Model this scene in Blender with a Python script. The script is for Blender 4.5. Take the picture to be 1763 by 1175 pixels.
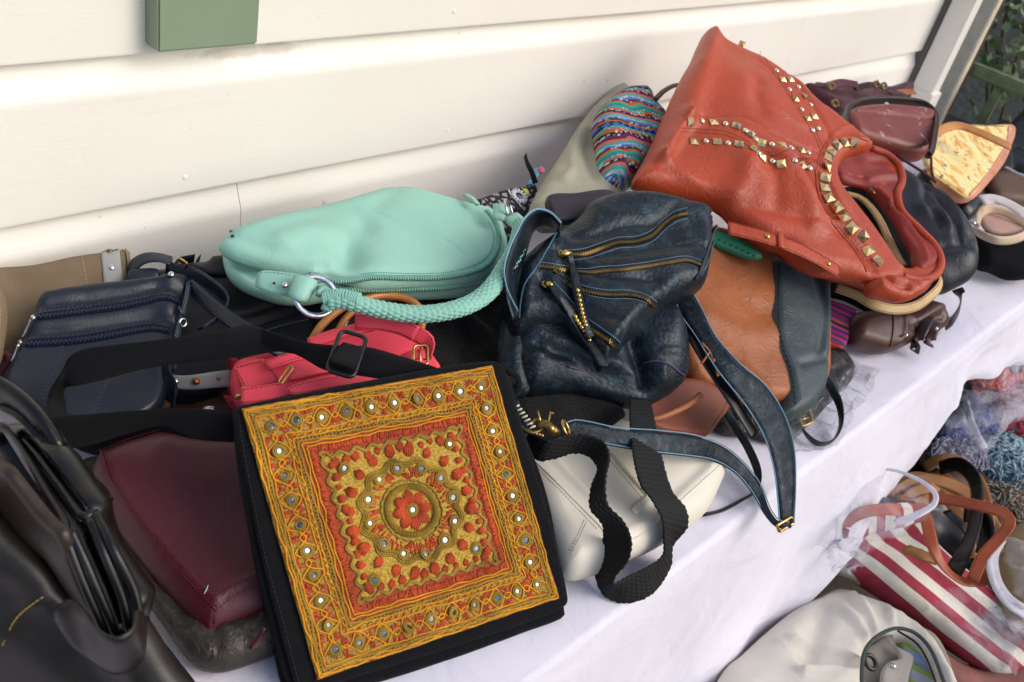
import bpy, bmesh, math, random
import numpy as np
from mathutils import Vector, Matrix, noise
from mathutils.geometry import delaunay_2d_cdt
random.seed(7)
for o in list(bpy.data.objects): bpy.data.objects.remove(o)
SC = bpy.context.scene
COL = SC.collection
TZ = 0.74            # table height; heights below are metres above the table top
F = 1634.0; CX = 881.5; CY = 587.5
RW = np.array([[0.6926506, -0.28134114, 0.66414028],
               [-0.69045199, -0.52492492, 0.4977247],
               [0.20859335, -0.80330629, -0.55784211]])
CAM = np.array([0., 0., TZ + 0.85])
# ---------------- camera ----------------
cd = bpy.data.cameras.new('camera'); cam = bpy.data.objects.new('camera', cd); COL.objects.link(cam)
m = Matrix.Identity(4)
for i in range(3):
    m[i][0] = RW[i][0]; m[i][1] = -RW[i][1]; m[i][2] = -RW[i][2]; m[i][3] = CAM[i]
cam.matrix_world = m
cd.sensor_width = 36; cd.lens = 36 * F / 1763; cd.clip_start = .02; cd.clip_end = 200
cd.dof.use_dof = True; cd.dof.focus_distance = 1.22; cd.dof.aperture_fstop = 8.0
SC.camera = cam
# ---------------- light ----------------
W = bpy.data.worlds.new('World'); SC.world = W; W.use_nodes = True
nt = W.node_tree; bg = nt.nodes['Background']
sky = nt.nodes.new('ShaderNodeTexSky'); sky.sky_type = 'NISHITA'; sky.sun_disc = False
EL = math.radians(38); AZ = math.radians(152)      # azimuth clockwise from +Y
sky.sun_elevation = EL; sky.sun_rotation = AZ
sky.air_density = 1.0; sky.dust_density = 3.0; sky.ozone_density = 1.0
nt.links.new(sky.outputs[0], bg.inputs[0]); bg.inputs[1].default_value = 0.15
sd = bpy.data.lights.new('sun', 'SUN'); sun = bpy.data.objects.new('sun', sd); COL.objects.link(sun)
sd.energy = 0.75; sd.angle = math.radians(36); sd.color = (1, .97, .935)
dirv = Vector((math.sin(AZ) * math.cos(EL), math.cos(AZ) * math.cos(EL), math.sin(EL)))
sun.rotation_euler = dirv.to_track_quat('Z', 'Y').to_euler(); sun.location = (0, 0, 5)
SC.view_settings.view_transform = 'Standard'; SC.view_settings.look = 'None'
SC.view_settings.exposure = 0.36; SC.view_settings.gamma = 1
SC.view_settings.use_curve_mapping = False
SC.render.engine = 'CYCLES'

# ---------------- materials ----------------
def lin(c):
    if isinstance(c, str):
        c = [int(c[i:i + 2], 16) / 255 for i in (0, 2, 4)]
    return tuple(((x / 12.92) if x <= .04045 else ((x + .055) / 1.055) ** 2.4) for x in c)
class M:
    def __init__(s, name):
        s.m = bpy.data.materials.new(name); s.m.use_nodes = True; s.t = s.m.node_tree
        s.b = s.t.nodes['Principled BSDF']; s.uvn = None
    def n(s, typ, **k):
        x = s.t.nodes.new('ShaderNode' + typ)
        for a, v in k.items():
            if a in x.inputs: x.inputs[a].default_value = v
            else: setattr(x, a, v)
        return x
    def l(s, a, b): s.t.links.new(a, b)
    def uv(s):
        if not s.uvn: s.uvn = s.n('UVMap')
        return s.uvn.outputs[0]
    def obj(s):
        if not hasattr(s, 'g'): s.g = s.n('NewGeometry')
        return s.g.outputs['Position']
    def tex(s, typ, scale, co=None, **k):
        x = s.n('Tex' + typ, **k); x.inputs['Scale'].default_value = scale
        s.l(co if co is not None else s.obj(), x.inputs['Vector']); return x
    def ramp(s, fac, stops, interp='LINEAR'):
        r = s.n('ValToRGB'); r.color_ramp.interpolation = interp
        e = r.color_ramp.elements
        while len(e) < len(stops): e.new(.5)
        for el, (p, c) in zip(e, stops):
            el.position = p; el.color = (*(c if not isinstance(c, (int, float)) else (c, c, c)), 1)
        s.l(fac, r.inputs[0]); return r.outputs[0]
    def mix(s, f, a, b, mode='MIX'):
        x = s.n('Mix', data_type='RGBA', blend_type=mode)
        for sock, v in ((x.inputs[0], f), (x.inputs[6], a), (x.inputs[7], b)):
            if hasattr(v, 'is_output') or hasattr(v, 'links'): s.l(v, sock)
            else: sock.default_value = v if isinstance(v, (int, float)) else (*v, 1)
        return x.outputs[2]
    def math(s, op, a, b=0., c=0.):
        x = s.n('Math', operation=op)
        for i, v in enumerate((a, b, c)):
            if hasattr(v, 'links'): s.l(v, x.inputs[i])
            else: x.inputs[i].default_value = v
        return x.outputs[0]
    def bump(s, h, dist, strength=1., prev=None):
        x = s.n('Bump'); x.inputs['Distance'].default_value = dist; x.inputs['Strength'].default_value = strength
        s.l(h, x.inputs['Height'])
        if prev is not None: s.l(prev, x.inputs['Normal'])
        s.l(x.outputs[0], s.b.inputs['Normal']); return x.outputs[0]
    def set(s, **k):
        for a, v in k.items():
            nm = a.replace('_', ' ')
            if hasattr(v, 'links'): s.l(v, s.b.inputs[nm])
            else: s.b.inputs[nm].default_value = (*v, 1) if isinstance(v, tuple) else v
        return s
def leather(name, col, rough=.42, metal_=0., grain=350, gd=.0004, var=.25, worn=None, wrinkle=0., spec=.38, coat=0., sheen=None):
    M_ = M(name); c = lin(col); rough += .03
    if metal_: M_.set(Metallic=metal_)
    n1 = M_.tex('Noise', 9, Detail=6., Roughness=.62)
    dark = tuple(x * (1 - var) for x in c); lite = tuple(min(1, x * (1 + var * .8) + .004 * var) for x in c)
    base = M_.ramp(n1.outputs[0], [(.32, dark), (.68, lite)])
    if worn is not None:
        n2 = M_.tex('Noise', 38, Detail=8., Roughness=.75)
        f = M_.ramp(n2.outputs[0], [(.52, 0.), (.66, 1.)])
        base = M_.mix(M_.math('MULTIPLY', f, .55), base, lin(worn))
    v = M_.tex('Voronoi', grain, feature='F1')
    n3 = M_.tex('Noise', grain * .45, Detail=3.)
    hh = M_.math('ADD', M_.math('MULTIPLY', v.outputs['Distance'], .6), M_.math('MULTIPLY', n3.outputs[0], .7))
    b = M_.bump(hh, gd, .8)
    if wrinkle:
        w = M_.tex('Noise', 34, Detail=6., Roughness=.6, Distortion=1.6)
        ridg = M_.math('ABSOLUTE', M_.math('SUBTRACT', w.outputs[0], .5))
        b = M_.bump(ridg, wrinkle * 2.2, 1., b)
    r = M_.ramp(n1.outputs[0], [(.3, max(.05, rough - .09)), (.7, min(1, rough + .1))])
    M_.set(Base_Color=base, Roughness=r, Specular_IOR_Level=spec)
    if coat: M_.set(Coat_Weight=coat * .35, Coat_Roughness=.35)
    if sheen: M_.set(Specular_Tint=lin(sheen))
    return M_.m
def fabric(name, col, rough=.9, scale=900, gd=.0003, var=.2, wr=0., sheen=.0):
    M_ = M(name); c = lin(col)
    n1 = M_.tex('Noise', 14, Detail=7., Roughness=.65)
    base = M_.ramp(n1.outputs[0], [(.3, tuple(x * (1 - var) for x in c)), (.7, tuple(min(1, x * (1 + var)) for x in c))])
    uv = M_.uv()
    w1 = M_.tex('Wave', scale, uv, wave_type='BANDS', bands_direction='X', Distortion=.6)
    w2 = M_.tex('Wave', scale, uv, wave_type='BANDS', bands_direction='Y', Distortion=.6)
    b = M_.bump(M_.math('ADD', w1.outputs[1], w2.outputs[1]), gd, .7)
    if wr:
        w = M_.tex('Noise', 22, Detail=5., Distortion=.8)
        b = M_.bump(w.outputs[0], wr, 1., b)
    M_.set(Base_Color=base, Roughness=rough, Specular_IOR_Level=.2)
    if sheen: M_.set(Sheen_Weight=sheen)
    return M_.m
def metal(name, col, rough=.25):
    M_ = M(name); n1 = M_.tex('Noise', 180, Detail=3.)
    c = lin(col)
    M_.set(Base_Color=M_.ramp(n1.outputs[0], [(.35, tuple(x * .75 for x in c)), (.65, c)]), Metallic=1., Roughness=M_.ramp(n1.outputs[0], [(.3, rough), (.7, rough + .15)]))
    return M_.m
def plain(name, col, rough=.6, spec=.4, var=.1):
    M_ = M(name); c = lin(col); n1 = M_.tex('Noise', 30, Detail=5.)
    M_.set(Base_Color=M_.ramp(n1.outputs[0], [(.3, tuple(x * (1 - var) for x in c)), (.7, tuple(min(1, x * (1 + var)) for x in c))]), Roughness=rough, Specular_IOR_Level=spec)
    return M_.m

# ---------------- projection helpers ----------------
def ray(px, py):
    d = RW @ np.array([px - CX, py - CY, F]); return d / np.linalg.norm(d)
def P(px, py, z):                      # photo pixel -> point on the horizontal plane z above the table
    d = ray(px, py); return CAM + d * ((z + TZ - CAM[2]) / d[2])
def PA(px, py, ax, v):                 # photo pixel -> point on an axis plane (0: x=v, 1: y=v)
    d = ray(px, py); return CAM + d * ((v - CAM[ax]) / d[ax])
def catmull(pts, step, closed=False):
    pts = [np.array(p, float) for p in pts]; n = len(pts); out = []
    segs = n if closed else n - 1
    for i in range(segs):
        p1 = pts[i]; p2 = pts[(i + 1) % n]
        p0 = pts[i - 1] if (i > 0 or closed) else 2 * p1 - p2
        p3 = pts[(i + 2) % n] if (i + 2 < n or closed) else 2 * p2 - p1
        L = np.linalg.norm((p2 - p1)[:3]); k = max(1, int(math.ceil(L / step)))
        l1 = max(L, 1e-9); l0 = max(np.linalg.norm((p1 - p0)[:3]), 1e-9); l2 = max(np.linalg.norm((p3 - p2)[:3]), 1e-9)
        m1 = ((p1 - p0) / l0 * l1 + (p2 - p1)) / (l0 + l1) * l0 if False else (p2 - p0) * (l1 / (l0 + l1))
        m2 = (p3 - p1) * (l1 / (l1 + l2))
        for j in range(k):
            t = j / k; t2 = t * t; t3 = t2 * t
            out.append((2 * t3 - 3 * t2 + 1) * p1 + (t3 - 2 * t2 + t) * m1 + (-2 * t3 + 3 * t2) * p2 + (t3 - t2) * m2)
    if not closed: out.append(pts[-1])
    return out

# ---------------- objects ----------------
def link(name, me, mat=None, parent=None):
    o = bpy.data.objects.new(name, me); COL.objects.link(o)
    if mat is not None and me is not None and not me.materials: me.materials.append(mat)
    if parent is not None:
        o.parent = parent
        mm = Matrix.Translation(parent.location).inverted() if parent.type == 'EMPTY' else Matrix.Identity(4)
        o.matrix_parent_inverse = mm
    return o
def thing(name, label, cat, loc, group=None):
    o = bpy.data.objects.new(name, None); COL.objects.link(o)
    o.location = [float(x) for x in loc]; o.empty_display_size = .02
    tag(o, label, cat, group); return o
def tag(o, label, cat, group=None, kind=None):
    o['label'] = label; o['category'] = cat
    if group: o['group'] = group
    if kind: o['kind'] = kind
    return o
def mesh(name, V, Fc, mat, parent=None, smooth=True, uvs=None, kind=None):
    me = bpy.data.meshes.new(name); me.from_pydata([tuple(map(float, v)) for v in V], [], Fc); me.update()
    if smooth: me.polygons.foreach_set('use_smooth', [True] * len(me.polygons))
    if uvs is not None:
        ul = me.uv_layers.new(name='UVMap'); li = np.zeros(len(me.loops), int); me.loops.foreach_get('vertex_index', li)
        ul.data.foreach_set('uv', np.array(uvs, float)[li].ravel())
    o = link(name, me, mat, parent)
    if kind: o['kind'] = kind
    return o
def frames(pts, up=(0, 0, 1)):
    P_ = np.array(pts, float)[:, :3]; T = np.gradient(P_, axis=0); T /= np.maximum(np.linalg.norm(T, axis=1), 1e-9)[:, None]
    return P_, T
def nz(v): return v / max(np.linalg.norm(v), 1e-12)
def tubemesh(pts, r, seg=8, closed=False, flat=1.0, nrm=None):
    n = len(pts); P_ = np.array(pts, float)[:, :3]
    T = (np.roll(P_, -1, 0) - np.roll(P_, 1, 0)) if closed else np.gradient(P_, axis=0)
    T /= np.maximum(np.linalg.norm(T, axis=1), 1e-9)[:, None]
    V = []; Fc = []
    a = np.cross(T[0], [0, 0, 1.]);
    if np.linalg.norm(a) < .1: a = np.cross(T[0], [1., 0, 0])
    a = nz(a)
    for i in range(n):
        if nrm is not None: b = nz(nrm[i] - T[i] * (nrm[i] @ T[i])); a = np.cross(b, T[i])
        else:
            a = nz(a - T[i] * (a @ T[i])); b = np.cross(T[i], a)
        rr = r[i] if hasattr(r, '__len__') else r
        for j in range(seg):
            th = 2 * math.pi * j / seg
            V.append(P_[i] + a * math.cos(th) * rr + b * math.sin(th) * rr * flat)
    m_ = n if closed else n - 1
    for i in range(m_):
        k = (i + 1) % n
        for j in range(seg):
            q = (j + 1) % seg
            Fc.append((i * seg + j, i * seg + q, k * seg + q, k * seg + j))
    if not closed:
        Fc.append(tuple(range(seg - 1, -1, -1))); Fc.append(tuple((n - 1) * seg + j for j in range(seg)))
    return V, Fc
def tube(name, pts, r, mat, parent=None, seg=8, closed=False, step=None, **k):
    if step: pts = catmull(pts, step, closed)
    V, Fc = tubemesh(pts, r, seg, closed, **k)
    return mesh(name, V, Fc, mat, parent)
class Join:
    def __init__(s): s.V = []; s.F = []
    def add(s, V, F_):
        o = len(s.V); s.V += list(V); s.F += [tuple(i + o for i in f) for f in F_]
    def tube(s, pts, r, seg=6, closed=False, step=None, **k):
        if step: pts = catmull(pts, step, closed)
        s.add(*tubemesh(pts, r, seg, closed, **k))
    def box(s, c, ax, ay, az):
        c, ax, ay, az = map(np.array, (c, ax, ay, az)); V = []
        for k in (-1, 1):
            for a, b in ((-1, -1), (1, -1), (1, 1), (-1, 1)): V.append(c + ax * a + ay * b + az * k)
        s.add(V, [(3, 2, 1, 0), (4, 5, 6, 7), (0, 1, 5, 4), (1, 2, 6, 5), (2, 3, 7, 6), (3, 0, 4, 7)])
    def build(s, name, mat, parent=None, smooth=True, kind=None): return mesh(name, s.V, s.F, mat, parent, smooth, kind=kind)
def box(name, lo, hi, mat, parent=None, bev=.002):
    bm = bmesh.new(); bmesh.ops.create_cube(bm, size=1)
    for v in bm.verts: v.co = Vector([lo[i] + (v.co[i] + .5) * (hi[i] - lo[i]) for i in range(3)])
    if bev: bmesh.ops.bevel(bm, geom=bm.edges[:], offset=bev, segments=2, affect='EDGES')
    me = bpy.data.meshes.new(name); bm.to_mesh(me); bm.free()
    return link(name, me, mat, parent)
def bandmesh(A, B, t, nx=6, bulge=0., disp=None):
    """closed thick band between rails A and B (world points, same count)"""
    n = len(A); A = np.array(A)[:, :3]; B = np.array(B)[:, :3]; C = (A + B) / 2
    T = np.gradient(C, axis=0); T /= np.maximum(np.linalg.norm(T, axis=1), 1e-9)[:, None]
    Wd = B - A; N = np.cross(T, Wd); N /= np.maximum(np.linalg.norm(N, axis=1), 1e-9)[:, None]
    Ls = np.concatenate([[0], np.cumsum(np.linalg.norm(np.diff(C, axis=0), axis=1))])
    V = []; uv = []; K = 2 * (nx + 1)
    for i in range(n):
        w = np.linalg.norm(Wd[i])
        for side in (1, -1):
            for j in (range(nx + 1) if side == 1 else range(nx, -1, -1)):
                s = j / nx
                e = math.sqrt(max(0, 1 - abs(2 * s - 1) ** 6))
                h = t / 2 * (.35 + .65 * e) * side + (bulge * (1 - (2 * s - 1) ** 2) if side == 1 else 0)
                if disp is not None: h += side * disp(s * w, Ls[i])
                V.append(A[i] + Wd[i] * s + N[i] * h); uv.append((s * w, Ls[i]))
    Fc = []
    for i in range(n - 1):
        for j in range(K):
            q = (j + 1) % K
            Fc.append((i * K + j, (i + 1) * K + j, (i + 1) * K + q, i * K + q))
    Fc.append(tuple(range(K))); Fc.append(tuple((n - 1) * K + j for j in range(K - 1, -1, -1)))
    return V, Fc, uv
def rails(name, A, B, t, mat, parent=None, step=.006, nx=6, px=True, **k):
    """rails given as (px,py,z)"""
    if px:
        A = [P(*a) for a in A]; B = [P(*b) for b in B]
    AB = catmull([np.concatenate([a, b]) for a, b in zip(A, B)], step)
    A = [x[:3] for x in AB]; B = [x[3:] for x in AB]
    V, Fc, uv = bandmesh(A, B, t, nx, **k)
    o = mesh(name, V, Fc, mat, parent, uvs=uv); return o, A, B
def strap(name, pts, w, t, mat, parent=None, tw=0, step=.006, world=False, st=None, rnd=0., **k):
    """pts (px,py,z[,twist]) centre line; twist 0 = lying flat, 90 = on edge"""
    C = []
    for p in pts:
        c = np.array(p[:3]) if world else P(*p[:3]); C.append(np.array([*c, p[3] if len(p) > 3 else tw, p[4] if len(p) > 4 else w]))
    C = catmull(C, step); P_, T = frames(C)
    A = []; B = []
    for i, c in enumerate(C):
        tt = T[i]; h = np.cross([0, 0, 1.], tt)
        if np.linalg.norm(h) < .05: h = A and (A[-1] - B[-1]) or np.array([1., 0, 0])
        h = nz(h); up = np.cross(tt, h); a = math.radians(c[3])
        wd = h * math.cos(a) + up * math.sin(a)
        A.append(P_[i] + wd * c[4] / 2); B.append(P_[i] - wd * c[4] / 2)
    V, Fc, uv = bandmesh(A, B, t, 6, **k)
    o = mesh(name, V, Fc, mat, parent, uvs=uv)
    if st is not None: band_stitch(A, B, t, st, o)
    return o, A, B
def band_stitch(A, B, t, mat, parent, inset=.0025, sp=.0045, ln=.0028, r=.00035):
    J = Join(); A = np.array(A); B = np.array(B); C = (A + B) / 2
    T = np.gradient(C, axis=0); N = np.cross(T, B - A); N /= np.linalg.norm(N, axis=1)[:, None]
    for R0, R1 in ((A, B), (B, A)):
        dirw = (R1 - R0) / np.linalg.norm(R1 - R0, axis=1)[:, None]
        L = R0 + dirw * inset
        dash(J, L, N, t / 2 * .93, sp, ln, r)
        dash(J, L, -N, t / 2 * .93, sp, ln, r)
    J.build('stitching', mat, parent, kind='stuff')
def dash(J, L, N, off, sp, ln, r):
    d = np.concatenate([[0], np.cumsum(np.linalg.norm(np.diff(L, axis=0), axis=1))])
    s = sp / 2
    while s < d[-1]:
        i = min(len(L) - 2, np.searchsorted(d, s) - 1); f = (s - d[i]) / max(d[i + 1] - d[i], 1e-9)
        c = L[i] * (1 - f) + L[i + 1] * f + N[i] * off; t = nz(L[i + 1] - L[i]); sd_ = np.cross(N[i], t)
        J.box(c, t * ln / 2, sd_ * r, N[i] * r); s += sp

class Slab:
    """A soft bag or panel: closed outline on its own tilted plane, inflated to real thickness,
    with ridges, hollows and noise; features are laid on its surface."""
    def __init__(s, name, plane, outline, T, r, mat, parent=None, Tb=None, rb=None, holes=(), ridges=(), bumps=(), noise_=(0, 10), g=.0055, pw=.5, lin_=False, px=True, build=True, sil=.75, off0=0.):
        if len(plane) == 3: w = [P(*p) if (px and len(p) == 3) else np.array(p) for p in plane]
        s.o = w[0]; n = np.cross(w[1] - w[0], w[2] - w[0]); n /= np.linalg.norm(n)
        if n @ (CAM - s.o) < 0: n = -n
        s.n = n; ux = np.cross([0, 1., 0], n); ux = nz(np.cross(n, [0, 0, 1.])) if np.linalg.norm(np.cross(n, [0, 0, 1.])) > .2 else nz(ux)
        s.u = -ux; s.v = np.cross(n, s.u)
        s.T = T; s.r = r; s.pw = pw; s.g = g; s.Tb = T if Tb is None else Tb; s.rb = s.r if rb is None else rb
        ys = [p[1] for p in outline]; yc = (min(ys) + max(ys)) / 2; yh = max(1., (max(ys) - min(ys)) / 2)
        pl = lambda q: np.array([s.puv(p[0], p[1], off0 + sil * T * min(1., max(0., (yc - p[1]) / yh) * 1.6)) for p in q])
        cm = (lambda q: np.array(q)) if False else (lambda q: np.array([x[:2] for x in catmull([(*p, 0) for p in pl(q)], g * .8, True)]))
        def dens(q):
            q = pl(q); out = []
            for i in range(len(q)):
                a, b = q[i], q[(i + 1) % len(q)]; k = max(1, int(np.linalg.norm(b - a) / (g * .8)))
                out += [a + (b - a) * j / k for j in range(k)]
            return np.array(out)
        s.out = dens(outline) if lin_ else cm(outline)
        s.holes = [cm(h) for h in holes]
        s.ridges = []
        for R_ in ridges:
            q, amp, wd = R_[:3]
            pts = np.array([x[:2] for x in catmull([(*s.puv(*p), 0) for p in q], .006)])
            s.ridges.append((pts, amp, wd, R_[3] if len(R_) > 3 else 'g'))
        s.bumps = [(s.puv(b[0], b[1]), b[2], b[3]) for b in bumps]
        s.nz = noise_
        if build: s.obj = s.build(name, mat, parent)
    def puv(s, px, py, off=0.):
        d = ray(px, py); t = ((s.o + s.n * off - CAM) @ s.n) / (d @ s.n); q = CAM + d * t - s.o
        return np.array([q @ s.u, q @ s.v])
    @staticmethod
    def segd(Q, poly, closed=True):
        A = poly; B = np.roll(poly, -1, 0) if closed else poly[1:]
        if not closed: A = poly[:-1]
        best = np.full(len(Q), 1e9); BA = B - A; L2 = np.maximum((BA ** 2).sum(1), 1e-12)
        for i in range(0, len(Q), 2000):
            q = Q[i:i + 2000, None, :] - A[None]; t = np.clip((q * BA[None]).sum(2) / L2[None], 0, 1)
            d = np.linalg.norm(q - BA[None] * t[:, :, None], axis=2); best[i:i + 2000] = d.min(1)
        return best
    def dist(s, Q):
        d = s.segd(Q, s.out)
        for h in s.holes: d = np.minimum(d, s.segd(Q, h))
        return d
    def prof(s, d, r): return np.power(np.maximum(0, 1 - (1 - np.clip(d / r, 0, 1)) ** 2), s.pw)
    def H(s, Q, d=None):
        Q = np.atleast_2d(Q); d = s.dist(Q) if d is None else d
        h = s.T * s.prof(d, s.r); e = np.zeros(len(Q))
        for pts, amp, wd, kind in s.ridges:
            x = s.segd(Q, pts, False)
            if kind == 'g': e += amp * np.exp(-(x / wd) ** 2)
            elif kind == 's': e += amp * np.exp(-(x / wd))         # sharp crease
        for c, a, sg in s.bumps: e += a * np.exp(-(((Q - c) ** 2).sum(1)) / sg ** 2)
        if s.nz[0]:
            for k, (sc, am) in enumerate(((1, 1), (2.3, .4))):
                e += s.nz[0] * am * np.array([noise.noise(Vector((q[0] * s.nz[1] * sc, q[1] * s.nz[1] * sc, s.o[0] * 9 + k))) for q in Q])
        f = np.zeros(len(Q))
        for pts, amp, wd, kind in s.ridges:
            if kind == 'u': f += amp * np.exp(-(s.segd(Q, pts, False) / wd) ** 2)
        return h + e * np.clip(d / (s.r * .6), 0, 1) ** 1 + (f * np.clip(s.segd(Q, s.out) / .06, 0, 1) * np.clip(d / .004, 0, 1) if f.any() else 0)
    def W3(s, Q, h): return s.o + Q[:, :1] * s.u + Q[:, 1:2] * s.v + np.atleast_1d(h)[:, None] * s.n
    def inside(s, Q):
        def ins(poly):
            x, y = Q[:, 0], Q[:, 1]; c = np.zeros(len(Q), bool); n = len(poly)
            for i in range(n):
                a = poly[i]; b = poly[i - 1]
                m_ = ((a[1] > y) != (b[1] > y)) & (x < (b[0] - a[0]) * (y - a[1]) / (b[1] - a[1] + 1e-15) + a[0]); c ^= m_
            return c
        r_ = ins(s.out)
        for h in s.holes: r_ &= ~ins(h)
        return r_
    def build(s, name, mat, parent):
        g = s.g; loops = [s.out] + s.holes; pts = []; edges = []
        for lp in loops:
            b = len(pts); n = len(lp); pts += [tuple(p) for p in lp]; edges += [(b + i, b + (i + 1) % n) for i in range(n)]
        nb = len(pts); extra = []
        rr = min(s.r, max(s.r, .001))
        offs = [rr * (1 - math.cos(math.radians(a))) for a in (14, 28, 44, 62, 80)]
        offs = [o for o in offs if o > g * .08]
        last = 0
        for o in offs:
            if o - last < g * .12: continue
            last = o
            for lp in loops:
                n = len(lp); T = np.roll(lp, -1, 0) - np.roll(lp, 1, 0); T /= np.maximum(np.linalg.norm(T, axis=1), 1e-9)[:, None]
                N = np.stack([-T[:, 1], T[:, 0]], 1)
                for sg in (1, -1):
                    Q = lp + N * o * sg; ok = s.inside(Q) & (s.dist(Q) > o * .93)
                    extra.append(Q[ok])
        lo = s.out.min(0); hi = s.out.max(0)
        X, Y_ = np.meshgrid(np.arange(lo[0], hi[0], g), np.arange(lo[1], hi[1], g * .87)); X[1::2] += g / 2
        Q = np.stack([X.ravel(), Y_.ravel()], 1); rs = np.random.RandomState(3); Q += rs.uniform(-.08, .08, Q.shape) * g
        ok = s.inside(Q); Q = Q[ok]; ok = s.dist(Q) > max(min(last + g * .35, s.r), g * .45); Q = Q[ok]; extra.append(Q)
        allp = pts + [tuple(p) for q in extra for p in q]
        vs, es, fs, _, _, _ = delaunay_2d_cdt([Vector(p) for p in allp], edges, [], 0, 1e-7)
        Q = np.array([tuple(v) for v in vs])
        cen = np.array([Q[list(f)].mean(0) for f in fs]); ok = s.inside(cen); fs = [f for f, k in zip(fs, ok) if k]
        used = sorted({i for f in fs for i in f}); mp = {a: b for b, a in enumerate(used)}; fs = [tuple(mp[i] for i in f) for f in fs]; Q = Q[used]
        d = s.dist(Q); bd = d < 1e-5; h = s.H(Q, d); top = s.W3(Q, h)
        hb = -s.Tb * s.prof(d, s.rb); bot = s.W3(Q, hb)
        V = list(top); idx = np.arange(len(Q)); bi = np.array(idx); c = len(V)
        for i in range(len(Q)):
            if not bd[i]: bi[i] = c; V.append(bot[i]); c += 1
        uvs = list(Q) + [Q[i] for i in range(len(Q)) if not bd[i]]
        f0 = fs[0]; a, b_, c_ = Q[f0[0]], Q[f0[1]], Q[f0[2]]
        ccw = ((b_ - a)[0] * (c_ - a)[1] - (b_ - a)[1] * (c_ - a)[0]) > 0
        if not ccw: fs = [f[::-1] for f in fs]
        Fc = list(fs) + [tuple(int(bi[i]) for i in f[::-1]) for f in fs if not all(bd[i] for i in f)]
        return mesh(name, V, Fc, mat, parent, uvs=uvs)
    def at(s, px, py, off=0.):
        h = 0.
        for _ in range(7):
            q = s.puv(px, py, h + off); h = .5 * h + .5 * float(s.H(q[None])[0]) if _ < 5 else float(s.H(q[None])[0])
        q = s.puv(px, py, h + off); return s.W3(q[None], np.array([h + off]))[0]
    def many(s, pxs, off=0.):
        Q = np.array([s.puv(*p) for p in pxs]); h = np.zeros(len(Q))
        for _ in range(6):
            Q = np.array([s.puv(p[0], p[1], hh + off) for p, hh in zip(pxs, h)]); hn = s.H(Q); h = .5 * h + .5 * hn if _ < 4 else hn
        return s.lift(Q, off)
    def lift(s, Q, off=0.):
        Q = np.atleast_2d(Q); e = .002; h = s.H(Q); hx = s.H(Q + [e, 0]); hy = s.H(Q + [0, e])
        N = s.n[None] - ((hx - h) / e)[:, None] * s.u - ((hy - h) / e)[:, None] * s.v; N /= np.linalg.norm(N, axis=1)[:, None]
        return s.W3(Q, h) + N * off, N
    def path(s, pxs, step=.004, off=0., clip=True):
        pp = [x[:2] for x in catmull([(*p, 0) for p in pxs], 3.0)]
        Qi = np.array([s.puv(p[0], p[1], off + s.T * .8) for p in pp]); ok = s.inside(Qi) & (s.dist(Qi) > .22 * s.r)
        if clip and ok.sum() > 2: pp = [p for p, k in zip(pp, ok) if k]
        L, N = s.many(pp, off)
        # resample evenly
        d = np.concatenate([[0], np.cumsum(np.linalg.norm(np.diff(L, axis=0), axis=1))]); k = max(2, int(d[-1] / step))
        t = np.linspace(0, d[-1], k); L2 = np.stack([np.interp(t, d, L[:, i]) for i in range(3)], 1); N2 = np.stack([np.interp(t, d, N[:, i]) for i in range(3)], 1)
        N2 /= np.linalg.norm(N2, axis=1)[:, None]; return L2, N2
    def cord(s, name, pxs, r, mat, off=0., seg=6, **k):
        L, N = s.path(pxs, .004, off); return tube(name, L, r, mat, s.obj if 'parent' not in k else k['parent'], seg)
    def stitch(s, pxs, mat, sp=.005, ln=.003, r=.0004, J=None, off=.0002):
        own = J is None; J = J or Join()
        for q in (pxs if isinstance(pxs[0][0], (list, tuple)) else [pxs]):
            L, N = s.path(q, .003); dash(J, L, N, off, sp, ln, r)
        if own: return J.build('stitching', mat, s.obj, kind='stuff')
    def patch(s, name, pxs, w, t, mat, parent=None, off=0.):
        L, N = s.path(pxs, .005, off); T = np.gradient(L, axis=0); T /= np.linalg.norm(T, axis=1)[:, None]
        S_ = np.cross(N, T); ww = w if hasattr(w, '__len__') else np.full(len(L), w)
        if len(ww) != len(L): ww = np.interp(np.linspace(0, 1, len(L)), np.linspace(0, 1, len(ww)), ww)
        A = L - S_ * ww[:, None] / 2; B = L + S_ * ww[:, None] / 2
        V, Fc, uv = bandmesh(A, B, t, 6); return mesh(name, V, Fc, mat, parent or s.obj, uvs=uv), A, B
    def zip(s, pxs, w, tape, teeth, parent, off=.0008, tl=.0042, tp=.0021):
        o, A, B = s.patch('zip', pxs, w, .0016, tape, parent, off)
        L, N = s.path(pxs, tp, off + .001); T = np.gradient(L, axis=0); T /= np.linalg.norm(T, axis=1)[:, None]; J = Join()
        for i in range(len(L)):
            sd_ = np.cross(N[i], T[i]); k = 1 if i % 2 else -1
            J.box(L[i] + sd_ * tl * .22 * k, T[i] * tp * .36, sd_ * tl * .5, N[i] * .0009)
        J.build('zip_teeth', teeth, o, smooth=False, kind='stuff'); return o
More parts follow.
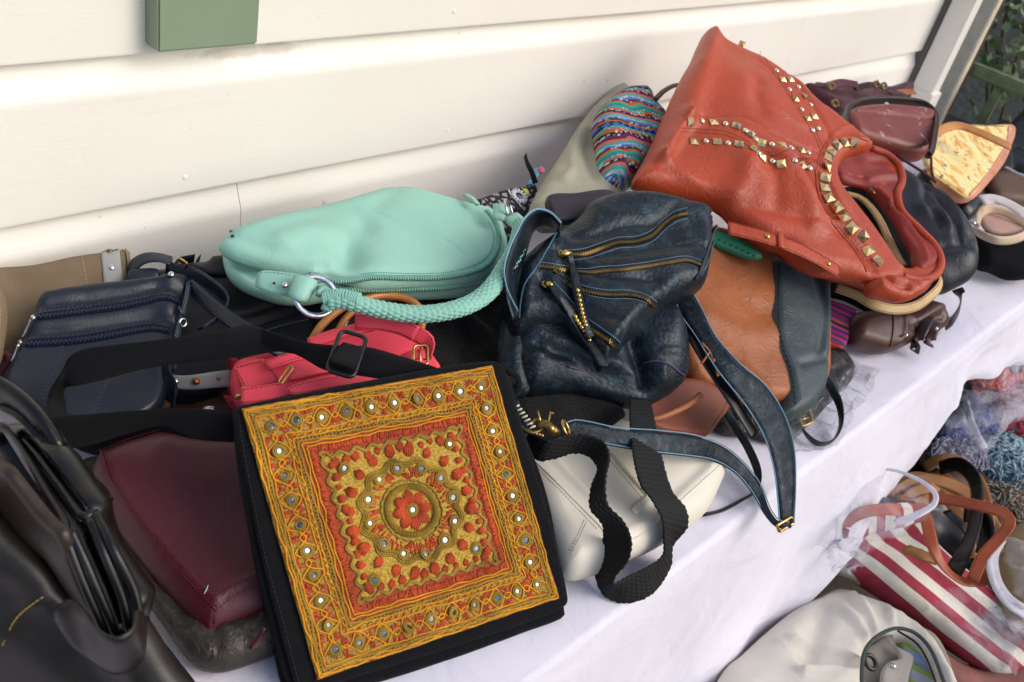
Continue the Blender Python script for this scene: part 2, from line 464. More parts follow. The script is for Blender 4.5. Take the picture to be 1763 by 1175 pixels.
def disc_mesh(name, r, h, seg=12, dome=True):
    V = []; Fc = []; rings = [(r, -h * .3), (r, h * .25), (r * .8, h * .75), (r * .4, h)] if dome else [(r, -h * .3), (r, h * .8), (r * .85, h)]
    for a, z in rings:
        for j in range(seg): V.append((a * math.cos(2 * math.pi * j / seg), a * math.sin(2 * math.pi * j / seg), z))
    for i in range(len(rings) - 1):
        for j in range(seg): q = (j + 1) % seg; Fc.append((i * seg + j, i * seg + q, (i + 1) * seg + q, (i + 1) * seg + j))
    Fc.append(tuple((len(rings) - 1) * seg + j for j in range(seg)))
    me = bpy.data.meshes.new(name); me.from_pydata(V, [], Fc); me.polygons.foreach_set('use_smooth', [dome] * len(me.polygons)); return me
def pyramid_mesh(name, a, h):
    me = bpy.data.meshes.new(name)
    me.from_pydata([(-a, -a, -.001), (a, -a, -.001), (a, a, -.001), (-a, a, -.001), (-a, -a, h * .2), (a, -a, h * .2), (a, a, h * .2), (-a, a, h * .2), (0, 0, h)], [],
                   [(0, 1, 5, 4), (1, 2, 6, 5), (2, 3, 7, 6), (3, 0, 4, 7), (4, 5, 8), (5, 6, 8), (6, 7, 8), (7, 4, 8)]); return me
def place(name, me, mat, p, n, t, parent, sc=1.):
    z = nz(np.array(n)); x = np.array(t) - z * (np.array(t) @ z); x = nz(x); y = np.cross(z, x)
    o = bpy.data.objects.new(name, me); COL.objects.link(o)
    if mat is not None and not me.materials: me.materials.append(mat)
    m_ = Matrix(((x[0] * sc, y[0] * sc, z[0] * sc, p[0]), (x[1] * sc, y[1] * sc, z[1] * sc, p[1]), (x[2] * sc, y[2] * sc, z[2] * sc, p[2]), (0, 0, 0, 1)))
    root = parent
    off = Matrix.Identity(4)
    if root is not None:
        o.parent = root; o.matrix_parent_inverse = Matrix.Translation(-root.location) if root.type == 'EMPTY' else off
    o.matrix_basis = m_
    return o
def buckle(name, c, ax, ay, w, h, r, mat, parent, prong=True):
    """rounded rectangular ring centred at c, in the plane ax, ay"""
    c, ax, ay = np.array(c), nz(np.array(ax)), nz(np.array(ay)); pts = []
    k = min(w, h) * .22
    for sx, sy, a0 in ((1, 1, 0), (-1, 1, 90), (-1, -1, 180), (1, -1, 270)):
        for a in (0, 30, 60, 90):
            th = math.radians(a0 + a); pts.append(c + ax * (sx * (w / 2 - k) + k * math.cos(th)) + ay * (sy * (h / 2 - k) + k * math.sin(th)))
    V, Fc = tubemesh(pts, r, 8, True); o = mesh(name, V, Fc, mat, parent)
    if prong:
        V, Fc = tubemesh([c - ax * w / 2, c + ax * w * .1 + np.cross(ax, ay) * r * 1.5, c + ax * w / 2 + np.cross(ax, ay) * r], r * .7, 6); mesh('prong', V, Fc, mat, o)
    return o
def ring(name, c, n, R, r, mat, parent, seg=36, flat=1.):
    n = nz(np.array(n)); a = nz(np.cross(n, [.3, .2, .9])); b = np.cross(n, a)
    pts = [np.array(c) + a * R * math.cos(t) + b * R * math.sin(t) for t in np.linspace(0, 2 * math.pi, seg, endpoint=False)]
    V, Fc = tubemesh(pts, r, 8, True, nrm=np.array([n] * seg), flat=flat); return mesh(name, V, Fc, mat, parent)
# ================= SETTING =================
def paint_white(name='painted timber'):
    M_ = M(name)
    sep = M_.n('SeparateXYZ'); M_.l(M_.obj(), sep.inputs[0])
    n1 = M_.tex('Noise', 3.0, Detail=6.)
    mp = M_.n('Mapping'); M_.l(M_.obj(), mp.inputs[0]); mp.inputs['Scale'].default_value = (1.2, 14, 14)
    n2 = M_.tex('Noise', 3.5, mp.outputs[0], Detail=8., Roughness=.7)
    base = M_.ramp(n1.outputs[0], [(.3, lin('EAE6DB')), (.7, lin('EFEBE2'))])
    dirt = M_.ramp(n2.outputs[0], [(.56, 0.), (.74, 1.)])
    base = M_.mix(M_.math('MULTIPLY', dirt, .10), base, lin('C7BBA6'))
    sp = M_.tex('Noise', 45, Detail=3.)
    base = M_.mix(M_.math('MULTIPLY', M_.ramp(sp.outputs[0], [(.72, 0.), (.76, 1.)]), .4), base, lin('A99C86'))
    mp2 = M_.n('Mapping'); M_.l(M_.obj(), mp2.inputs[0]); mp2.inputs['Scale'].default_value = (6, 60, 60)
    n3 = M_.tex('Noise', 6, mp2.outputs[0], Detail=6., Roughness=.6)
    n4 = M_.tex('Noise', 60, Detail=4.)
    b = M_.bump(M_.math('ADD', n3.outputs[0], M_.math('MULTIPLY', n4.outputs[0], .5)), 
.0010, .3)
    dx = M_.math('DIVIDE', M_.math('SUBTRACT', sep.outputs[0], .70), .11); dz = M_.math('DIVIDE', M_.math('SUBTRACT', sep.outputs[2], TZ + .388), .011)
    st = M_.math('SUBTRACT', 1., M_.math('ADD', M_.math('MULTIPLY', dx, dx), M_.math('MULTIPLY', dz, dz))); st = M_.math('ADD', st, M_.math('MULTIPLY', M_.math('SUBTRACT', n4.outputs[0], .5), 1.6))
    base = M_.mix(M_.math('MULTIPLY', M_.ramp(st, [(.25, 0.), (.8, 1.)]), .45), base, lin('9C8F7D'))
    M_.set(Base_Color=base, Roughness=.42, Specular_IOR_Level=.4)
    return M_.m
WHITE = paint_white()
YW = 1.047
wall = mesh('wall', [(-3, YW + .03, 0), (3.06, YW + .03, 0), (3.06, YW + .2, 0), (-3, YW + .2, 0), (-3, YW + .03, 2.7), (3.06, YW + .03, 2.7), (3.06, YW + .2, 2.7), (-3, YW + .2, 2.7)],
            [(3, 2, 1, 0), (4, 5, 6, 7), (0, 1, 5, 4), (1, 2, 6, 5), (2, 3, 7, 6), (3, 0, 4, 7)], plain('wall backing', '7d786e'), smooth=False)
wall['kind'] = 'structure'
prof = [(.0175, .001), (.0004, .0), (0, .0012)] + [(0, .004), (0, .05), (0, .10), (0, .144), (0, .1475), (.0006, .1525), (.0025, .158), (.0065, .166), (.0105, .175), (.0135, .184), (.0150, .1925), (.0152, .2)] + [(.022, .2), (.022, .001)]
def board(x0, x1, zb, dy=0.):
    k = len(prof); V = []; nx = max(2, int((x1 - x0) / .12)); Fc = []
    for i in range(nx + 1):
        x = x0 + (x1 - x0) * i / nx
        w = .0009 * noise.noise(Vector((x * 2.1, zb * 5, 1)));  w2 = .0012 * noise.noise(Vector((x * 1.3, zb * 5, 7)))
        for y, z in prof: V.append((x, YW + y + w + dy, zb + z + w2))
    for i in range(nx):
        for j in range(k): q = (j + 1) % k; Fc.append((i * k + j, (i + 1) * k + j, (i + 1) * k + q, i * k + q))
    Fc.append(tuple(range(k - 1, -1, -1))); Fc.append(tuple(nx * k + j for j in range(k)))
    o = mesh('board', V, Fc, WHITE, wall)
    try:
        o.data.set_sharp_from_angle(angle=math.radians(28))
    except Exception: pass
    return o
for r in range(-4, 10):
    zb = TZ + .2045 + .1975 * (r - 1)       # lower edge of the course
    if zb < 0.0: continue
    js = {0: [.6895], 1: [2.2], 2: [-.6], 3: [1.9]}.get(r, [.4 + .7 * (r % 3)])
    xs = [-3] + js + [3.05]
    for a, b in zip(xs[:-1], xs[1:]): board(a + .0007, b - .0007, zb, random.uniform(-.0006, .0006))
nh = disc_mesh('nail', .0042, .0012, 12)
for r in range(-1, 4):
    for k in range(7):
        x = .12 + .46 * k + .03 * (r % 2); zz = TZ + .2045 + .1975 * (r - 1)
        place('nail', nh, WHITE, (x + random.uniform(-.01, .01), YW, zz + .022 + random.uniform(-.003, .003)), (0, -1, 0), (1, 0, 0), wall)
# green trim
gm = M('sage paint'); n1 = gm.tex('Noise', 40, Detail=5.); n2 = gm.tex('Noise', 5, Detail=3.)
gm.set(Base_Color=gm.ramp(n2.outputs[0], [(.3, lin('7C8E73')), (.7, lin('87977E'))]), Roughness=.5); gm.bump(n1.outputs[0], .0008, .4)
SAGE = gm.m
o = box('window_trim', (.546, 1.0165, TZ + .4145), (.68, YW + .012, TZ + 1.35), SAGE, bev=.0025)
tag(o, 'sage green painted timber trim end on the white wall above the bags', 'window trim')
# corner boards / posts
t = thing('corner_post', 'white painted timber corner post at the end of the weatherboard wall', 'post', (3.1, .99, 0))
box('cap_board', (3.054, .964, 0), (3.115, 1.03, 2.6), WHITE, t, .004)
box('cover_strip', (3.054, 1.0325, 0), (3.10, 1.046, 2.6), plain('weathered', '6b675e'), t, .001)
box('base_block', (3.046, .956, TZ - .3), (3.123, 1.034, TZ + .10), WHITE, t, .004)
t = thing('verandah_post', 'cream timber post behind the corner post beside the green railing', 'post', (3.35, 1.0, 0))
box('shaft', (3.33, .987, 0), (3.375, 1.035, 2.6), plain('cream post', 'E2D8C2', .6), t, .004)
box('edge_strip', (3.3765, .985, 0), (3.385, 1.03, 2.6), plain('red edge', '6E4A35', .7), t, .001)
# railing
DG = plain('dark green paint', '74845F', .5, var=.2)
t = thing('railing', 'dark green painted metal railing at the end of the verandah', 'railing', (3.45, .5, 0))
box('handrail', (3.40, -1.2, TZ + .115), (3.45, 1.0, TZ + .155), DG, t, .006)
box('lower_rail', (3.41, -1.2, TZ - .62), (3.44, 1.0, TZ - .58), DG, t, .004)
for k, y in enumerate((.885, .55, .2, -.15, -.5, -.85, -1.18)):
    box('baluster', (3.412, y - .014, 0.02), (3.438, y + .014, TZ + .115), DG, t, .003)
for y in (.72,): box('panel', (3.448, .60, .10), (3.456, .84, TZ + .02), plain('grey panel', '6f6c64', .8), t, .001)
# ground
G = M('paving'); n1 = G.tex('Noise', 5, Detail=8., Roughness=.65); n2 = G.tex('Noise', 160, Detail=4.)
G.set(Base_Color=G.mix(G.math('MULTIPLY', n2.outputs[0], .5), G.ramp(n1.outputs[0], [(.35, lin('4C443C')), (.65, lin('6A6056'))]), lin('3a342e')), Roughness=.9); G.bump(n2.outputs[0], .002, .7)
o = mesh('ground', [(-40, -40, 0), (60, -40, 0), (60, 40, 0), (-40, 40, 0)], [(0, 1, 2, 3)], G.m, smooth=False); o['kind'] = 'structure'
# hedge behind railing
LEAF = M('leaf'); oi = LEAF.n('NewGeometry'); rr = LEAF.ramp(oi.outputs['Random Per Island'], [(0, lin('46583a')), (.55, lin('768a58')), (1, lin('a9b584'))])
LEAF.set(Base_Color=rr, Roughness=.55)
def leafmass(name, lo, hi, n, size, mat, parent, seed=1, shape='box'):
    rs = np.random.RandomState(seed); J = Join(); V = []; Fc = []
    c = (np.array(lo) + hi) / 2; h = (np.array(hi) - lo) / 2
    for i in range(n):
        while True:
            q = rs.uniform(-1, 1, 3)
            if shape == 'box' or (q ** 2).sum() < 1: break
        nn = noise.noise(Vector(q * 2.2)); 
        if nn < -.12: continue
        p = c + q * h; a = nz(rs.normal(size=3)); b = nz(np.cross(a, rs.normal(size=3))); L = size * rs.uniform(.6, 1.3); w = L * .28
        k = len(V); V += [p, p + a * L * .5 + b * w, p + a * L, p + a * L * .5 - b * w]; Fc += [(k, k + 1, k + 2), (k, k + 2, k + 3)]
    return mesh(name, V, Fc, mat, parent, smooth=False)
t = thing('shrub', 'leafy green shrub leaning over the railing in the far corner', 'shrub', (4.2, .9, 0))
leafmass('foliage', (3.42, .50, TZ - .12), (4.3, 1.30, TZ + 1.0), 1900, .05, LEAF.m, t, 4, 'ball')
Jt = Join()
for k in range(9):
    a = k * 2.4; Jt.tube([(4.2, .9, 0.01), (4.05 + .1 * math.cos(a), .9 + .1 * math.sin(a), .5), (3.9 + .38 * math.cos(a), .9 + .32 * math.sin(a), TZ + .25 + .07 * k)], .006, 6, step=.05)
Jt.build('stem', plain('bark', '5a4a36', .9), t)
# the boundary wall far behind the railing
o = box('fence', (6.2, -6, 0), (6.3, 3.5, 1.75), plain('dark fence', '8C8270', .9, var=.3), None, .0)
tag(o, 'dark grey green fence standing beyond the railing', 'fence')

# ---------------- table ----------------
TE = .297; TX0, TX1 = -1.2, 4.4
TX1 = 2.98
t = thing('trestle_table', 'long folding table under the white cloth, set against the wall', 'table', ((TX0 + TX1) / 2, .67, 0))
box('tabletop', (TX0 + .02, TE + .008, TZ - .034), (TX1 - .02, YW - .012, TZ - .006), plain('ply', 'b8a283'), t, .003)
DM = plain('table metal', '3a3835', .5)
for x in (-1.0, .9, 2.8):
    for y in (.38, .96):
        tube('leg', [(x, y, 0), (x, y, TZ - .034)], .013, DM, t, 10)
# cloth: top, soft edge, hanging front
CL = M('white cloth'); n1 = CL.tex('Noise', 3, Detail=5.); uvn = CL.uv()
w1 = CL.tex('Wave', 500, uvn, wave_type='BANDS', bands_direction='X', Distortion=.4); w2 = CL.tex('Wave', 500, uvn, wave_type='BANDS', bands_direction='Y', Distortion=.4)
n5 = CL.tex('Noise', 9, Detail=4., Distortion=1.)
b = CL.bump(CL.math('ADD', w1.outputs[1], w2.outputs[1]), .0002, .6); b = CL.bump(n5.outputs[0], .010, .5, b)
CL.set(Base_Color=CL.ramp(n1.outputs[0], [(.3, lin('E3E0EE')), (.7, lin('EBE9F4'))]), Roughness=.85, Specular_IOR_Level=.25, Sheen_Weight=.1)
hemk = [(-1.2, -.60), (.9, -.58), (1.25, -.535), (1.32, -.45), (1.45, -.30), (1.62, -.27), (1.74, -.235), (1.8, -.12), (1.95, -.13), (2.3, -.2), (2.98, -.26)]
hx = [a for a, b in hemk]; hz = [b for a, b in hemk]
prof_n = 46; V = []; uv = []; nx = 560
for i in range(nx + 1):
    x = TX0 + (TX1 - TX0) * i / nx
    hem = np.interp(x, hx, hz)
    for j in range(prof_n + 1):
        if j <= 20:
            y = YW - .006 + (TE + .012 - YW + .006) * j / 20; z = .0
            z += .0010 * noise.noise(Vector((x * 4, y * 5, 2))) + .0014 * abs(noise.noise(Vector((x * 9 + 2 * y, y * 9 - x * 3, 4)))) + .0011
            # long fold lines pressed in the cloth
            z += .0012 * math.exp(-((y - .50) / .006) ** 2) + .0008 * math.exp(-((x - 1.62) / .006) ** 2)
            d = 0
        elif j <= 26:
            a = (j - 20) / 6 * math.pi / 2; y = TE + .012 - .012 * math.sin(a); z = -.012 + .012 * math.cos(a) + .0011; d = 0
        else:
            k = (j - 26) / (prof_n - 26); d = k; z = -.012 + (hem + .012) * k
            wav = .022 * k * math.sin(x * 7.5 + 1.2 * math.sin(x * 2.1)) + .010 * k * math.sin(x * 19 + 2) + .012 * k * noise.noise(Vector((x * 6, k * 3, 5))) + .006 * abs(noise.noise(Vector((x * 14 + k * 3, k * 2.5, 8)))) * min(1, k * 4)
            y = TE - .004 - .035 * k + wav
            y -= .0016 * math.exp(-((z + .19) / .006) ** 2)
        V.append((x, y, TZ + z)); uv.append((x, j * .02))
n = prof_n + 1
Fc = [(i * n + j, i * n + j + 1, (i + 1) * n + j + 1, (i + 1) * n + j) for i in range(nx) for j in range(prof_n)]
o = mesh('tablecloth', V, Fc, CL.m, uvs=uv); tag(o, 'plain white tablecloth covering the long table and hanging down its front', 'tablecloth')
# ================= MATERIALS FOR THE BAGS =================
GOLD = metal('brass', 'D9B36A', .22); AGOLD = metal('antique brass', '8C7448', .34); SILVER = metal('nickel', 'D8D8DC', .18)
GUN = metal('gunmetal', '55555a', .3); COPPER = metal('copper', 'B5694A', .3)
NAVY = leather('navy leather', '161D2B', .38, grain=420, gd=.0003, var=.2, coat=.25)
NAVYD = leather('dark navy leather', '12161F', .45, grain=420, gd=.0003, var=.2)
TEALNAVY = leather('metallic blue snake leather', '16222B', .38, metal_=.4, grain=170, gd=.0013, var=.3, worn='34505E', wrinkle=.0006, coat=.2)
BLACKF = fabric('black cotton', '0D0E12', .95, 1300, .0003, .25, .002, sheen=.03)
BLACKL = leather('black glossy leather', '0B0A0B', .28, grain=500, gd=.00015, var=.3, coat=.35)
BURG = leather('burgundy leather', '4A1020', .40, grain=520, gd=.0003, var=.18, coat=.15)
MINT = leather('mint leather', '92C4B3', .50, wrinkle=.0006, grain=480, gd=.0003, var=.07)
MINTD = leather('mint cord', '86BBAA', .6, grain=900, gd=.0002, var=.15)
CORAL = leather('coral leather', 'EC4A5C', .48, grain=600, gd=.0001, var=.06)
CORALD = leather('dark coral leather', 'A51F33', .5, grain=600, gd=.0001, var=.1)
RUST = leather('rust red leather', 'AA4224', .36, grain=450, gd=.0002, var=.12, wrinkle=.0014)
RUSTI = leather('rust red lining', '86291F', .5, grain=450, gd=.0002, var=.12)
TAN = leather('tan brown leather', '9C5A31', .4, grain=300, gd=.0003, var=.2, wrinkle=.0014, coat=.15)
RUSTBR = leather('reddish brown leather', '83452F', .5, grain=300, gd=.0003, var=.15)
TEALG = leather('grey teal leather', '364346', .38, grain=300, gd=.0002, var=.22, wrinkle=.0010, coat=.3)
CREAM = leather('cream leather', 'DDD6C6', .42, grain=600, gd=.0001, var=.05, coat=.15)
DBROWN = leather('dark brown leather', '462820', .38, grain=350, gd=.0002, var=.2, coat=.2)
SLATE = leather('slate black leather', '24272F', .42, grain=300, gd=.0003, var=.2, wrinkle=.0010, coat=.15)
PEWTER = leather('pewter crinkled leather', '3A3632', .36, metal_=.5, grain=150, gd=.0008, var=.4, worn='5C554C', wrinkle=.0022)
BEIGE = fabric('khaki canvas', '8D7A62', .95, 700, .0004, .12, .002)
GREYT = fabric('grey webbing', 'B4B4AE', .9, 900, .0003, .08)
CREAMF = fabric('cream cotton', 'B9B6A2', .9, 900, .0003, .07, .003)
OFFW = fabric('off white cotton', 'D9D3C6', .9, 700, .0003, .05, .002)
STW = plain('white thread', 'C9D6DE', .7); STB = plain('light blue thread', '6F94A8', .7); STN = plain('navy thread fine', '34455C', .7); STD = plain('dark thread', '2A0E12', .8)
STM = plain('mint thread', 'A8DCCB', .7); STBK = plain('black edge paint', '1C1416', .6); STR = plain('dark red thread', '6E1A1C', .7)
ZT = fabric('navy zip tape', '12162A', .8, 1500, .0003); ZTK = fabric('black zip tape', '0D1014', .8, 1500, .0003)
PEW2 = plain('slider plastic', '1B1C20', .35)

def grid(pts): return pts
# ---------- far-left khaki canvas bag ----------
t = thing('canvas_bag', 'khaki canvas bag with a grey riveted strip leaning on the wall', 'bag', P(110, 540, 0) + [0, 0, .0])
s = Slab('body', [(0, 455, .165), (222, 430, .165), (20, 640, .08)], [(-60, 462), (0, 456), (60, 452), (125, 438), (175, 431), (218, 427), (226, 440), (227, 480), (222, 540), (150, 640), (60, 680), (-60, 690)], .022, .012, BEIGE, t,
         ridges=[([(0, 600), (60, 560), (110, 500)], .006, .02), ([(10, 480), (60, 500), (150, 490)], -.004, .015)], noise_=(.005, 14))
s.patch('rivet_strip', [(190, 429), (191, 446), (194, 470), (197, 498)], .022, .0022, GREYT, t, .0012)
rm = disc_mesh('rivet', .0042, .0022); rm2 = disc_mesh('rivet', .0042, .0022)
for (x, y, mt, me_) in ((189, 435, AGOLD, rm), (192, 461, SILVER, rm2)):
    L, N = s.many([(x, y)], .0022); place('rivet', me_, mt, L[0], N[0], (1, 0, 0), t)
s.patch('edge_binding', [(216, 428), (220, 445), (222, 470), (222, 500)], .010, .002, fabric('binding', 'A08B6C', .9, 900), t, .001)
s.stitch([[(140, 436), (150, 490), (160, 560)]], plain('khaki thread', 'B5A488', .8))
t = thing('khaki_pouch', 'khaki cloth pouch cut by the left edge of the photo', 'pouch', P(-30, 560, 0))
s = Slab('body', [(0, 490, .19), (-60, 490, .19), (0, 640, .14)], [(-90, 480), (-20, 482), (6, 500), (12, 540), (8, 590), (0, 625), (-30, 650), (-90, 650)], .02, .015, BEIGE, t, noise_=(.004, 12))
s.stitch([[(-4, 500), (0, 540), (-4, 600)]], plain('thread b', 'B5A488', .8))
t = thing('maroon_purse', 'small maroon purse showing beside the navy zip bag at the left edge', 'purse', P(-10, 640, 0))
s = Slab('body', [(0, 600, .13), (25, 620, .13), (0, 670, .10)], [(-60, 590), (0, 600), (22, 618), (18, 640), (4, 668), (-30, 700), (-60, 700)], .012, .008, BURG, t)
s.stitch([[(-30, 606), (4, 610), (14, 624)]], STR)

# ---------- large navy bag behind ----------
t = thing('navy_handbag', 'large navy leather handbag lying flat between the zip bag and the mint bag', 'handbag', P(400, 560, 0))
s = Slab('body', [(230, 470, .13), (540, 480, .13), (400, 640, .075)], [(205, 500), (222, 470), (270, 458), (345, 452), (400, 446), (480, 455), (600, 480), (640, 560), (560, 640), (400, 690), (280, 690), (215, 600)], .028, .02, NAVYD, t,
         ridges=[([(395, 575), (450, 560), (520, 535)], .006, .010), ([(330, 470), (420, 478), (520, 500)], .005, .014), ([(250, 560), (300, 530), (340, 540)], -.006, .02)], noise_=(.004, 12))
s.patch('seam_strip', [(418, 582), (470, 560), (530, 545)], .012, .002, NAVY, t, .001)
s.patch('flap_edge', [(300, 458), (350, 460), (400, 458), (480, 470)], .03, .003, NAVYD, t, .002)
strap('strap', [(286, 462, .172, 70), (330, 470, .178, 75), (366, 492, .178, 80), (388, 512, .176, 80), (390, 528, .172, 78), (376, 548, .165, 70), (345, 566, .160, 40)], .017, .0028, NAVY, t, st=STN)
strap('strap', [(326, 492, .176, 70), (365, 527, .176, 60), (410, 560, .176, 50), (450, 585, .172, 45), (500, 615, .15, 40)], .018, .0028, NAVY, t, st=STN)
strap('strap_loop', [(222, 470, .16, 10), (232, 456, .172, 20), (250, 445, .182, 10), (275, 444, .184, 0), (296, 450, .18, 0)], .020, .0035, NAVY, t, st=STN)
Slab('strap_tab', [(220, 470, .168), (272, 470, .168), (250, 488, .16)], [(221, 466), (240, 461), (272, 462), (274, 480), (235, 490), (222, 484)], .005, .006, NAVY, t)
c = P(311, 456, .182); buckle('buckle', c, P(320, 462, .182) - c, P(305, 465, .17) - c, .016, .022, .0013, GOLD, t)
rmS = disc_mesh('rivet', .004, .003); place('rivet', rmS, SILVER, P(295, 473, .186), (0, -.5, .8), (1, 0, 0), t)

# ---------- navy crossbody with two zips ----------
t = thing('crossbody_bag', 'flat navy leather crossbody bag with two long zips on its front', 'bag', P(160, 620, 0))
z1 = [(64, 546), (130, 538), (200, 529), (250, 519), (283, 512), (306, 518)]; z2 = [(44, 592), (110, 588), (170, 580), (230, 569), (265, 565), (292, 570)]
s = Slab('body', [(70, 500, .165), (322, 475, .165), (150, 720, .105)], [(69, 503), (90, 497), (150, 488), (230, 479), (318, 470), (328, 476), (328, 492), (318, 530), (307, 570), (300, 620), (292, 660), (268, 718), (200, 745), (110, 745), (40, 715), (4, 668), (18, 630), (38, 592), (54, 545)], .020, .010, NAVY, t,
         ridges=[(z1, -.0055, .006), (z2, -.0055, .006), ([(70, 525), (180, 508), (300, 492)], .003, .014), ([(60, 570), (180, 556), (290, 540)], .004, .014), ([(290, 490), (285, 560), (270, 650)], .004, .010)], noise_=(.002, 20))
s.zip(z1, .011, ZT, plain('navy teeth', '1c2340', .5), t, .0004); s.zip(z2, .011, ZT, plain('navy teeth b', '1c2340', .5), t, .0004)
s.stitch([[(106, 594), (98, 620), (84, 652), (70, 690)], [(110, 594), (102, 620), (88, 652), (74, 690)], [(186, 650), (172, 680), (158, 712)], [(190, 650), (176, 680), (162, 712)]], STN)
s.stitch([[(66, 538), (130, 530), (200, 521), (250, 511), (290, 503)], [(46, 584), (110, 580), (170, 572), (230, 561), (270, 556)]], plain('navy thread', '33405c', .7))
for (x, y, dx, dy) in ((56, 547, -16, 34), (34, 590, -14, 32)):
    p = t
    a = s.at(x + 3, y, .004); o = tube('zip_slider', [a, a + (P(x - 3, y + 2, .15) - P(x + 3, y, .15)) * .9], [.0038, .003], SILVER, p, 8)
    pt = [P(x - 2, y + 3, .158), P(x + dx * .5, y + dy * .5, .15), P(x + dx, y + dy, .142)]
    strap('zip_pull', [], .004, .001, SILVER, None) if False else tube('zip_pull', catmull(pt, .004), .0016, SILVER, p, 6)
strap('side_piping', [(326, 486, .176), (318, 530, .172), (306, 575, .165), (298, 640, .14)], .008, .004, NAVY, t, tw=40, st=STB)
ring('strap_ring', P(312, 537, .18), (1, -.3, .4), .006, .0013, GUN, t)
ring('strap_ring', P(315, 556, .178), (.2, -.9, .4), .0045, .0012, SILVER, t)
strap('side_strap', [(292, 600, .155, 70), (290, 640, .14, 75), (298, 680, .11, 75), (296, 712, .09, 70)], .013, .003, NAVY, t, st=STN)

# ---------- brown bag with riveted webbing, under the coral one ----------
t = thing('brown_bag', 'brown leather bag with riveted grey webbing almost hidden beneath the coral satchel', 'bag', P(340, 690, 0))
s = Slab('body', [(290, 640, .07), (400, 640, .075), (340, 720, .04)], [(260, 640), (300, 615), (400, 610), (440, 640), (440, 720), (400, 760), (290, 760), (250, 700)], .02, .02, leather('brown umber leather', '5A2C16', .45, grain=350, gd=.0003, var=.25), t,
         ridges=[([(310, 690), (350, 680), (400, 685)], .006, .006), ([(300, 705), (350, 700), (395, 700)], -.004, .005)], noise_=(.005, 20))
o, A, B = rails('webbing_strip', [(292, 645, .115), (315, 647, .115), (345, 644, .118), (370, 640, .12), (398, 637, .12)], [(296, 668, .10), (318, 671, .10), (345, 670, .103), (372, 668, .105), (400, 666, .105)], .0025, GREYT, t)
for x, y, mt, nm in ((302, 657, SILVER, 'rivet'), (338, 657, COPPER, 'rivet'), (376, 652, AGOLD, 'rivet')):
    place('rivet', disc_mesh('rivet', .0042, .003), mt, P(x, y, .1125), (-.1, -.6, .75), (1, 0, 0), t)
strap('edge_piping', [(345, 706, .085), (360, 702, .087), (372, 705, .086)], .006, .002, SILVER, t)
# added unseen dark bag, keeps the gaps low in the pile dark
t = thing('dark_filler_bag', 'added black filler bag keeping gaps dark beneath the coral satchel and navy bags', 'bag', P(520, 650, 0))
s = Slab('body', [(300, 620, .03), (700, 600, .03), (500, 760, .022)], [(130, 600), (300, 560), (560, 540), (760, 560), (800, 700), (700, 800), (480, 800), (300, 790), (120, 760)], .03, .03, BLACKF, t, noise_=(.006, 9), Tb=.02)
s.stitch([[(200, 640), (400, 600), (600, 580)]], plain('black thread', '20222a', .8))

# ---------- cane-handled bag ----------
t = thing('cane_handled_bag', 'dark bag with a round honey coloured cane handle below the mint bag', 'handbag', P(640, 560, 0))
CANE = M('cane'); w = CANE.tex('Wave', 160, CANE.obj(), wave_type='BANDS', bands_direction='X', Distortion=1.5); n1 = CANE.tex('Noise', 40, Detail=4.)
CANE.set(Base_Color=CANE.ramp(n1.outputs[0], [(.3, lin('A9692B')), (.7, lin('C98A42'))]), Roughness=.4, Coat_Weight=.3); CANE.bump(w.outputs[1], .0005, .3)
tube('handle', [P(*p) for p in [(528, 612, .155), (538, 585, .165), (556, 558, .172), (585, 533, .176), (618, 518, .178), (655, 509, .178), (690, 512, .177), (716, 524, .175), (728, 545, .168), (724, 570, .155)]], .0052, CANE.m, t, 12, step=.006)
tube('handle', [P(*p) for p in [(575, 590, .14), (590, 555, .15), (620, 525, .155), (650, 500, .16), (660, 480, .16)]], .0045, CANE.m, t, 12, step=.006)
s = Slab('body', [(560, 560, .12), (740, 520, .12), (640, 620, .09)], [(540, 560), (580, 520), (680, 500), (760, 490), (800, 560), (760, 640), (660, 650), (560, 640)], .02, .02, leather('wine black leather', '1D0A0E', .4), t, noise_=(.004, 15))
s.stitch([[(585, 575), (595, 548), (612, 530)], [(590, 577), (600, 550), (617, 532)]], STW, sp=.006, ln=.005, r=.001)

# ---------- black woven bag with the crocheted strap ----------
BW = M('black crochet'); uv = BW.uv(); v = BW.tex('Voronoi', 260, uv, feature='F1'); BW.set(Base_Color=BW.ramp(v.outputs['Distance'], [(.2, lin('131316')), (.7, lin('040405'))]), Roughness=.85, Specular_IOR_Level=.25, Sheen_Weight=.15); BW.bump(v.outputs['Distance'], -.0012, .7)
BYARN = plain('black yarn', '08080A', .75, .35, .3)
t = thing('crochet_bag', 'black crocheted bag whose wide wavy strap hangs over the cream handbag', 'bag', P(880, 660, 0))
s = Slab('body', [(740, 540, .115), (900, 520, .12), (900, 760, .065)], [(650, 560), (700, 510), (800, 480), (900, 470), (1010, 560), (1050, 690), (1075, 720), (1010, 770), (950, 790), (900, 790), (860, 700), (760, 660), (680, 640)], .02, .025, BW.m, t,
         ridges=[([(800, 570), (830, 600), (845, 640)], .012, .012), ([(770, 540), (800, 600), (790, 640)], -.006, .012)], noise_=(.004, 14))
A_ = [(880, 742, .10), (898, 768, .105), (925, 793, .11), (955, 790, .113), (986, 781, .115), (1012, 786, .115), (1029, 808, .113), (1018, 840, .11), (1015, 875, .10), (1036, 903, .085), (1037, 930, .06), (1025, 957, .035), (1024, 985, .015), (1040, 1025, .004), (1076, 1039, .003), (1122, 1023, .003), (1154, 975, .006), (1158, 940, .03), (1183, 908, .055), (1181, 877, .075), (1158, 848, .09), (1140, 790, .10), (1126, 720, .10), (1120, 690, .095)]
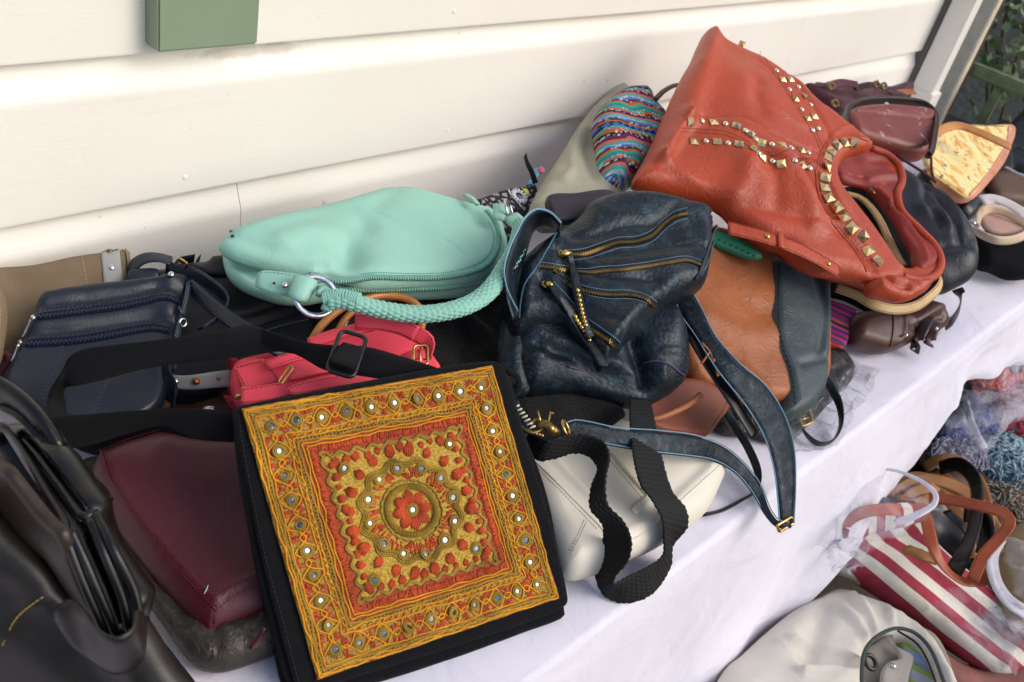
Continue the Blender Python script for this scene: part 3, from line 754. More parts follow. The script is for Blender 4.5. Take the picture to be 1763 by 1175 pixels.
B_ = [(900, 722, .125), (915, 745, .135), (945, 758, .142), (970, 750, .145), (1005, 748, .145), (1038, 760, .145), (1049, 785, .142), (1043, 825, .13), (1047, 868, .112), (1074, 898, .10), (1087, 930, .09), (1082, 965, .075), (1060, 992, .055), (1058, 1006, .042), (1082, 992, .040), (1112, 978, .040), (1142, 955, .044), (1143, 928, .06), (1139, 894, .08), (1121, 860, .10), (1103, 836, .11), (1090, 785, .12), (1084, 720, .12), (1084, 690, .115)]
def crodisp(sw, L):
    row = math.floor(L / .0075); ph = (L / .0075 - row); c = (sw / .0056 + .5 * (row % 2)); 
    return .0013 * (abs(math.sin(math.pi * c)) ** .6) * (abs(math.sin(math.pi * ph)) ** .5) - .0006
A = [P(*a) for a in A_]; B = [P(*a) for a in B_]
AB = catmull([np.concatenate([a, b]) for a, b in zip(A, B)], .0016)
for i, x in enumerate(AB):
    d = nz(x[3:] - x[:3]); x += np.concatenate([-d, d]) * .0005 * math.sin(i * .0016 / .0075 * math.pi * 2)
V, Fc, uv_ = bandmesh([x[:3] for x in AB], [x[3:] for x in AB], .0042, 36, disp=crodisp)
mesh('crochet_strap', V, Fc, BYARN, t, uvs=uv_)

# ---------- cream shoulder bag ----------
t = thing('cream_handbag', 'cream leather shoulder bag lying on the cloth under the crocheted black strap', 'handbag', P(1060, 880, 0))
seamL = [(893, 768), (930, 802), (975, 848), (1015, 888), (1036, 910)]; seamR = [(1251, 792), (1225, 815), (1184, 852), (1140, 893), (1100, 924), (1060, 940), (1036, 910)]
s = Slab('body', [(900, 740, .052), (1250, 800, .036), (985, 985, .030)], [(880, 715), (930, 700), (1000, 700), (1080, 715), (1140, 742), (1200, 770), (1247, 788), (1253, 800), (1240, 835), (1215, 882), (1180, 910), (1130, 942), (1085, 962), (1030, 985), (990, 995), (968, 985), (948, 945), (925, 890), (905, 830), (885, 770)], .030, .026, CREAM, t, Tb=.024,
         ridges=[(seamL, .005, .006), (seamR, .003, .006), ([(1055, 770), (1085, 810), (1120, 855)], .003, .005), ([(1110, 900), (1150, 870), (1195, 830)], -.003, .012)], noise_=(.003, 12), g=.005)
s.zip([(1045, 772), (1080, 812), (1118, 856)], .006, CREAM, plain('cream teeth', 'c9c2b0', .4), t, .0003)
s.patch('pull_tab', [(1092, 882), (1100, 871), (1118, 857)], [.009, .010, .009], .0025, CREAM, t, .003)
STC = plain('cream thread', 'A89F8A', .8)
s.stitch([[(1010, 898), (1000, 920), (985, 950), (973, 980)], [(1006, 896), (996, 918), (981, 948), (969, 978)], [(1035, 776), (1070, 816), (1104, 856)], [(893, 775), (940, 820), (1028, 912)], [(1040, 765), (1075, 800)]], STC, sp=.0042, ln=.0026)
s.cord('piping', seamL + [(1060, 940)], .0018, CREAM, -.0002, parent=t); s.cord('piping', seamR[:-1], .0015, CREAM, -.0004, parent=t)

# ---------- pewter bag ----------
t = thing('pewter_bag', 'crinkled pewter metallic bag lying under the burgundy bag', 'bag', P(320, 980, 0))
s = Slab('body', [(110, 800, .062), (480, 850, .05), (360, 1140, .022)], [(104, 808), (118, 795), (160, 778), (300, 760), (480, 850), (540, 1000), (530, 1095), (490, 1118), (430, 1142), (385, 1155), (348, 1152), (325, 1138), (290, 1090), (240, 1020), (190, 940), (150, 880), (118, 838)], .022, .018, PEWTER, t, Tb=.018,
         ridges=[([(128, 815), (150, 850), (200, 920), (270, 1020), (320, 1090)], -.007, .006), ([(370, 1100), (372, 1130), (376, 1150)], -.004, .004), ([(380, 1105), (440, 1085), (500, 1060)], .004, .01)], noise_=(.004, 30))
s.stitch([[(365, 1100), (368, 1130), (370, 1148)], [(132, 822), (160, 862), (205, 925)]], STD)
strap('tassel_cord', [(455, 1080, .06), (445, 1098, .05), (430, 1118, .042)], .004, .002, BURG, t)
tube('zip_slider', [P(115, 798, .085), P(125, 790, .088), P(128, 795, .086)], .003, SILVER, t, 8)

# ---------- burgundy bag ----------
t = thing('burgundy_bag', 'plain burgundy leather bag lying left of the embroidered square bag', 'bag', P(310, 900, 0))
sm = [(172, 772), (186, 815), (215, 862), (258, 922), (310, 985), (350, 1028), (372, 1050)]
s = Slab('body', [(180, 770, .088), (420, 765, .098), (360, 1095, .030)], [(156, 790), (168, 770), (200, 755), (240, 743), (276, 733), (340, 745), (430, 750), (500, 850), (520, 1000), (500, 1040), (468, 1058), (420, 1078), (372, 1100), (356, 1102), (330, 1080), (290, 1035), (250, 985), (195, 905), (165, 850), (153, 812)], .030, .028, BURG, t, Tb=.02,
         ridges=[(sm, .0035, .003), ([(372, 1050), (400, 1030), (430, 1015), (480, 1000)], .0035, .003), ([(340, 800), (360, 880), (400, 950)], -.004, .03), ([(250, 790), (275, 760), (280, 740)], -.003, .01)], noise_=(.002, 9), g=.0048)
s.cord('seam_piping', sm, .0011, BURG, .0, parent=t); s.cord('seam_piping', [(372, 1050), (368, 1075), (362, 1098)], .001, BURG, .0, parent=t)
s.stitch([[(x + 5, y - 2) for x, y in sm], [(378, 1046), (405, 1026), (432, 1012), (480, 998)], [(176, 774), (205, 762), (240, 750), (276, 740)]], STR, sp=.0038, ln=.0022)
L, N = s.many([(352, 1022), (356, 1014), (358, 1008)], .0006); tube('scratch', L, .0005, STW, t, 5)

# ---------- black briefcase front left ----------
t = thing('black_briefcase', 'glossy black leather briefcase with open compartments at the front left corner', 'briefcase', P(120, 1150, 0))
BR2 = leather('black brown leather', '17120F', .36, grain=420, gd=.0002, var=.4, coat=.3)
s0 = Slab('front_panel', [(0, 940, .20), (240, 1090, .16), (50, 1250, .04)], [(-90, 860), (0, 935), (60, 985), (110, 1035), (170, 1085), (235, 1070), (262, 1095), (300, 1150), (345, 1210), (300, 1350), (0, 1400), (-200, 1350), (-200, 1000)], .02, .03, BR2, t, noise_=(.003, 9),
          ridges=[([(0, 1108), (25, 1060), (60, 1030), (90, 1012)], .005, .005), ([(30, 1000), (120, 1080), (200, 1150)], -.006, .02)], g=.008)
s0.stitch([[(4, 1112), (27, 1066), (62, 1036), (92, 1018)]], plain('gold thread', 'A68B3B', .6), sp=.004, ln=.003, r=.0005)
s1 = Slab('flap_panel', [(0, 830, .24), (110, 930, .23), (170, 1080, .15)], [(-80, 780), (0, 805), (40, 850), (80, 892), (112, 918), (130, 960), (152, 1015), (175, 1062), (192, 1096), (160, 1085), (110, 1045), (60, 1000), (0, 940), (-80, 880)], .006, .006, leather('black leather brown reflection', '2A2018', .35, grain=420, gd=.0002, var=.3, coat=.35), t, noise_=(.004, 6), g=.006,  # brown reflection on the black flap is put into its base colour
          ridges=[([(0, 850), (50, 910), (100, 950), (140, 1030)], .004, .012), ([(0, 900), (60, 960), (120, 1020)], -.004, .016)])
s2 = Slab('compartment', [(20, 760, .222), (160, 920, .212), (215, 1080, .14)], [(-40, 760), (0, 735), (30, 740), (80, 775), (125, 835), (160, 882), (172, 930), (205, 985), (240, 1040), (238, 1078), (208, 1100), (185, 1092), (150, 1020), (115, 950), (60, 880), (0, 810)], .003, .004, BLACKL, t, Tb=.03, rb=.04, g=.004,
          ridges=[([(8, 765), (50, 832), (98, 900)], -.030, .009), ([(50, 758), (98, 822), (145, 880)], -.030, .008), ([(128, 950), (160, 1030), (190, 1088)], -.014, .006), ([(165, 930), (200, 1010), (222, 1075)], -.014, .006)])
for q in ([(-30, 770), (0, 800), (50, 868), (94, 912), (107, 917), (112, 903), (82, 850), (44, 780), (16, 742), (0, 733)], [(22, 736), (58, 775), (108, 842), (136, 884), (149, 891), (158, 878), (136, 842), (98, 785), (56, 742)],
          [(110, 918), (134, 980), (163, 1050), (184, 1096)], [(120, 910), (150, 975), (184, 1056), (200, 1096)], [(152, 893), (180, 955), (210, 1030), (222, 1088)], [(162, 882), (196, 948), (230, 1015), (242, 1070)]):
    Lc = catmull([P(x, y, .236 if y < 925 else .236 - (y - 925) / 175 * .075) for x, y in q], .006); tube('rim_edge', Lc, .0042, BLACKL, t, 8)
s3 = Slab('side_panel', [(150, 885, .19), (235, 1180, .10), (340, 1200, .05)], [(150, 878), (165, 885), (205, 950), (240, 1010), (262, 1080), (300, 1130), (345, 1200), (300, 1240), (262, 1180), (232, 1080), (200, 1000), (165, 920)], .003, .003, BLACKL, t, g=.006)
rails('closing_tab', [(96, 1045, .205), (118, 1032, .208), (140, 1048, .208), (165, 1080, .21), (200, 1098, .212), (228, 1082, .212), (236, 1050, .212)], [(94, 1068, .185), (118, 1105, .175), (148, 1132, .165), (180, 1155, .158), (212, 1160, .155), (246, 1135, .16), (252, 1070, .175)], .004, BR2, t, nx=8, bulge=.003)
rails('handle', [(-60, 620, .29), (0, 652, .285), (40, 682, .28), (78, 722, .27), (108, 768, .255)], [(-60, 680, .26), (0, 700, .255), (28, 712, .255), (58, 742, .25), (88, 786, .24)], .010, BLACKL, t, bulge=.004)
s4 = Slab('handle_mount', [(90, 780, .23), (120, 800, .21), (130, 790, .215)], [(88, 786), (108, 766), (130, 790), (138, 808), (122, 818), (104, 804)], .006, .006, BLACKL, t)
strap('trim_edge', [(0, 700, .262), (30, 716, .262), (58, 745, .256), (86, 790, .244)], .006, .004, BLACKL, t, tw=30)
# ================= EMBROIDERED SQUARE BAG =================
t = thing('embroidered_bag', 'black shoulder bag with a mustard embroidered square flap and round mirrors', 'bag', P(690, 900, 0))
q4 = [CAM + ray(*p) * k for p, k in zip([(415, 705), (845, 630), (960, 1030), (545, 1170)], [1., 1.1131074, 1.14570379, 1.02900175])]
sc = (TZ + .85 - (TZ + .219)) / (CAM[2] - q4[0][2])
q4 = [CAM + (p - CAM) * sc for p in q4]
off_n = nz(np.cross(q4[1] - q4[0], q4[3] - q4[0])); off_n = off_n if off_n[2] > 0 else -off_n
pl = [tuple(p) for p in q4[:3]]
def slab_m(name, outl, dn, T, r, mat, **k):
    return Slab(name, [np.array(p) - off_n * dn for p in pl], outl, T, r, mat, t, px=False, **k)
f_out = [(400, 712), (405, 702), (430, 695), (600, 662), (760, 632), (850, 622), (866, 630), (880, 668), (905, 760), (935, 860), (962, 960), (977, 1030), (974, 1042), (940, 1060), (800, 1108), (650, 1155), (545, 1186), (512, 1184), (505, 1170), (480, 1080), (450, 960), (420, 810)]
sl = slab_m('flap', f_out, .003, .0028, .004, BLACKF, Tb=.003, noise_=(.0007, 9), g=.007)
b_out = [(404, 716), (420, 700), (760, 640), (872, 640), (900, 730), (940, 850), (960, 960), (968, 1050), (966, 1064), (900, 1090), (780, 1135), (620, 1185), (545, 1200), (505, 1195), (470, 1100), (430, 920)]
slab_m('body', b_out, .016, .009, .007, BLACKF, Tb=.008, noise_=(.003, 12), g=.008, ridges=[([(600, 1180), (780, 1125), (960, 1060)], .003, .005)])
b2 = [(404, 716), (430, 700), (860, 650), (905, 760), (940, 860), (945, 960), (940, 1080), (915, 1105), (800, 1140), (700, 1172), (560, 1215), (500, 1210), (470, 1120), (430, 930)]
slab_m('back_panel', b2, .036, .010, .010, BLACKF, Tb=.010, noise_=(.004, 9), g=.008, ridges=[([(650, 1180), (780, 1140), (930, 1090)], -.003, .006)])
sl.stitch([[(410, 712), (425, 806), (456, 956), (490, 1080), (514, 1176)], [(870, 640), (908, 762), (945, 890), (971, 1030)]], plain('black thread b', '24252c', .8))
# local square coordinates s,t in [-1,1] -> world, on the flap
O4 = (q4[0] + q4[1] + q4[2] + q4[3]) / 4; EX = (q4[1] - q4[0] + q4[2] - q4[3]) / 4; EY = (q4[0] - q4[3] + q4[1] - q4[2]) / 4
def wob(s_, t_): 
    return .004 * np.array([noise.noise(Vector((s_ * 2.1, t_ * 2.1, 3))), noise.noise(Vector((s_ * 2.1, t_ * 2.1, 9)))])
def relief(s_, t_): return .0016 * noise.noise(Vector((s_ * 5, t_ * 5, 1))) + .0006 * noise.noise(Vector((s_ * 17, t_ * 17, 4))) 
def E(s_, t_, h=0.):
    w = wob(s_, t_)
    return O4 + EX * (s_ + w[0] * 1.5) + EY * (t_ + w[1] * 1.5) + off_n * (.0034 + relief(s_, t_) + h)
# the cloth panel: mustard ground, rust bands
PM = M('embroidered cloth'); uvs_ = PM.uv(); sx = PM.n('SeparateXYZ'); PM.l(uvs_, sx.inputs[0])
nn_ = PM.tex('Noise', 4, uvs_, Detail=3.); jit = PM.math('MULTIPLY', PM.math('SUBTRACT', nn_.outputs[0], .5), .05)
ax_ = PM.math('ABSOLUTE', sx.outputs[0]); ay_ = PM.math('ABSOLUTE', sx.outputs[1]); mx = PM.math('ADD', PM.math('MAXIMUM', ax_, ay_), jit)
fine = PM.tex('Noise', 42, uvs_, Detail=5., Roughness=.7); fine2 = PM.tex('Noise', 130, uvs_, Detail=2.)
must = PM.ramp(fine.outputs[0], [(.3, lin('9C7A26')), (.5, lin('C69F38')), (.72, lin('D9BC5A'))])
rust = PM.ramp(fine.outputs[0], [(.3, lin('8A3418')), (.7, lin('BC5428'))])
bord = PM.mix(PM.ramp(PM.tex('Noise', 16, uvs_, Detail=3.).outputs[0], [(.50, 0.), (.58, 1.)]), PM.ramp(fine.outputs[0], [(.3, lin('8A6A22')), (.7, lin('C2A044'))]), rust)
inner = PM.ramp(mx, [(0, 0.), (.54, 0.), (.545, 1.), (.70, 1.)], 'LINEAR')
col = PM.mix(inner, must, rust); col = PM.mix(PM.ramp(mx, [(.705, 0.), (.71, 1.)]), col, bord)
thr = PM.tex('Wave', 60, uvs_, wave_type='BANDS', bands_direction='DIAGONAL', Distortion=6.)
PM.set(Base_Color=col, Roughness=.8, Specular_IOR_Level=.3, Sheen_Weight=.15)
thread_shade = PM.tex('Noise', 60, uvs_, Detail=4., Roughness=.75); PM.set(Base_Color=PM.mix(PM.ramp(thread_shade.outputs[0], [(.40, .62), (.50, 0.)]), col, lin('4A3512')))  # dark flecks paint black thread and its shadows round the cords
b = PM.bump(thr.outputs[1], .0005, .5); b = PM.bump(fine.outputs[0], .0016, .8, b); b = PM.bump(fine2.outputs[0], .0005, .8, b)
n = 150; V = []; uv = []
for i in range(n + 1):
    for j in range(n + 1):
        s_, t_ = -1 + 2 * i / n, -1 + 2 * j / n
        e = .004 * noise.noise(Vector((s_ * 7, t_ * 7, 0))) if (abs(s_) > .99 or abs(t_) > .99) else 0
        V.append(E(s_ * (1 + e), t_ * (1 + e), .0010 * noise.noise(Vector((s_ * 30, t_ * 30, 2))) if max(abs(s_), abs(t_)) < .55 else 0)); uv.append((s_, t_))
Fc = [(i * (n + 1) + j, (i + 1) * (n + 1) + j, (i + 1) * (n + 1) + j + 1, i * (n + 1) + j + 1) for i in range(n) for j in range(n)]
k0 = len(V); ringi = [i * (n + 1) for i in range(n + 1)] + [n * (n + 1) + j for j in range(1, n + 1)] + [i * (n + 1) + n for i in range(n - 1, -1, -1)] + [j for j in range(n - 1, 0, -1)]
for r_ in ringi: V.append(V[r_] - off_n * .002); uv.append(uv[r_])
Fc += [(ringi[a], k0 + a, k0 + (a + 1) % len(ringi), ringi[(a + 1) % len(ringi)]) for a in range(len(ringi))]
panel = mesh('embroidered_panel', V, Fc, PM.m, t, uvs=uv)
YC = plain('mustard cord', 'C88A20', .8, .2, .3); OC = plain('olive cord', '8E7226', .7, .3, .35); RC = plain('rust thread', 'AE4420', .7, .3, .3)
def Ecord(J, pts, r=.0013, h=.0008, jit=.004, closed=False, step=.02, seed=0):
    pp = catmull([(*p, 0) for p in pts], step, closed); out = []
    for k, p in enumerate(pp):
        out.append(E(p[0] + jit * noise.noise(Vector((p[0] * 9, p[1] * 9, seed))), p[1] + jit * noise.noise(Vector((p[0] * 9, p[1] * 9, seed + 5))), h + .0004 * noise.noise(Vector((k * .7, seed, 0)))))
    J.tube(out, r, 5, closed)
def sq(a, nseg=14):
    out = []
    for (x0, y0), (x1, y1) in (((-a, -a), (a, -a)), ((a, -a), (a, a)), ((a, a), (-a, a)), ((-a, a), (-a, -a))):
        for k in range(nseg): out.append((x0 + (x1 - x0) * k / nseg, y0 + (y1 - y0) * k / nseg))
    return out
J = Join(); random.seed(3)
for a, seed in ((.985, 1), (.965, 2), (.925, 3), (.755, 4), (.72, 5), (.665, 6), (.64, 7)):
    Ecord(J, sq(a, 30), .00095 if a < .97 else .0012, .0006, .016, True, .02, seed)
# lattice of diamonds in the border, one per mirror
NM = 10; mc = [-.84 + 1.68 * i / (NM - 1) for i in range(NM)]
for side in range(4):
    def rot(p, k=side):
        for _ in range(k): p = (-p[1], p[0])
        return p
    for sgn in (1, -1):
        pts = []
        for i in range(2 * NM - 1):
            x = -.84 + 1.68 * i / (2 * NM - 2); y = .84 + sgn * (.078 if i % 2 == 0 else -.0) * (1 if i % 2 == 0 else 0)
            if i % 2: y = .84 - sgn * .02
            pts.append(rot((x, y)))
        Ecord(J, pts, .00095, .0008, .02, False, .02, 10 + side + sgn)
    # short diagonal dashes in the inner lane
    for i in range(26):
        x = -.7 + 1.4 * i / 25; Ecord(J, [rot((x, .725)), rot((x + .03, .745))], .0009, .0008, .01, False, .02, i)
J.build('mustard_cord', YC, t, kind='stuff')
J = Join()
for a in (.945, .69): Ecord(J, sq(a, 40), .0014, .0004, .02, True, .02, 31)
# small zigzags between the outer and inner lines
for a, am, nn in ((.955, .016, 60), (.70, .018, 50)):
    for k in range(4):
        pts = []
        for i in range(nn):
            x = -a + 2 * a * i / (nn - 1); y = a + am * (1 if i % 2 else -1); p = (x, y)
            for _ in range(k): p = (-p[1], p[0])
            pts.append(p)
        Ecord(J, pts, .0009, .0007, .006, False, .02, 40 + k)
# scalloped frame
pts = []; N_ = 9
for k in range(4):
    for i in range(N_ * 4):
        u_ = i / (N_ * 4); x = -.57 + 1.14 * u_; y = .560 + .020 * math.sin(u_ * N_ * 2 * math.pi) + (-.02 if .06 < u_ < .94 else .0); p = (x, y)
        for _ in range(k): p = (p[1], -p[0])
        pts.append(p)
pts2 = pts[::-1]
for d in (0, .014, -.012): Ecord(J, [(x * (1 + d), y * (1 + d)) for x, y in pts], .0010, .0009, .006, True, .02, 50)
def circ(R, w=0, nw=0, n_=60, ph=0): return [((R + w * math.sin(nw * a + ph)) * math.cos(a), (R + w * math.sin(nw * a + ph)) * math.sin(a)) for a in np.linspace(0, 2 * math.pi, n_, endpoint=False)]
for R_ in np.linspace(.170, .205, 4): Ecord(J, circ(R_), .0011, .0010, .006, True, .02, 60)
for R_ in (.385, .365, .40): Ecord(J, circ(R_, .022, 12, 144), .0011, .0009, .006, True, .02, 61)
for R_ in (.235,): Ecord(J, circ(R_, .004, 24, 144), .0010, .0012, .006, True, .02, 62)
# radial stitches across the rings
for k in range(110):
    a = 2 * math.pi * k / 110 + .02 * random.random(); ca, sa = math.cos(a), math.sin(a)
    Ecord(J, [(.165 * ca, .165 * sa), (.212 * math.cos(a + .05), .212 * math.sin(a + .05))], .0006, .0022, 0, False, .03, 5)
for k in range(150):
    a = 2 * math.pi * k / 150; ca, sa = math.cos(a), math.sin(a); w = .022 * math.sin(12 * a)
    Ecord(J, [((.350 + w) * ca, (.350 + w) * sa), ((.395 + w) * math.cos(a + .02), (.395 + w) * math.sin(a + .02))], .0006, .0016, 0, False, .03, 5)
J.build('olive_cord', OC, t, kind='stuff')
# rust satin field round the centre and in the frame: many short threads
J = Join()
for k in range(260):
    a = random.uniform(0, 2 * math.pi); r0 = random.uniform(.24, .33)
    Ecord(J, [(r0 * math.cos(a), r0 * math.sin(a)), ((r0 + .045) * math.cos(a + .03), (r0 + .045) * math.sin(a + .03))], .0008, .0005, 0, False, .03, 5)
for k in range(1300):
    sd_ = k % 4; x = random.uniform(-.64, .64); y = random.uniform(.575, .615); p0, p1 = (x, y), (x + .004, y + .035)
    for _ in range(sd_): p0 = (-p0[1], p0[0]); p1 = (-p1[1], p1[0])
    if max(abs(p1[0]), abs(p1[1])) < .64: Ecord(J, [p0, p1], .0008, .0004, 0, False, .03, 5)
for k in range(700):     # tufts between the lattice
    sd_ = k % 4; i = random.randint(0, NM - 2); x = (mc[i] + mc[i + 1]) / 2 + random.gauss(0, .016); y = .84 + random.choice((-1, 1)) * random.uniform(.02, .075)
    p0, p1 = (x, y), (x + random.uniform(-.02, .02), y + .028)
    for _ in range(sd_): p0 = (-p0[1], p0[0]); p1 = (-p1[1], p1[0])
    Ecord(J, [p0, p1], .0008, .0004, 0, False, .03, 5)
J.build('rust_thread', RC, t, kind='stuff')
# petals
def petal(L, w, n_=5):
    J = Join()
    for i in range(n_):
        u_ = (i + .5) / n_ * 2 - 1; yy = math.sqrt(max(0, 1 - u_ * u_))
        V_ = [(-L * .5 * yy, u_ * w * .5, 0), (0, u_ * w * .5, .0011), (L * (.62 if abs(u_) < .3 else .5) * yy, u_ * w * .5, 0)]
        J.tube([np.array(v) for v in V_], w / n_ * .62, 5)
    me = bpy.data.meshes.new('petal'); me.from_pydata([tuple(v) for v in J.V], [], J.F); me.polygons.foreach_set('use_smooth', [True] * len(me.polygons)); me.materials.append(RC); return me
PE = petal(.0105, .0085); PE2 = petal(.018, .0115)
exn, eyn = nz(EX), nz(EY)
def put_petal(me, s_, t_, ang, sc=1.):
    place('petal', me, None, E(s_, t_, .0006), off_n, exn * math.cos(ang) + eyn * math.sin(ang), t, sc)
for k in range(4):
    for i in range(12):
        x = -.47 + .94 * i / 11 + random.uniform(-.008, .008); p = (x, .492 + random.uniform(-.012, .012)); ang = -math.pi / 2
        for _ in range(k): p = (-p[1], p[0]); ang += math.pi / 2
        put_petal(PE, p[0], p[1], ang + random.uniform(-.25, .25), random.uniform(.65, 1.05))
for i in range(20):
    a = 2 * math.pi * (i + .3) / 20; R_ = .475
    put_petal(PE, R_ * math.cos(a), R_ * math.sin(a), a, random.uniform(1.0, 1.35)) if abs(abs(math.cos(a)) - .707) > .12 or True else None
for i in range(8):
    a = 2 * math.pi * i / 8; put_petal(PE2, .095 * math.cos(a), .095 * math.sin(a), a, .92)
# mirrors with stitched rims
mir = metal('mirror glass', '8F9AA4', .12); mm = disc_mesh('mirror', .0028, .0008, 14, False)
rimj = Join()
rimj.tube([np.array((.0044 * math.cos(a), .0044 * math.sin(a), .0006)) for a in np.linspace(0, 2 * math.pi, 16, endpoint=False)], .0014, 6, True)
rimj.tube([np.array((.0064 * math.cos(a), .0064 * math.sin(a), .0002)) for a in np.linspace(0, 2 * math.pi, 18, endpoint=False)], .0010, 6, True)
rme = bpy.data.meshes.new('mirror_rim'); rme.from_pydata([tuple(v) for v in rimj.V], [], rimj.F); rme.polygons.foreach_set('use_smooth', [True] * len(rme.polygons)); rme.materials.append(OC)
spots = []
for k in range(4):
    for i in range(NM - 1):
        p = (mc[i], .84)
        for _ in range(k): p = (-p[1], p[0])
        spots.append(p)
for i in range(12): a = 2 * math.pi * (i + .1) / 12; spots.append((.345 * math.cos(a), .345 * math.sin(a)))
spots += [(-.42, .42), (.44, .44), (.42, -.42), (-.43, -.44), (0, .0)]
for (a, b_) in spots:
    a += random.uniform(-.008, .008); b_ += random.uniform(-.008, .008); tl = off_n + .22 * np.array([random.gauss(0, 1), random.gauss(0, 1), 0])
    o = place('mirror', mm, mir, E(a, b_, .0012), tl, exn, t, random.uniform(.82, 1.1))
    c = bpy.data.objects.new('mirror_rim', rme); COL.objects.link(c); c.parent = t; c.matrix_parent_inverse = Matrix.Translation(-t.location); c.matrix_basis = o.matrix_basis.copy()
# shoulder strap with slider
SH = .0032
rails('shoulder_strap', [(430, 560, .205), (475, 574, .21), (526, 589, .214), (577, 595, .22), (628, 597, .224), (685, 612, .224), (745, 631, .218), (800, 655, .19)],
      [(455, 592, .195), (490, 602, .195), (520, 616, .198), (558, 637, .202), (605, 645, .206), (653, 652, .208), (705, 655, .205), (760, 675, .18)], SH, BLACKF, t)
rails('strap_fold', [(60, 760, .15), (78, 725, .155), (84, 680, .165), (106, 640, .20), (122, 612, .215), (150, 600, .222), (200, 594, .224), (300, 582, .222), (380, 569, .218), (430, 560, .212), (470, 573, .20)],
      [(118, 775, .115), (116, 740, .12), (113, 700, .13), (112, 668, .165), (135, 664, .185), (175, 655, .19), (240, 637, .192), (320, 624, .19), (400, 616, .187), (470, 606, .184), (510, 610, .182)], SH, BLACKF, t)
rails('strap_end', [(60, 725, .150), (100, 718, .16), (160, 713, .168), (250, 706, .178), (340, 704, .19), (400, 709, .20), (470, 720, .195)],
      [(70, 765, .13), (120, 772, .135), (165, 764, .143), (220, 747, .152), (280, 735, .16), (335, 755, .165), (400, 762, .165), (470, 770, .16)][0:7], SH, BLACKF, t, bulge=.006)
c = P(597, 613, .222); d = P(560, 600, .222) - P(630, 620, .222); e = P(585, 645, .21) - P(607, 583, .226)
o, A, B = strap('slider_loop', [(578, 606, .228), (600, 612, .229), (618, 618, .228)], .040, .004, BLACKF, t)
buckle('strap_slider', c + np.array([0, 0, .003]), d, e, .030, .056, .0026, PEW2, t, prong=False)
# knot of the strap at the top right corner
tube('strap_knot', [P(*p) for p in [(872, 640, .17), (888, 652, .165), (890, 672, .155), (878, 680, .15), (868, 668, .155), (874, 655, .165), (886, 660, .16)]], .006, BLACKF, t, 8, step=.004)
# ---------- coral satchel ----------
def Z4(x, y, z=None):  # reading helper: zoomed crop coordinates of the satchel -> photo pixels
    return (240 + x / 3.148, 480 + y / 3.148) if z is None else (240 + x / 3.148, 480 + y / 3.148, z)
t = thing('coral_satchel', 'bright coral pink leather satchel with gold buckles behind the embroidered bag', 'satchel', P(560, 640, 0))
s = Slab('body', [(405, 640, .125), (735, 600, .145), (430, 700, .105)], [Z4(*p) for p in [(515, 470), (560, 440), (700, 405), (850, 385), (920, 345), (1160, 262), (1240, 215), (1400, 240), (1530, 330), (1600, 440), (1630, 500), (1600, 560), (1200, 640), (760, 700), (620, 740), (540, 700), (500, 620), (490, 540)]], .016, .008, CORAL, t, Tb=.03, g=.005, noise_=(.001, 10))
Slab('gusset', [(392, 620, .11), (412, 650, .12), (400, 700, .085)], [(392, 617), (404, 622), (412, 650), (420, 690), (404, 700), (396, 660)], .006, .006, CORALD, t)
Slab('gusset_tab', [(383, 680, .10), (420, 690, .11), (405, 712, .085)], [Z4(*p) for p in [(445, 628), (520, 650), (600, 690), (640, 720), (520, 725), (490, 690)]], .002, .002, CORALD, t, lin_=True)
f1 = Slab('side_flap', [(402, 640, .147), (735, 600, .166), (430, 700, .126)], [Z4(*p) for p in [(510, 478), (520, 470), (670, 432), (700, 470), (765, 552), (740, 565), (600, 600), (572, 600), (555, 580)]], .0022, .0025, CORAL, t, Tb=.001, g=.003)
f1.stitch([[Z4(525, 482), Z4(660, 448)], [Z4(680, 450), Z4(750, 550)], [Z4(525, 490), Z4(578, 590)]], STR, sp=.0036, ln=.0022, r=.00045)
strap('handle', [Z4(920, 352, .172, ) + (10,), Z4(1000, 322, .178) + (10,), Z4(1100, 292, .184) + (10,), Z4(1200, 268, .188) + (10,), Z4(1260, 255, .188) + (10,)], .016, .007, CORAL, t, bulge=.003)
o, A, B = strap('handle_strap', [Z4(1240, 230, .190) + (45,), Z4(1320, 236, .196) + (60,), Z4(1410, 255, .198) + (65,), Z4(1500, 300, .196) + (65,), Z4(1560, 340, .19) + (70,), Z4(1572, 390, .182) + (70,), Z4(1560, 440, .174) + (60,)], .020, .003, CORAL, t, st=STR)
o, A, B = strap('handle_strap', [Z4(1168, 232, .20) + (55,), Z4(1230, 234, .202) + (55,), Z4(1320, 240, .203) + (60,), Z4(1420, 262, .203) + (65,), Z4(1500, 300, .2) + (65,)], .020, .003, CORAL, t, st=STR)
strap('belt', [Z4(556, 640, .148), Z4(600, 636, .150), Z4(700, 620, .153), Z4(850, 590, .155), Z4(1000, 560, .157), Z4(1150, 540, .157), Z4(1300, 520, .157)], .021, .003, CORAL, t, tw=25, st=STR)
o, A, B = strap('belt_tongue', [Z4(802, 612, .163) + (25, .004), Z4(830, 606, .164) + (25, .012), Z4(900, 592, .164) + (25, .0155), Z4(1000, 572, .165) + (25, .0165), Z4(1150, 548, .165) + (25, .0165), Z4(1250, 535, .165) + (25, .0165)], .0165, .003, CORAL, t, st=STR)
strap('belt_strip', [Z4(690, 470, .158) + (15,), Z4(780, 440, .160) + (15,), Z4(900, 405, .162) + (15,)], .014, .003, CORAL, t, st=STR)
strap('buckle_strap', [Z4(805, 520, .164) + (5,), Z4(850, 505, .168) + (15,), Z4(920, 490, .169) + (15,), Z4(980, 478, .168) + (15,), Z4(1060, 470, .165) + (15,)], .019, .003, CORAL, t, bulge=.003)
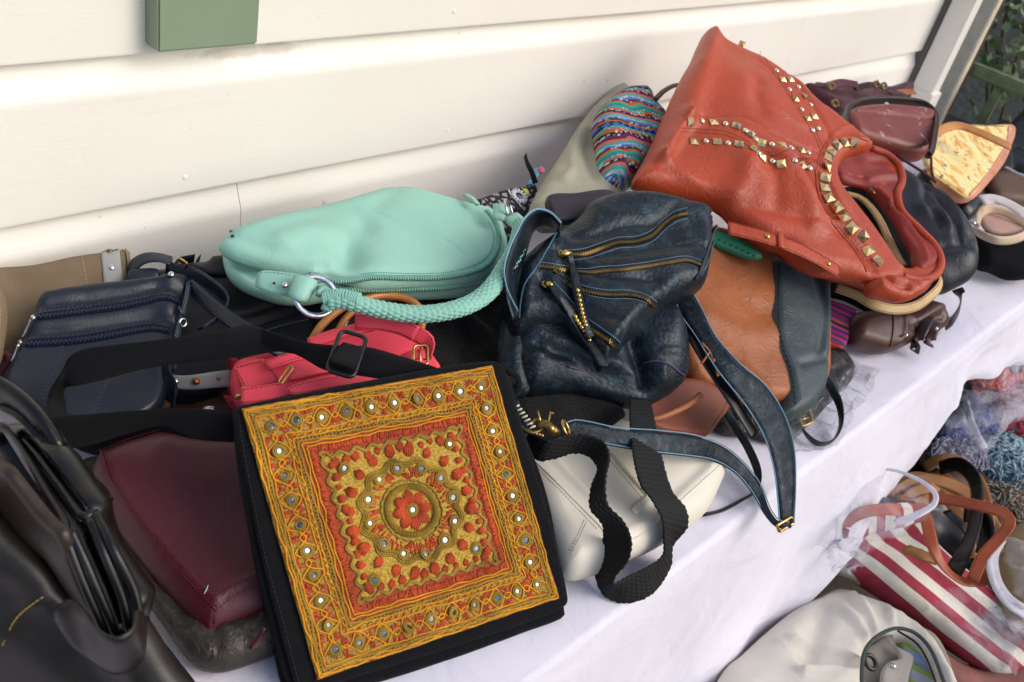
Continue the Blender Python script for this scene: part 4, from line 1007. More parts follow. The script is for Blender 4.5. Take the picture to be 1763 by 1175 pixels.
c = P(*Z4(795, 520, .168)); buckle('buckle', c, P(*Z4(820, 480, .172)) - P(*Z4(765, 555, .164)), P(*Z4(810, 530, .168)) - P(*Z4(785, 505, .17)), .024, .005, .0012, GOLD, t, prong=False)
c = P(*Z4(1525, 415, .183)); buckle('buckle', c, P(*Z4(1550, 370, .185)) - P(*Z4(1550, 460, .175)), P(*Z4(1560, 380, .18)) - P(*Z4(1480, 385, .18)), .026, .018, .0016, GOLD, t)
strap('buckle_strap', [Z4(1420, 430, .172) + (20, .010), Z4(1480, 415, .178) + (20,), Z4(1550, 408, .182) + (20,)], .014, .003, CORAL, t)
for x, y, z in ((566, 598, .152), (530, 632, .135)): tube('stud', [P(*Z4(x, y, z)), P(*Z4(x + 6, y + 10, z - .004))], .0035, GOLD, t, 8)

# ---------- mint hobo bag ----------
def Z3(x, y): return (370 + x / 3.148, 290 + y / 3.148)
t = thing('mint_hobo_bag', 'mint green slouchy leather hobo bag with whipstitched edge and braided handle', 'handbag', P(640, 430, 0))
mo = [(378, 430), (384, 416), (396, 404), (440, 384), (500, 362), (560, 345), (620, 329), (660, 318), (692, 315), (722, 320), (760, 331), (800, 343), (835, 352), (856, 366), (866, 392), (868, 425), (862, 452), (846, 474), (815, 487), (770, 491), (720, 493), (660, 496), (620, 496), (594, 488), (560, 482), (538, 487), (500, 476), (450, 462), (400, 446)]
pm = [(380, 425, .225), (690, 318, .225), (640, 495, .195)]
pe = [(870, 395, .215)]
rimp = [(536, 474), (552, 476), (572, 484), (600, 484), (640, 478), (700, 479), (760, 478), (806, 470), (838, 456), (856, 430), (858, 400), (848, 376), (838, 364)]
s = Slab('front_panel', pm, mo, .022, .024, MINT, t, Tb=.010, rb=.012, noise_=(.0035, 7),
         ridges=[([(385, 424), (440, 445), (500, 462), (550, 470)], -.006, .007), ([(590, 475), (592, 440), (620, 410)], -.009, .018), ([(480, 440), (540, 420), (600, 425)], .006, .016), ([(690, 320), (668, 350), (640, 378)], -.003, .014),
                 ([(532, 362), (552, 372), (566, 380)], -.0018, .0018), ([(624, 380), (660, 400), (700, 424), (740, 430), (770, 445), (792, 462)], -.0020, .0018), ([(700, 330), (760, 345), (830, 362)], .004, .012)], g=.0045,
         bumps=[(720, 400, .006, .07), (450, 405, .004, .05), (600, 458, -.011, .024)])
# lower layer
mo2 = [(384, 440), (398, 452), (440, 462), (500, 476), (540, 480), (600, 490), (700, 488), (800, 480), (850, 460), (872, 440), (866, 474), (846, 492), (820, 500), (770, 506), (700, 508), (640, 509), (590, 508), (560, 512), (530, 517), (490, 516), (450, 505), (415, 490), (395, 476), (386, 460)]
s2 = Slab('back_panel', [(380, 440, .195), (690, 330, .195), (640, 505, .175)], [(384, 436), (400, 420), (520, 370), (690, 330), (820, 360), (868, 400), (872, 440), (864, 476), (846, 492), (820, 500), (770, 506), (700, 508), (640, 509), (590, 508), (560, 512), (530, 517), (490, 516), (450, 505), (415, 490), (394, 472), (386, 456)], .018, .018, MINT, t, Tb=.02, noise_=(.003, 9), g=.006,
          ridges=[([(400, 470), (425, 480), (440, 505)], -.008, .010), ([(540, 500), (640, 503), (760, 500), (840, 484)], .003, .004)])
def whip(S, pxs, name, rr=.0032, off=-.001):
    h_ = .012
    W_ = []
    for x, y in pxs:
        hh = h_
        for _ in range(5): hh = max(h_, .5 * hh + .5 * (float(S.H(S.puv(x, y, hh)[None])[0]) + .0005))
        W_.append(S.W3(S.puv(x, y, hh)[None], np.array([hh]))[0])
    L = np.array(catmull(W_, .0038)); N = np.array([S.n] * len(L)); T = np.gradient(L, axis=0); T /= np.linalg.norm(T, axis=1)[:, None]; J = Join()
    Vc, Fc_ = tubemesh(L, rr * .82, 10); J.add(Vc, Fc_)
    for i in range(len(L)):
        sd_ = np.cross(N[i], T[i]); pts = []
        for a in np.linspace(-.5, math.pi + .5, 7):
            pts.append(L[i] + sd_ * rr * math.cos(a) + N[i] * rr * math.sin(a) + T[i] * .0016 * (a / math.pi - .5))
        J.tube(pts, .0012, 6)
    J.build(name, MINTD, t, kind='stuff')
whip(s, rimp, 'whipstitched_rim')
whip(s2, [(548, 498), (600, 500), (680, 499), (760, 496), (820, 487), (850, 474), (862, 458)], 'whipstitched_rim')
s.stitch([[(548, 468), (574, 476), (600, 476), (640, 470), (700, 471), (760, 470), (802, 462), (832, 448), (847, 428), (849, 402), (841, 382)]], plain('darker mint thread', '5FA58F', .7), sp=.004, ln=.003)  # stitch row in a darker mint
# side tab with ring
o, A, B = rails('side_tab', [(444, 470, .235), (452, 466, .238), (480, 468, .240), (510, 472, .241), (528, 476, .240)], [(440, 494, .222), (450, 500, .222), (475, 508, .222), (500, 512, .222), (512, 515, .222)], .004, MINT, t)
band_stitch(A, B, .004, plain('mint stitch', '68AE98', .7), o)
rails('tab_loop', [(508, 474, .247), (520, 474, .250), (535, 478, .249), (546, 484, .244)], [(497, 512, .230), (507, 516, .232), (520, 519, .231), (530, 520, .226)], .005, MINT, t)
place('rivet', disc_mesh('rivet', .004, .003), SILVER, P(491, 491, .236), (-.1, -.5, .8), (1, 0, 0), t)
place('eyelet', disc_mesh('eyelet', .0018, .0012), plain('hole', '223b34', .8), P(472, 488, .234), (-.1, -.5, .8), (1, 0, 0), t)
cr = P(543, 510, .232); nr = nz(np.array([-.25, -.62, .74])); ring('metal_ring', cr, nr, .0235, .0033, metal('ring nickel', 'C6CAD8', .25), t, 44, .55)
# braided handle
hp = [(566, 520, .232), (590, 518, .236), (612, 522, .236), (650, 532, .230), (700, 540, .225), (745, 540, .222), (790, 531, .222), (825, 515, .224), (850, 492, .228), (872, 458, .232), (888, 430, .236), (896, 402, .240), (899, 385, .242)]
hl = catmull([P(*p) for p in hp], .0012)
L = np.array(hl); T = np.gradient(L, axis=0); T /= np.linalg.norm(T, axis=1)[:, None]; V = []; Fc = []; seg = 48; uvl = []
a = nz(np.cross(T[0], [0, 0, 1.])); dd = 0
for i in range(len(L)):
    if i: dd += np.linalg.norm(L[i] - L[i - 1])
    a = nz(a - T[i] * (a @ T[i])); b_ = np.cross(T[i], a); f = min(1, dd / .03, ) 
    for j in range(seg):
        th = 2 * math.pi * j / seg; row = math.floor(dd / .0075); ph = dd / .0075 - row; c = 6 * th / math.pi + .5 * (row % 2)
        k = (abs(math.sin(math.pi * c)) ** .55) * (abs(math.sin(math.pi * ph)) ** .5)
        rr = .0092 + .0022 * k
        V.append(L[i] + a * math.cos(th) * rr * 1.15 + b_ * math.sin(th) * rr * .85)
for i in range(len(L) - 1):
    for j in range(seg): q = (j + 1) % seg; Fc.append((i * seg + j, i * seg + q, (i + 1) * seg + q, (i + 1) * seg + j))
Fc.append(tuple(range(seg - 1, -1, -1))); Fc.append(tuple((len(L) - 1) * seg + j for j in range(seg)))
mesh('braided_handle', V, Fc, MINTD, t)
# wrapped cord at the handle end
J = Join(); wl = catmull([P(*p) for p in [(560, 516, .232), (575, 514, .235), (596, 516, .237), (616, 521, .237)]], .0030); wl = np.array(wl); Tw = np.gradient(wl, axis=0)
for i in range(len(wl)):
    n_ = nz(Tw[i]); a = nz(np.cross(n_, [0, 0, 1.])); b_ = np.cross(n_, a)
    J.tube([wl[i] + (a * math.cos(q) + b_ * math.sin(q)) * .0100 + n_ * .0006 * math.sin(q * 2 + i) for q in np.linspace(0, 2 * math.pi, 16, endpoint=False)], .0019, 6, True)
J.tube(list(wl), .0094, 12); J.build('wrapped_cord', MINTD, t, kind='stuff')
tube('cord_loop', catmull([P(*p) for p in [(548, 508, .238), (556, 498, .240), (568, 504, .238), (572, 518, .235), (566, 532, .228), (556, 528, .228)]], .004), .0042, MINTD, t, 8)
# tab and ring at the far right end
ring('metal_ring', P(876, 362, .245), (.5, -.6, .5), .015, .0022, SILVER, t, 30)
rails('end_tab', [(848, 352, .243), (864, 352, .247), (876, 358, .246)], [(850, 378, .238), (866, 380, .24), (874, 382, .236)], .006, MINT, t)
strap('handle_tab', [(880, 372, .245, 20), (892, 385, .243, 35), (896, 400, .24, 45), (890, 420, .232, 60), (880, 440, .225, 60)], .022, .005, MINT, t)
strap('end_tip', [(800, 336, .236), (812, 342, .240), (822, 352, .240)], .008, .005, MINT, t)
for p in ((398, 400), (401, 406)):
    L_, N_ = s.many([p], .001); place('eyelet', disc_mesh('eyelet', .0022, .001), plain('hole', '223b34', .8), L_[0], N_[0], (1, 0, 0), t)

# ---------- patterned fabric bag, cream cotton bag, wallet and the multicoloured hat ----------
PB = M('paisley'); v = PB.tex('Voronoi', 75, PB.uv(), feature='DISTANCE_TO_EDGE'); v2 = PB.tex('Voronoi', 26, PB.uv(), feature='F1')
c_ = PB.ramp(v.outputs[0], [(.0, lin('15141A')), (.16, lin('15141A')), (.2, lin('8E8892')), (.42, lin('9a94a0')), (.5, lin('1a1820'))])
PB.set(Base_Color=PB.mix(PB.ramp(v2.outputs['Distance'], [(.0, 1.), (.16, 1.), (.18, 0.)], 'CONSTANT'), c_, lin('C9CE3B')), Roughness=.85)
t = thing('paisley_bag', 'black and grey patterned cloth bag with a white flower between mint bag and wall', 'bag', P(870, 345, 0))
s = Slab('body', [(820, 345, .19), (922, 318, .19), (880, 400, .16)], [(812, 348), (830, 338), (860, 326), (895, 318), (922, 314), (930, 330), (926, 360), (910, 400), (860, 420), (825, 380)], .018, .014, PB.m, t, noise_=(.003, 20))
s.cord('white_piping', [(872, 325), (882, 338), (898, 356)], .0014, plain('white piping', 'DDDDE0', .7), parent=t)
J = Join()
for k in range(14):
    L_, N_ = s.many([(894 , 338)], .0012); a = k * 2 * math.pi / 14; e1 = nz(np.cross(N_[0], [0, 0, 1.])); e2 = np.cross(N_[0], e1); d_ = e1 * math.cos(a) + e2 * math.sin(a)
    c0 = L_[0] + d_ * .011; J.tube([c0 - d_ * .004, c0, c0 + d_ * .004], .002, 5)
J.build('flower', plain('flower white', 'D5D5D8', .8), t, kind='stuff')
strap('zip_tail', [(904, 268, .24, 80), (908, 282, .238, 80), (916, 298, .234, 70), (922, 316, .222, 60)], .009, .002, ZTK, t)
strap('blue_tie', [(926, 290, .215, 30), (920, 305, .212, 30), (912, 318, .205, 30)], .012, .003, plain('blue tie', '5fa3c4', .8), t)
Slab('pink_tie', [(928, 288, .222), (936, 290, .222), (932, 300, .216)], [(926, 290), (934, 286), (938, 296), (930, 300)], .003, .003, plain('pink tie', 'c0616e', .8), t)
t = thing('cream_cotton_bag', 'cream cotton cloth bag slumped against the wall behind the black wallet', 'bag', P(990, 300, 0))
s = Slab('body', [(925, 345, .20), (1060, 140, .24), (1060, 340, .20)], [(912, 368), (918, 345), (935, 315), (960, 278), (990, 225), (1015, 185), (1040, 158), (1062, 138), (1090, 150), (1100, 220), (1090, 300), (1060, 350), (1000, 380), (940, 388)], .028, .025, CREAMF, t, noise_=(.007, 11),
         ridges=[([(1035, 170), (1010, 200), (990, 250), (975, 290)], .005, .004), ([(960, 340), (975, 320), (975, 290)], .009, .008), ([(1010, 250), (1005, 290), (1015, 330)], -.008, .010)])
s.stitch([[(1031, 170), (1005, 202), (985, 250)]], plain('tan thread', '9a927a', .8))
PM2 = M('geometric print'); uv = PM2.uv(); sx = PM2.n('SeparateXYZ'); PM2.l(uv, sx.inputs[0])
nz1 = PM2.tex('Noise', 14, uv, Detail=2.); yy = PM2.math('ADD', PM2.math('ADD', PM2.math('MULTIPLY', sx.outputs[1], 1.0), PM2.math('MULTIPLY', sx.outputs[0], .55)), PM2.math('MULTIPLY', nz1.outputs[0], .05))
fr = PM2.math('FRACT', PM2.math('MULTIPLY', yy, 13.0))
cols = ['2F8A80', '4BA08C', 'B9622E', '5E2338', '3D6FB0', '7FA8C4', '4BA08C', 'C96B6E', '6B2A3E', '202438', 'B9622E', '3F9A9A']
base = PM2.ramp(fr, [(i / 12, lin(c)) for i, c in enumerate(cols)], 'CONSTANT')
vv = PM2.tex('Voronoi', 170, uv, feature='F1'); dots = PM2.ramp(vv.outputs['Distance'], [(0, 1.), (.36, 1.), (.42, 0.)])
band = PM2.ramp(PM2.math('FRACT', PM2.math('MULTIPLY', yy, 26.0)), [(0, 0.), (.45, 0.), (.5, 1.)], 'CONSTANT')
hue = PM2.n('HueSaturation'); hue.inputs['Saturation'].default_value = .8; hue.inputs['Value'].default_value = .8; PM2.l(vv.outputs['Color'], hue.inputs['Color'])
ch = PM2.tex('Checker', 110, uv, Color1=(*lin('3D6FB0'), 1), Color2=(*lin('1B2035'), 1))
c2 = PM2.mix(PM2.math('MULTIPLY', dots, band), base, hue.outputs[0]); band2 = PM2.ramp(PM2.math('FRACT', PM2.math('MULTIPLY', yy, 6.5)), [(0, 1.), (.09, 0.)], 'CONSTANT')
PM2.set(Base_Color=PM2.mix(band2, c2, ch.outputs[0]), Roughness=.85, Specular_IOR_Level=.2); PM2.bump(PM2.tex('Noise', 22, Detail=4.).outputs[0], .004, .4)
t = thing('patterned_cloth_bag', 'multicoloured geometric print cloth bag beside the big rust red bag', 'bag', P(1080, 240, 0))
s = Slab('body', [(1030, 320, .22), (1085, 142, .29), (1110, 300, .22)], [(1078, 142), (1096, 139), (1112, 143), (1128, 158), (1138, 182), (1146, 215), (1140, 260), (1110, 300), (1085, 322), (1060, 330), (1042, 325), (1031, 300), (1026, 265), (1021, 230), (1028, 200), (1048, 165)], .04, .035, PM2.m, t, Tb=.02, noise_=(.004, 14),
         ridges=[([(1075, 325), (1060, 290), (1032, 262)], -.006, .008), ([(1090, 150), (1120, 200), (1130, 240)], .004, .012)])
t = thing('black_wallet', 'flat plum black wallet tucked between the cream cotton bag and the blue backpack', 'wallet', P(990, 350, 0))
s = Slab('body', [(945, 335, .255), (1040, 330, .255), (960, 380, .235)], [(944, 336), (990, 331), (1050, 326), (1075, 350), (1030, 375), (960, 384), (950, 372)], .006, .005, leather('plum black leather', '2C2530', .5, grain=400, gd=.0002, var=.1), t, Tb=.012)
tube('elastic_cord', [P(*p) for p in [(944, 342, .26), (941, 352, .256), (943, 364, .25), (950, 372, .248)]], .0018, BLACKL, t, 6, step=.004)
s.stitch([[(950, 342), (990, 337), (1040, 333)]], plain('plum thread', '463c4a', .8))

# ---------- two-tone brown and teal tote ----------
t = thing('two_tone_tote', 'soft leather tote in tan brown with a grey teal side panel', 'handbag', P(1300, 600, 0))
ptt = [(1200, 430, .165), (1415, 480, .115), (1350, 705, .035)]
rdg = [([(1220, 640), (1260, 655), (1300, 690)], .008, .010), ([(1190, 620), (1210, 660), (1260, 680)], -.006, .010), ([(1230, 480), (1270, 540), (1320, 560)], -.004, .02), ([(1200, 560), (1260, 590), (1310, 590)], .005, .02),
       ([(1345, 500), (1370, 560), (1360, 640)], .006, .012), ([(1380, 480), (1395, 560), (1385, 620)], -.006, .010), ([(1350, 645), (1390, 635), (1415, 625)], -.004, .006)]
s = Slab('body', ptt, [(1130, 400), (1200, 380), (1300, 405), (1360, 462), (1416, 476), (1421, 520), (1419, 600), (1417, 655), (1398, 692), (1374, 712), (1350, 703), (1300, 698), (1260, 690), (1215, 672), (1180, 655), (1150, 600), (1120, 500)], .030, .020, TAN, t, Tb=.02, ridges=rdg[:4], noise_=(.003, 11))
sd2 = Slab('side_panel', ptt, [(1326, 440), (1370, 452), (1432, 470), (1438, 520), (1436, 600), (1432, 660), (1410, 698), (1378, 716), (1354, 708), (1356, 680), (1348, 640), (1334, 595), (1328, 560), (1326, 500)], .038, .022, TEALG, t, Tb=.021, ridges=rdg[5:], noise_=(.003, 11), g=.005, sil=0., off0=.031)
sd2.stitch([[(1342, 452), (1341, 500), (1341, 560), (1349, 600), (1362, 640), (1370, 695)]], plain('black thread c', '0b0d0f', .8), sp=.009, ln=.0055, r=.0006)
strap('tassel', [(1208, 590, .165, 20), (1222, 606, .16, 20), (1228, 622, .155, 20)], .003, .002, TAN, t); strap('tassel', [(1222, 606, .162, 20), (1214, 618, .158, 20), (1208, 626, .155, 20)], .003, .002, TAN, t); strap('tassel', [(1228, 618, .158, 20), (1234, 634, .15, 20), (1236, 648, .145, 20)], .004, .002, TAN, t)
STRAPD = leather('dark green strap leather', '14211F', .4, grain=400, gd=.0002, var=.15)
strap('buckle_strap', [(1416, 640, .06, 30), (1432, 668, .045, 60), (1446, 700, .03, 75), (1447, 735, .018, 80), (1432, 760, .010, 75), (1408, 764, .010, 70), (1388, 748, .018, 55), (1374, 725, .03, 30), (1362, 712, .035, 0), (1340, 706, .035, 0)], .014, .003, STRAPD, t)
c = P(1387, 720, .034); buckle('buckle', c, P(1400, 712, .036) - P(1372, 724, .034), P(1392, 735, .03) - P(1382, 705, .04), .026, .022, .0018, GOLD, t)
strap('back_strap', [(1246, 700, .06, 20), (1266, 735, .045, 35), (1290, 775, .035, 50), (1305, 815, .02, 60), (1300, 845, .01, 60), (1275, 862, .006, 50), (1240, 880, .006, 40), (1208, 887, .006, 30)], .012, .003, STRAPD, t)
t = thing('brown_flat_bag', 'flat reddish brown leather bag with a corded handle poking out below the blue backpack', 'bag', P(1190, 710, 0))
s = Slab('body', [(1130, 700, .07), (1250, 690, .06), (1200, 750, .045)], [(1090, 700), (1130, 660), (1200, 650), (1254, 684), (1256, 700), (1236, 728), (1215, 752), (1180, 751), (1120, 740)], .010, .008, RUSTBR, t, noise_=(.003, 14))
tube('corded_handle', [P(*p) for p in [(1100, 722, .085), (1125, 722, .088), (1160, 710, .092), (1190, 694, .095), (1206, 680, .098)]], .0045, TAN, t, 10, step=.005)
s.stitch([[(1225, 735), (1246, 705), (1252, 692)]], STD)
# ---------- blue-black snake embossed backpack ----------
def Z6(x, y): return (840 + x / 2.555, 300 + y / 2.555)
t = thing('blue_backpack', 'metallic dark blue snake-embossed leather backpack with brass zips and studded pulls', 'backpack', P(1050, 540, 0))
mat = TEALNAVY
pb = [(1100, 335, .262), (900, 560, .165), (1180, 600, .16)]
lowo = [Z6(*p) for p in [(90, 560), (200, 420), (600, 480), (830, 560), (852, 640), (864, 760), (866, 860), (850, 920), (790, 975), (700, 1020), (600, 1028), (480, 1000), (380, 975), (260, 978), (160, 985), (105, 930), (85, 860), (75, 740), (75, 640)]]
low = Slab('lower_pocket', [(900, 560, .15), (1180, 560, .15), (1060, 700, .085)], lowo, .045, .04, mat, t, Tb=.035, noise_=(.006, 10), g=.005,
           ridges=[([Z6(180, 800), Z6(300, 830), Z6(420, 900), Z6(620, 985)], -.014, .010), ([Z6(140, 860), Z6(240, 800), Z6(360, 850), Z6(500, 885)], .008, .010), ([Z6(620, 850), Z6(640, 920), Z6(660, 980)], -.012, .008), ([Z6(700, 780), Z6(760, 700), Z6(800, 620)], .010, .03), ([Z6(690, 830), Z6(780, 830), Z6(858, 880)], .004, .003), ([Z6(580, 780), Z6(600, 860), Z6(640, 940)], -.016, .012), ([Z6(700, 900), Z6(720, 950), Z6(760, 985)], .006, .008)])
PUR = plain('purple zip edge', '4b3560', .5)
low.cord('purple_piping', [Z6(350, 845), Z6(430, 868), Z6(520, 882)], .0016, PUR, .0006, parent=t); low.cord('purple_piping', [Z6(680, 832), Z6(740, 822), Z6(800, 838), Z6(860, 885)], .0016, PUR, .0006, parent=t)
upo = [Z6(*p) for p in [(335, 212), (400, 165), (445, 105), (520, 72), (600, 60), (700, 62), (800, 75), (890, 92), (950, 112), (990, 128), (1002, 160), (1000, 250), (985, 350), (965, 420), (940, 500), (880, 540), (800, 580), (730, 630), (660, 690), (590, 770), (560, 812), (525, 830), (500, 862), (450, 820), (380, 760), (300, 700), (200, 700), (110, 720), (78, 620), (80, 540), (120, 420), (200, 320), (270, 260)]]
zA = [Z6(*p) for p in [(335, 355), (420, 350), (500, 325), (570, 302), (650, 297), (720, 272), (770, 225), (820, 188), (875, 172)]]
zB = [Z6(*p) for p in [(225, 405), (300, 415), (400, 433), (500, 425), (600, 418), (700, 405), (800, 388), (880, 380), (938, 398)]]
zC = [Z6(*p) for p in [(290, 425), (340, 470), (420, 510), (520, 530), (620, 532), (690, 550), (740, 580), (762, 605)]]
zD = [Z6(*p) for p in [(270, 490), (360, 590), (440, 670), (520, 720), (560, 765), (552, 800)]]
lefts = [Z6(*p) for p in [(325, 222), (260, 330), (220, 400), (165, 480), (145, 560), (140, 640), (155, 720), (178, 778)]]
rights = [Z6(*p) for p in [(985, 135), (992, 200), (975, 300), (945, 400), (900, 480), (850, 530)]]
up = Slab('front_body', pb, upo, .042, .024, mat, t, Tb=.03, noise_=(.006, 8), g=.0048,
          ridges=[(zA, -.004, .008), (zB, -.004, .008), (zC, -.004, .007), (zD, -.003, .007), (lefts, .004, .004), (rights, .005, .004),
                  ([Z6(330, 480), Z6(340, 600), Z6(440, 760)], -.010, .014), ([Z6(520, 780), Z6(620, 690), Z6(760, 590)], .008, .018), ([Z6(400, 220), Z6(380, 280), Z6(330, 320)], -.006, .010),
                  ([Z6(520, 250), Z6(600, 200), Z6(700, 150)], .005, .03), ([Z6(760, 330), Z6(860, 290), Z6(950, 250)], -.004, .02), ([Z6(230, 620), Z6(300, 720), Z6(380, 780)], .007, .010), ([Z6(200, 540), Z6(240, 640), Z6(280, 720)], -.006, .008), ([Z6(560, 480), Z6(640, 460), Z6(760, 450)], .004, .02)])
for q, w in ((zA, .010), (zB, .007), (zC, .008), (zD, .010)): up.zip(q, w, ZTK, AGOLD, t, .0006, tl=.0042, tp=.0019)
def offp(q, dx, dy): return [(x + dx, y + dy) for x, y in q]
up.stitch([offp(zA, 0, -9), offp(zA, 3, 9), offp(zB, 0, -7), offp(zC, 3, 7), offp(zC, 0, -8), offp(zD, 7, -7)], STB, sp=.0036, ln=.0024)
up.cord('seam_piping', lefts, .0014, plain('blue piping', '3B6076', .4), .0002, parent=t); up.cord('seam_piping', rights, .0022, SLATE, .0004, parent=t)
up.cord('seam_piping', offp(rights, 5, 2), .0009, plain('blue piping b', '3B6076', .4), .0004, parent=t)
# flap above zD
up.cord('pocket_edge', [Z6(445, 640), Z6(520, 690), Z6(580, 740), Z6(585, 780)], .0012, plain('blue piping c', '3B6076', .4), .001, parent=t)
def pull(p0, p1, p2, pts, studs):
    a = up.at(*Z6(*p0), .004); b = up.at(*Z6(*p1), .006)
    tube('zip_slider', [a, (a + b) / 2, b], [.0042, .005, .0032], GOLD, t, 10)
    q = [up.at(*Z6(*p), .008) for p in pts]
    C = [np.array([*x, 0, w]) for x, w in zip(q, [.006, .012, .009] + [.0125] * (len(q) - 3))]
    A = []; B = []; CC = catmull(C, .004); P_, T = frames(CC)
    for i, c in enumerate(CC): w = nz(np.cross(up.n, T[i])); A.append(P_[i] + w * c[4] / 2); B.append(P_[i] - w * c[4] / 2)
    V, Fc, uv = bandmesh(A, B, .0034, 6); mesh('zip_pull', V, Fc, mat, t, uvs=uv)
    sm_ = disc_mesh('stud', .0032, .0028)
    for (x, y) in studs: place('stud', sm_, GOLD, up.at(*Z6(x, y), .0100), up.n, (1, 0, 0), t)
ring('zip_ring', up.at(*Z6(325, 350), .004), up.n, .0045, .0015, GOLD, t, 16); ring('zip_ring', up.at(*Z6(255, 485), .004), up.n, .0045, .0015, GOLD, t, 16)
pull((318, 352), (365, 348), 0, [(358, 352), (362, 375), (368, 398), (380, 440), (392, 510), (410, 590), (430, 670), (455, 720)], [(394, 512), (399, 534), (403, 556), (407, 576), (411, 594), (415, 612), (420, 630), (425, 648), (430, 664)])
pull((250, 482), (285, 492), 0, [(275, 492), (300, 520), (318, 545), (345, 580), (380, 640), (430, 720), (480, 790), (510, 845)], [(384, 628), (391, 644), (401, 658), (412, 674), (423, 690), (433, 708), (446, 730), (460, 752), (474, 778)])
# grab loop and side band at the left
rails('grab_loop', [(883, 552, .20), (872, 510, .225), (870, 468, .245), (880, 428, .262), (892, 400, .275), (905, 376, .283), (925, 362, .285), (948, 368, .281), (965, 386, .272)],
      [(896, 536, .19), (889, 505, .205), (893, 470, .218), (905, 440, .228), (912, 415, .235), (920, 398, .238), (936, 392, .240), (950, 396, .242), (962, 400, .245)], .0035, mat, t)
strap('loop_edge', [(891, 536, .205, 60), (874, 500, .232, 60), (868, 465, .248, 60), (876, 430, .264, 60), (890, 400, .277, 60), (905, 374, .286, 60), (925, 360, .288, 60), (948, 366, .284, 60), (966, 384, .274, 60)], .003, .0018, STB, t)
bo = Slab('side_gusset', [(868, 560, .165), (900, 420, .20), (900, 660, .10)], [(880, 548), (900, 500), (920, 450), (905, 600), (905, 650), (890, 690), (875, 660), (868, 600)], .02, .015, mat, t, noise_=(.003, 12))
# shoulder straps
WB = leather('crackled blue strap leather', '14242F', .32, metal_=.35, grain=110, gd=.0018, var=.35, worn='2C4450', wrinkle=.0036, coat=.3)
rails('shoulder_strap', [(1160, 505, .165), (1172, 540, .165), (1196, 575, .160), (1238, 640, .150), (1286, 700, .120), (1318, 755, .085), (1334, 810, .055), (1340, 860, .03), (1343, 900, .012)],
      [(1190, 500, .175), (1206, 530, .172), (1232, 580, .168), (1272, 625, .158), (1318, 665, .130), (1350, 715, .095), (1366, 770, .065), (1369, 830, .035), (1366, 900, .012)], .006, WB, t)
for q, z0 in (([(1160, 505, .170), (1171, 540, .170), (1195, 575, .165), (1237, 640, .155), (1285, 700, .125), (1317, 755, .090), (1333, 810, .060), (1339, 860, .035), (1342, 900, .016)], 0), ([(1190, 500, .180), (1207, 530, .177), (1233, 580, .173), (1273, 625, .163), (1319, 665, .135), (1351, 715, .100), (1367, 770, .070), (1370, 830, .040), (1367, 900, .016)], 0)):
    tube('edge_stitching', [P(*p) for p in q], .0010, STB, t, 5, step=.006)
strap('strap_lining', [(1168, 525, .158, 10), (1205, 600, .150, 10), (1262, 690, .120, 10), (1300, 750, .085, 10)], .02, .003, BLACKL, t)
lo = rails('shoulder_strap', [(968, 735, .135), (990, 726, .138), (1060, 739, .130), (1130, 744, .120), (1195, 752, .105), (1245, 770, .080), (1283, 802, .055), (1310, 840, .035), (1326, 880, .022), (1340, 898, .018), (1362, 902, .014)],
           [(972, 752, .120), (990, 756, .122), (1050, 768, .115), (1120, 780, .105), (1185, 787, .090), (1232, 796, .068), (1268, 818, .045), (1296, 852, .028), (1315, 885, .014), (1335, 907, .008), (1360, 909, .006)], .005, WB, t)
for R_ in (lo[1], lo[2]): tube('edge_stitching', [np.array(p) + [0, 0, .0028] for p in R_[::2]], .0009, STB, t, 5)
c = P(1352, 903, .014); buckle('strap_slider', c, P(1372, 888, .016) - P(1338, 908, .014), P(1356, 915, .006) - P(1350, 895, .024), .032, .012, .0022, GOLD, t, prong=False)
strap('cloth_tag', [], 0, 0, None) if False else None
# swivel clip
rc = P(905, 738, .14)
tube('clip_hook', catmull([P(*p) for p in [(893, 700, .15), (888, 712, .15), (893, 728, .148), (905, 742, .146), (920, 745, .146), (934, 738, .147), (936, 728, .148), (928, 722, .149), (918, 726, .149), (915, 736, .148)]], .003), .0020, AGOLD, t, 8)
tube('clip_body', [P(925, 735, .15), P(938, 730, .151), P(952, 742, .149), P(962, 745, .147)], [.003, .006, .0065, .004], AGOLD, t, 10)
tube('clip_lever', [P(930, 726, .152), P(926, 708, .156)], .0014, GOLD, t, 6); tube('clip_lever', [P(944, 728, .154), P(948, 710, .158), P(953, 712, .158)], .0014, GOLD, t, 6)
ring('clip_ring', P(974, 737, .146), (.5, -.5, .6), .010, .0018, GOLD, t, 24)
place('stud', disc_mesh('stud', .0035, .003), GOLD, P(950, 738, .156), (-.1, -.6, .7), (1, 0, 0), t)
strap('studded_tab', [(880, 690, .15, 30), (888, 712, .148, 30), (900, 735, .144, 30), (912, 746, .14, 30)], .018, .003, mat, t)
J = Join()
for k in range(7): a = P(884 + k * 4.6, 702 + k * 6, .155); J.tube([a, a + (P(894, 702, .157) - P(884, 706, .155))], .0012, 6)
J.build('whipped_thread', plain('pale thread', 'c9bfa6', .6), t, kind='stuff')
J = Join()
for k in range(5):
    J.tube([P(912 + k * 5, 742 + k * 1.5, .146), P(915 + k * 5, 746 + k * 1.5, .144)], .0022, 6)
J.build('chain_links', GOLD, t, kind='stuff')

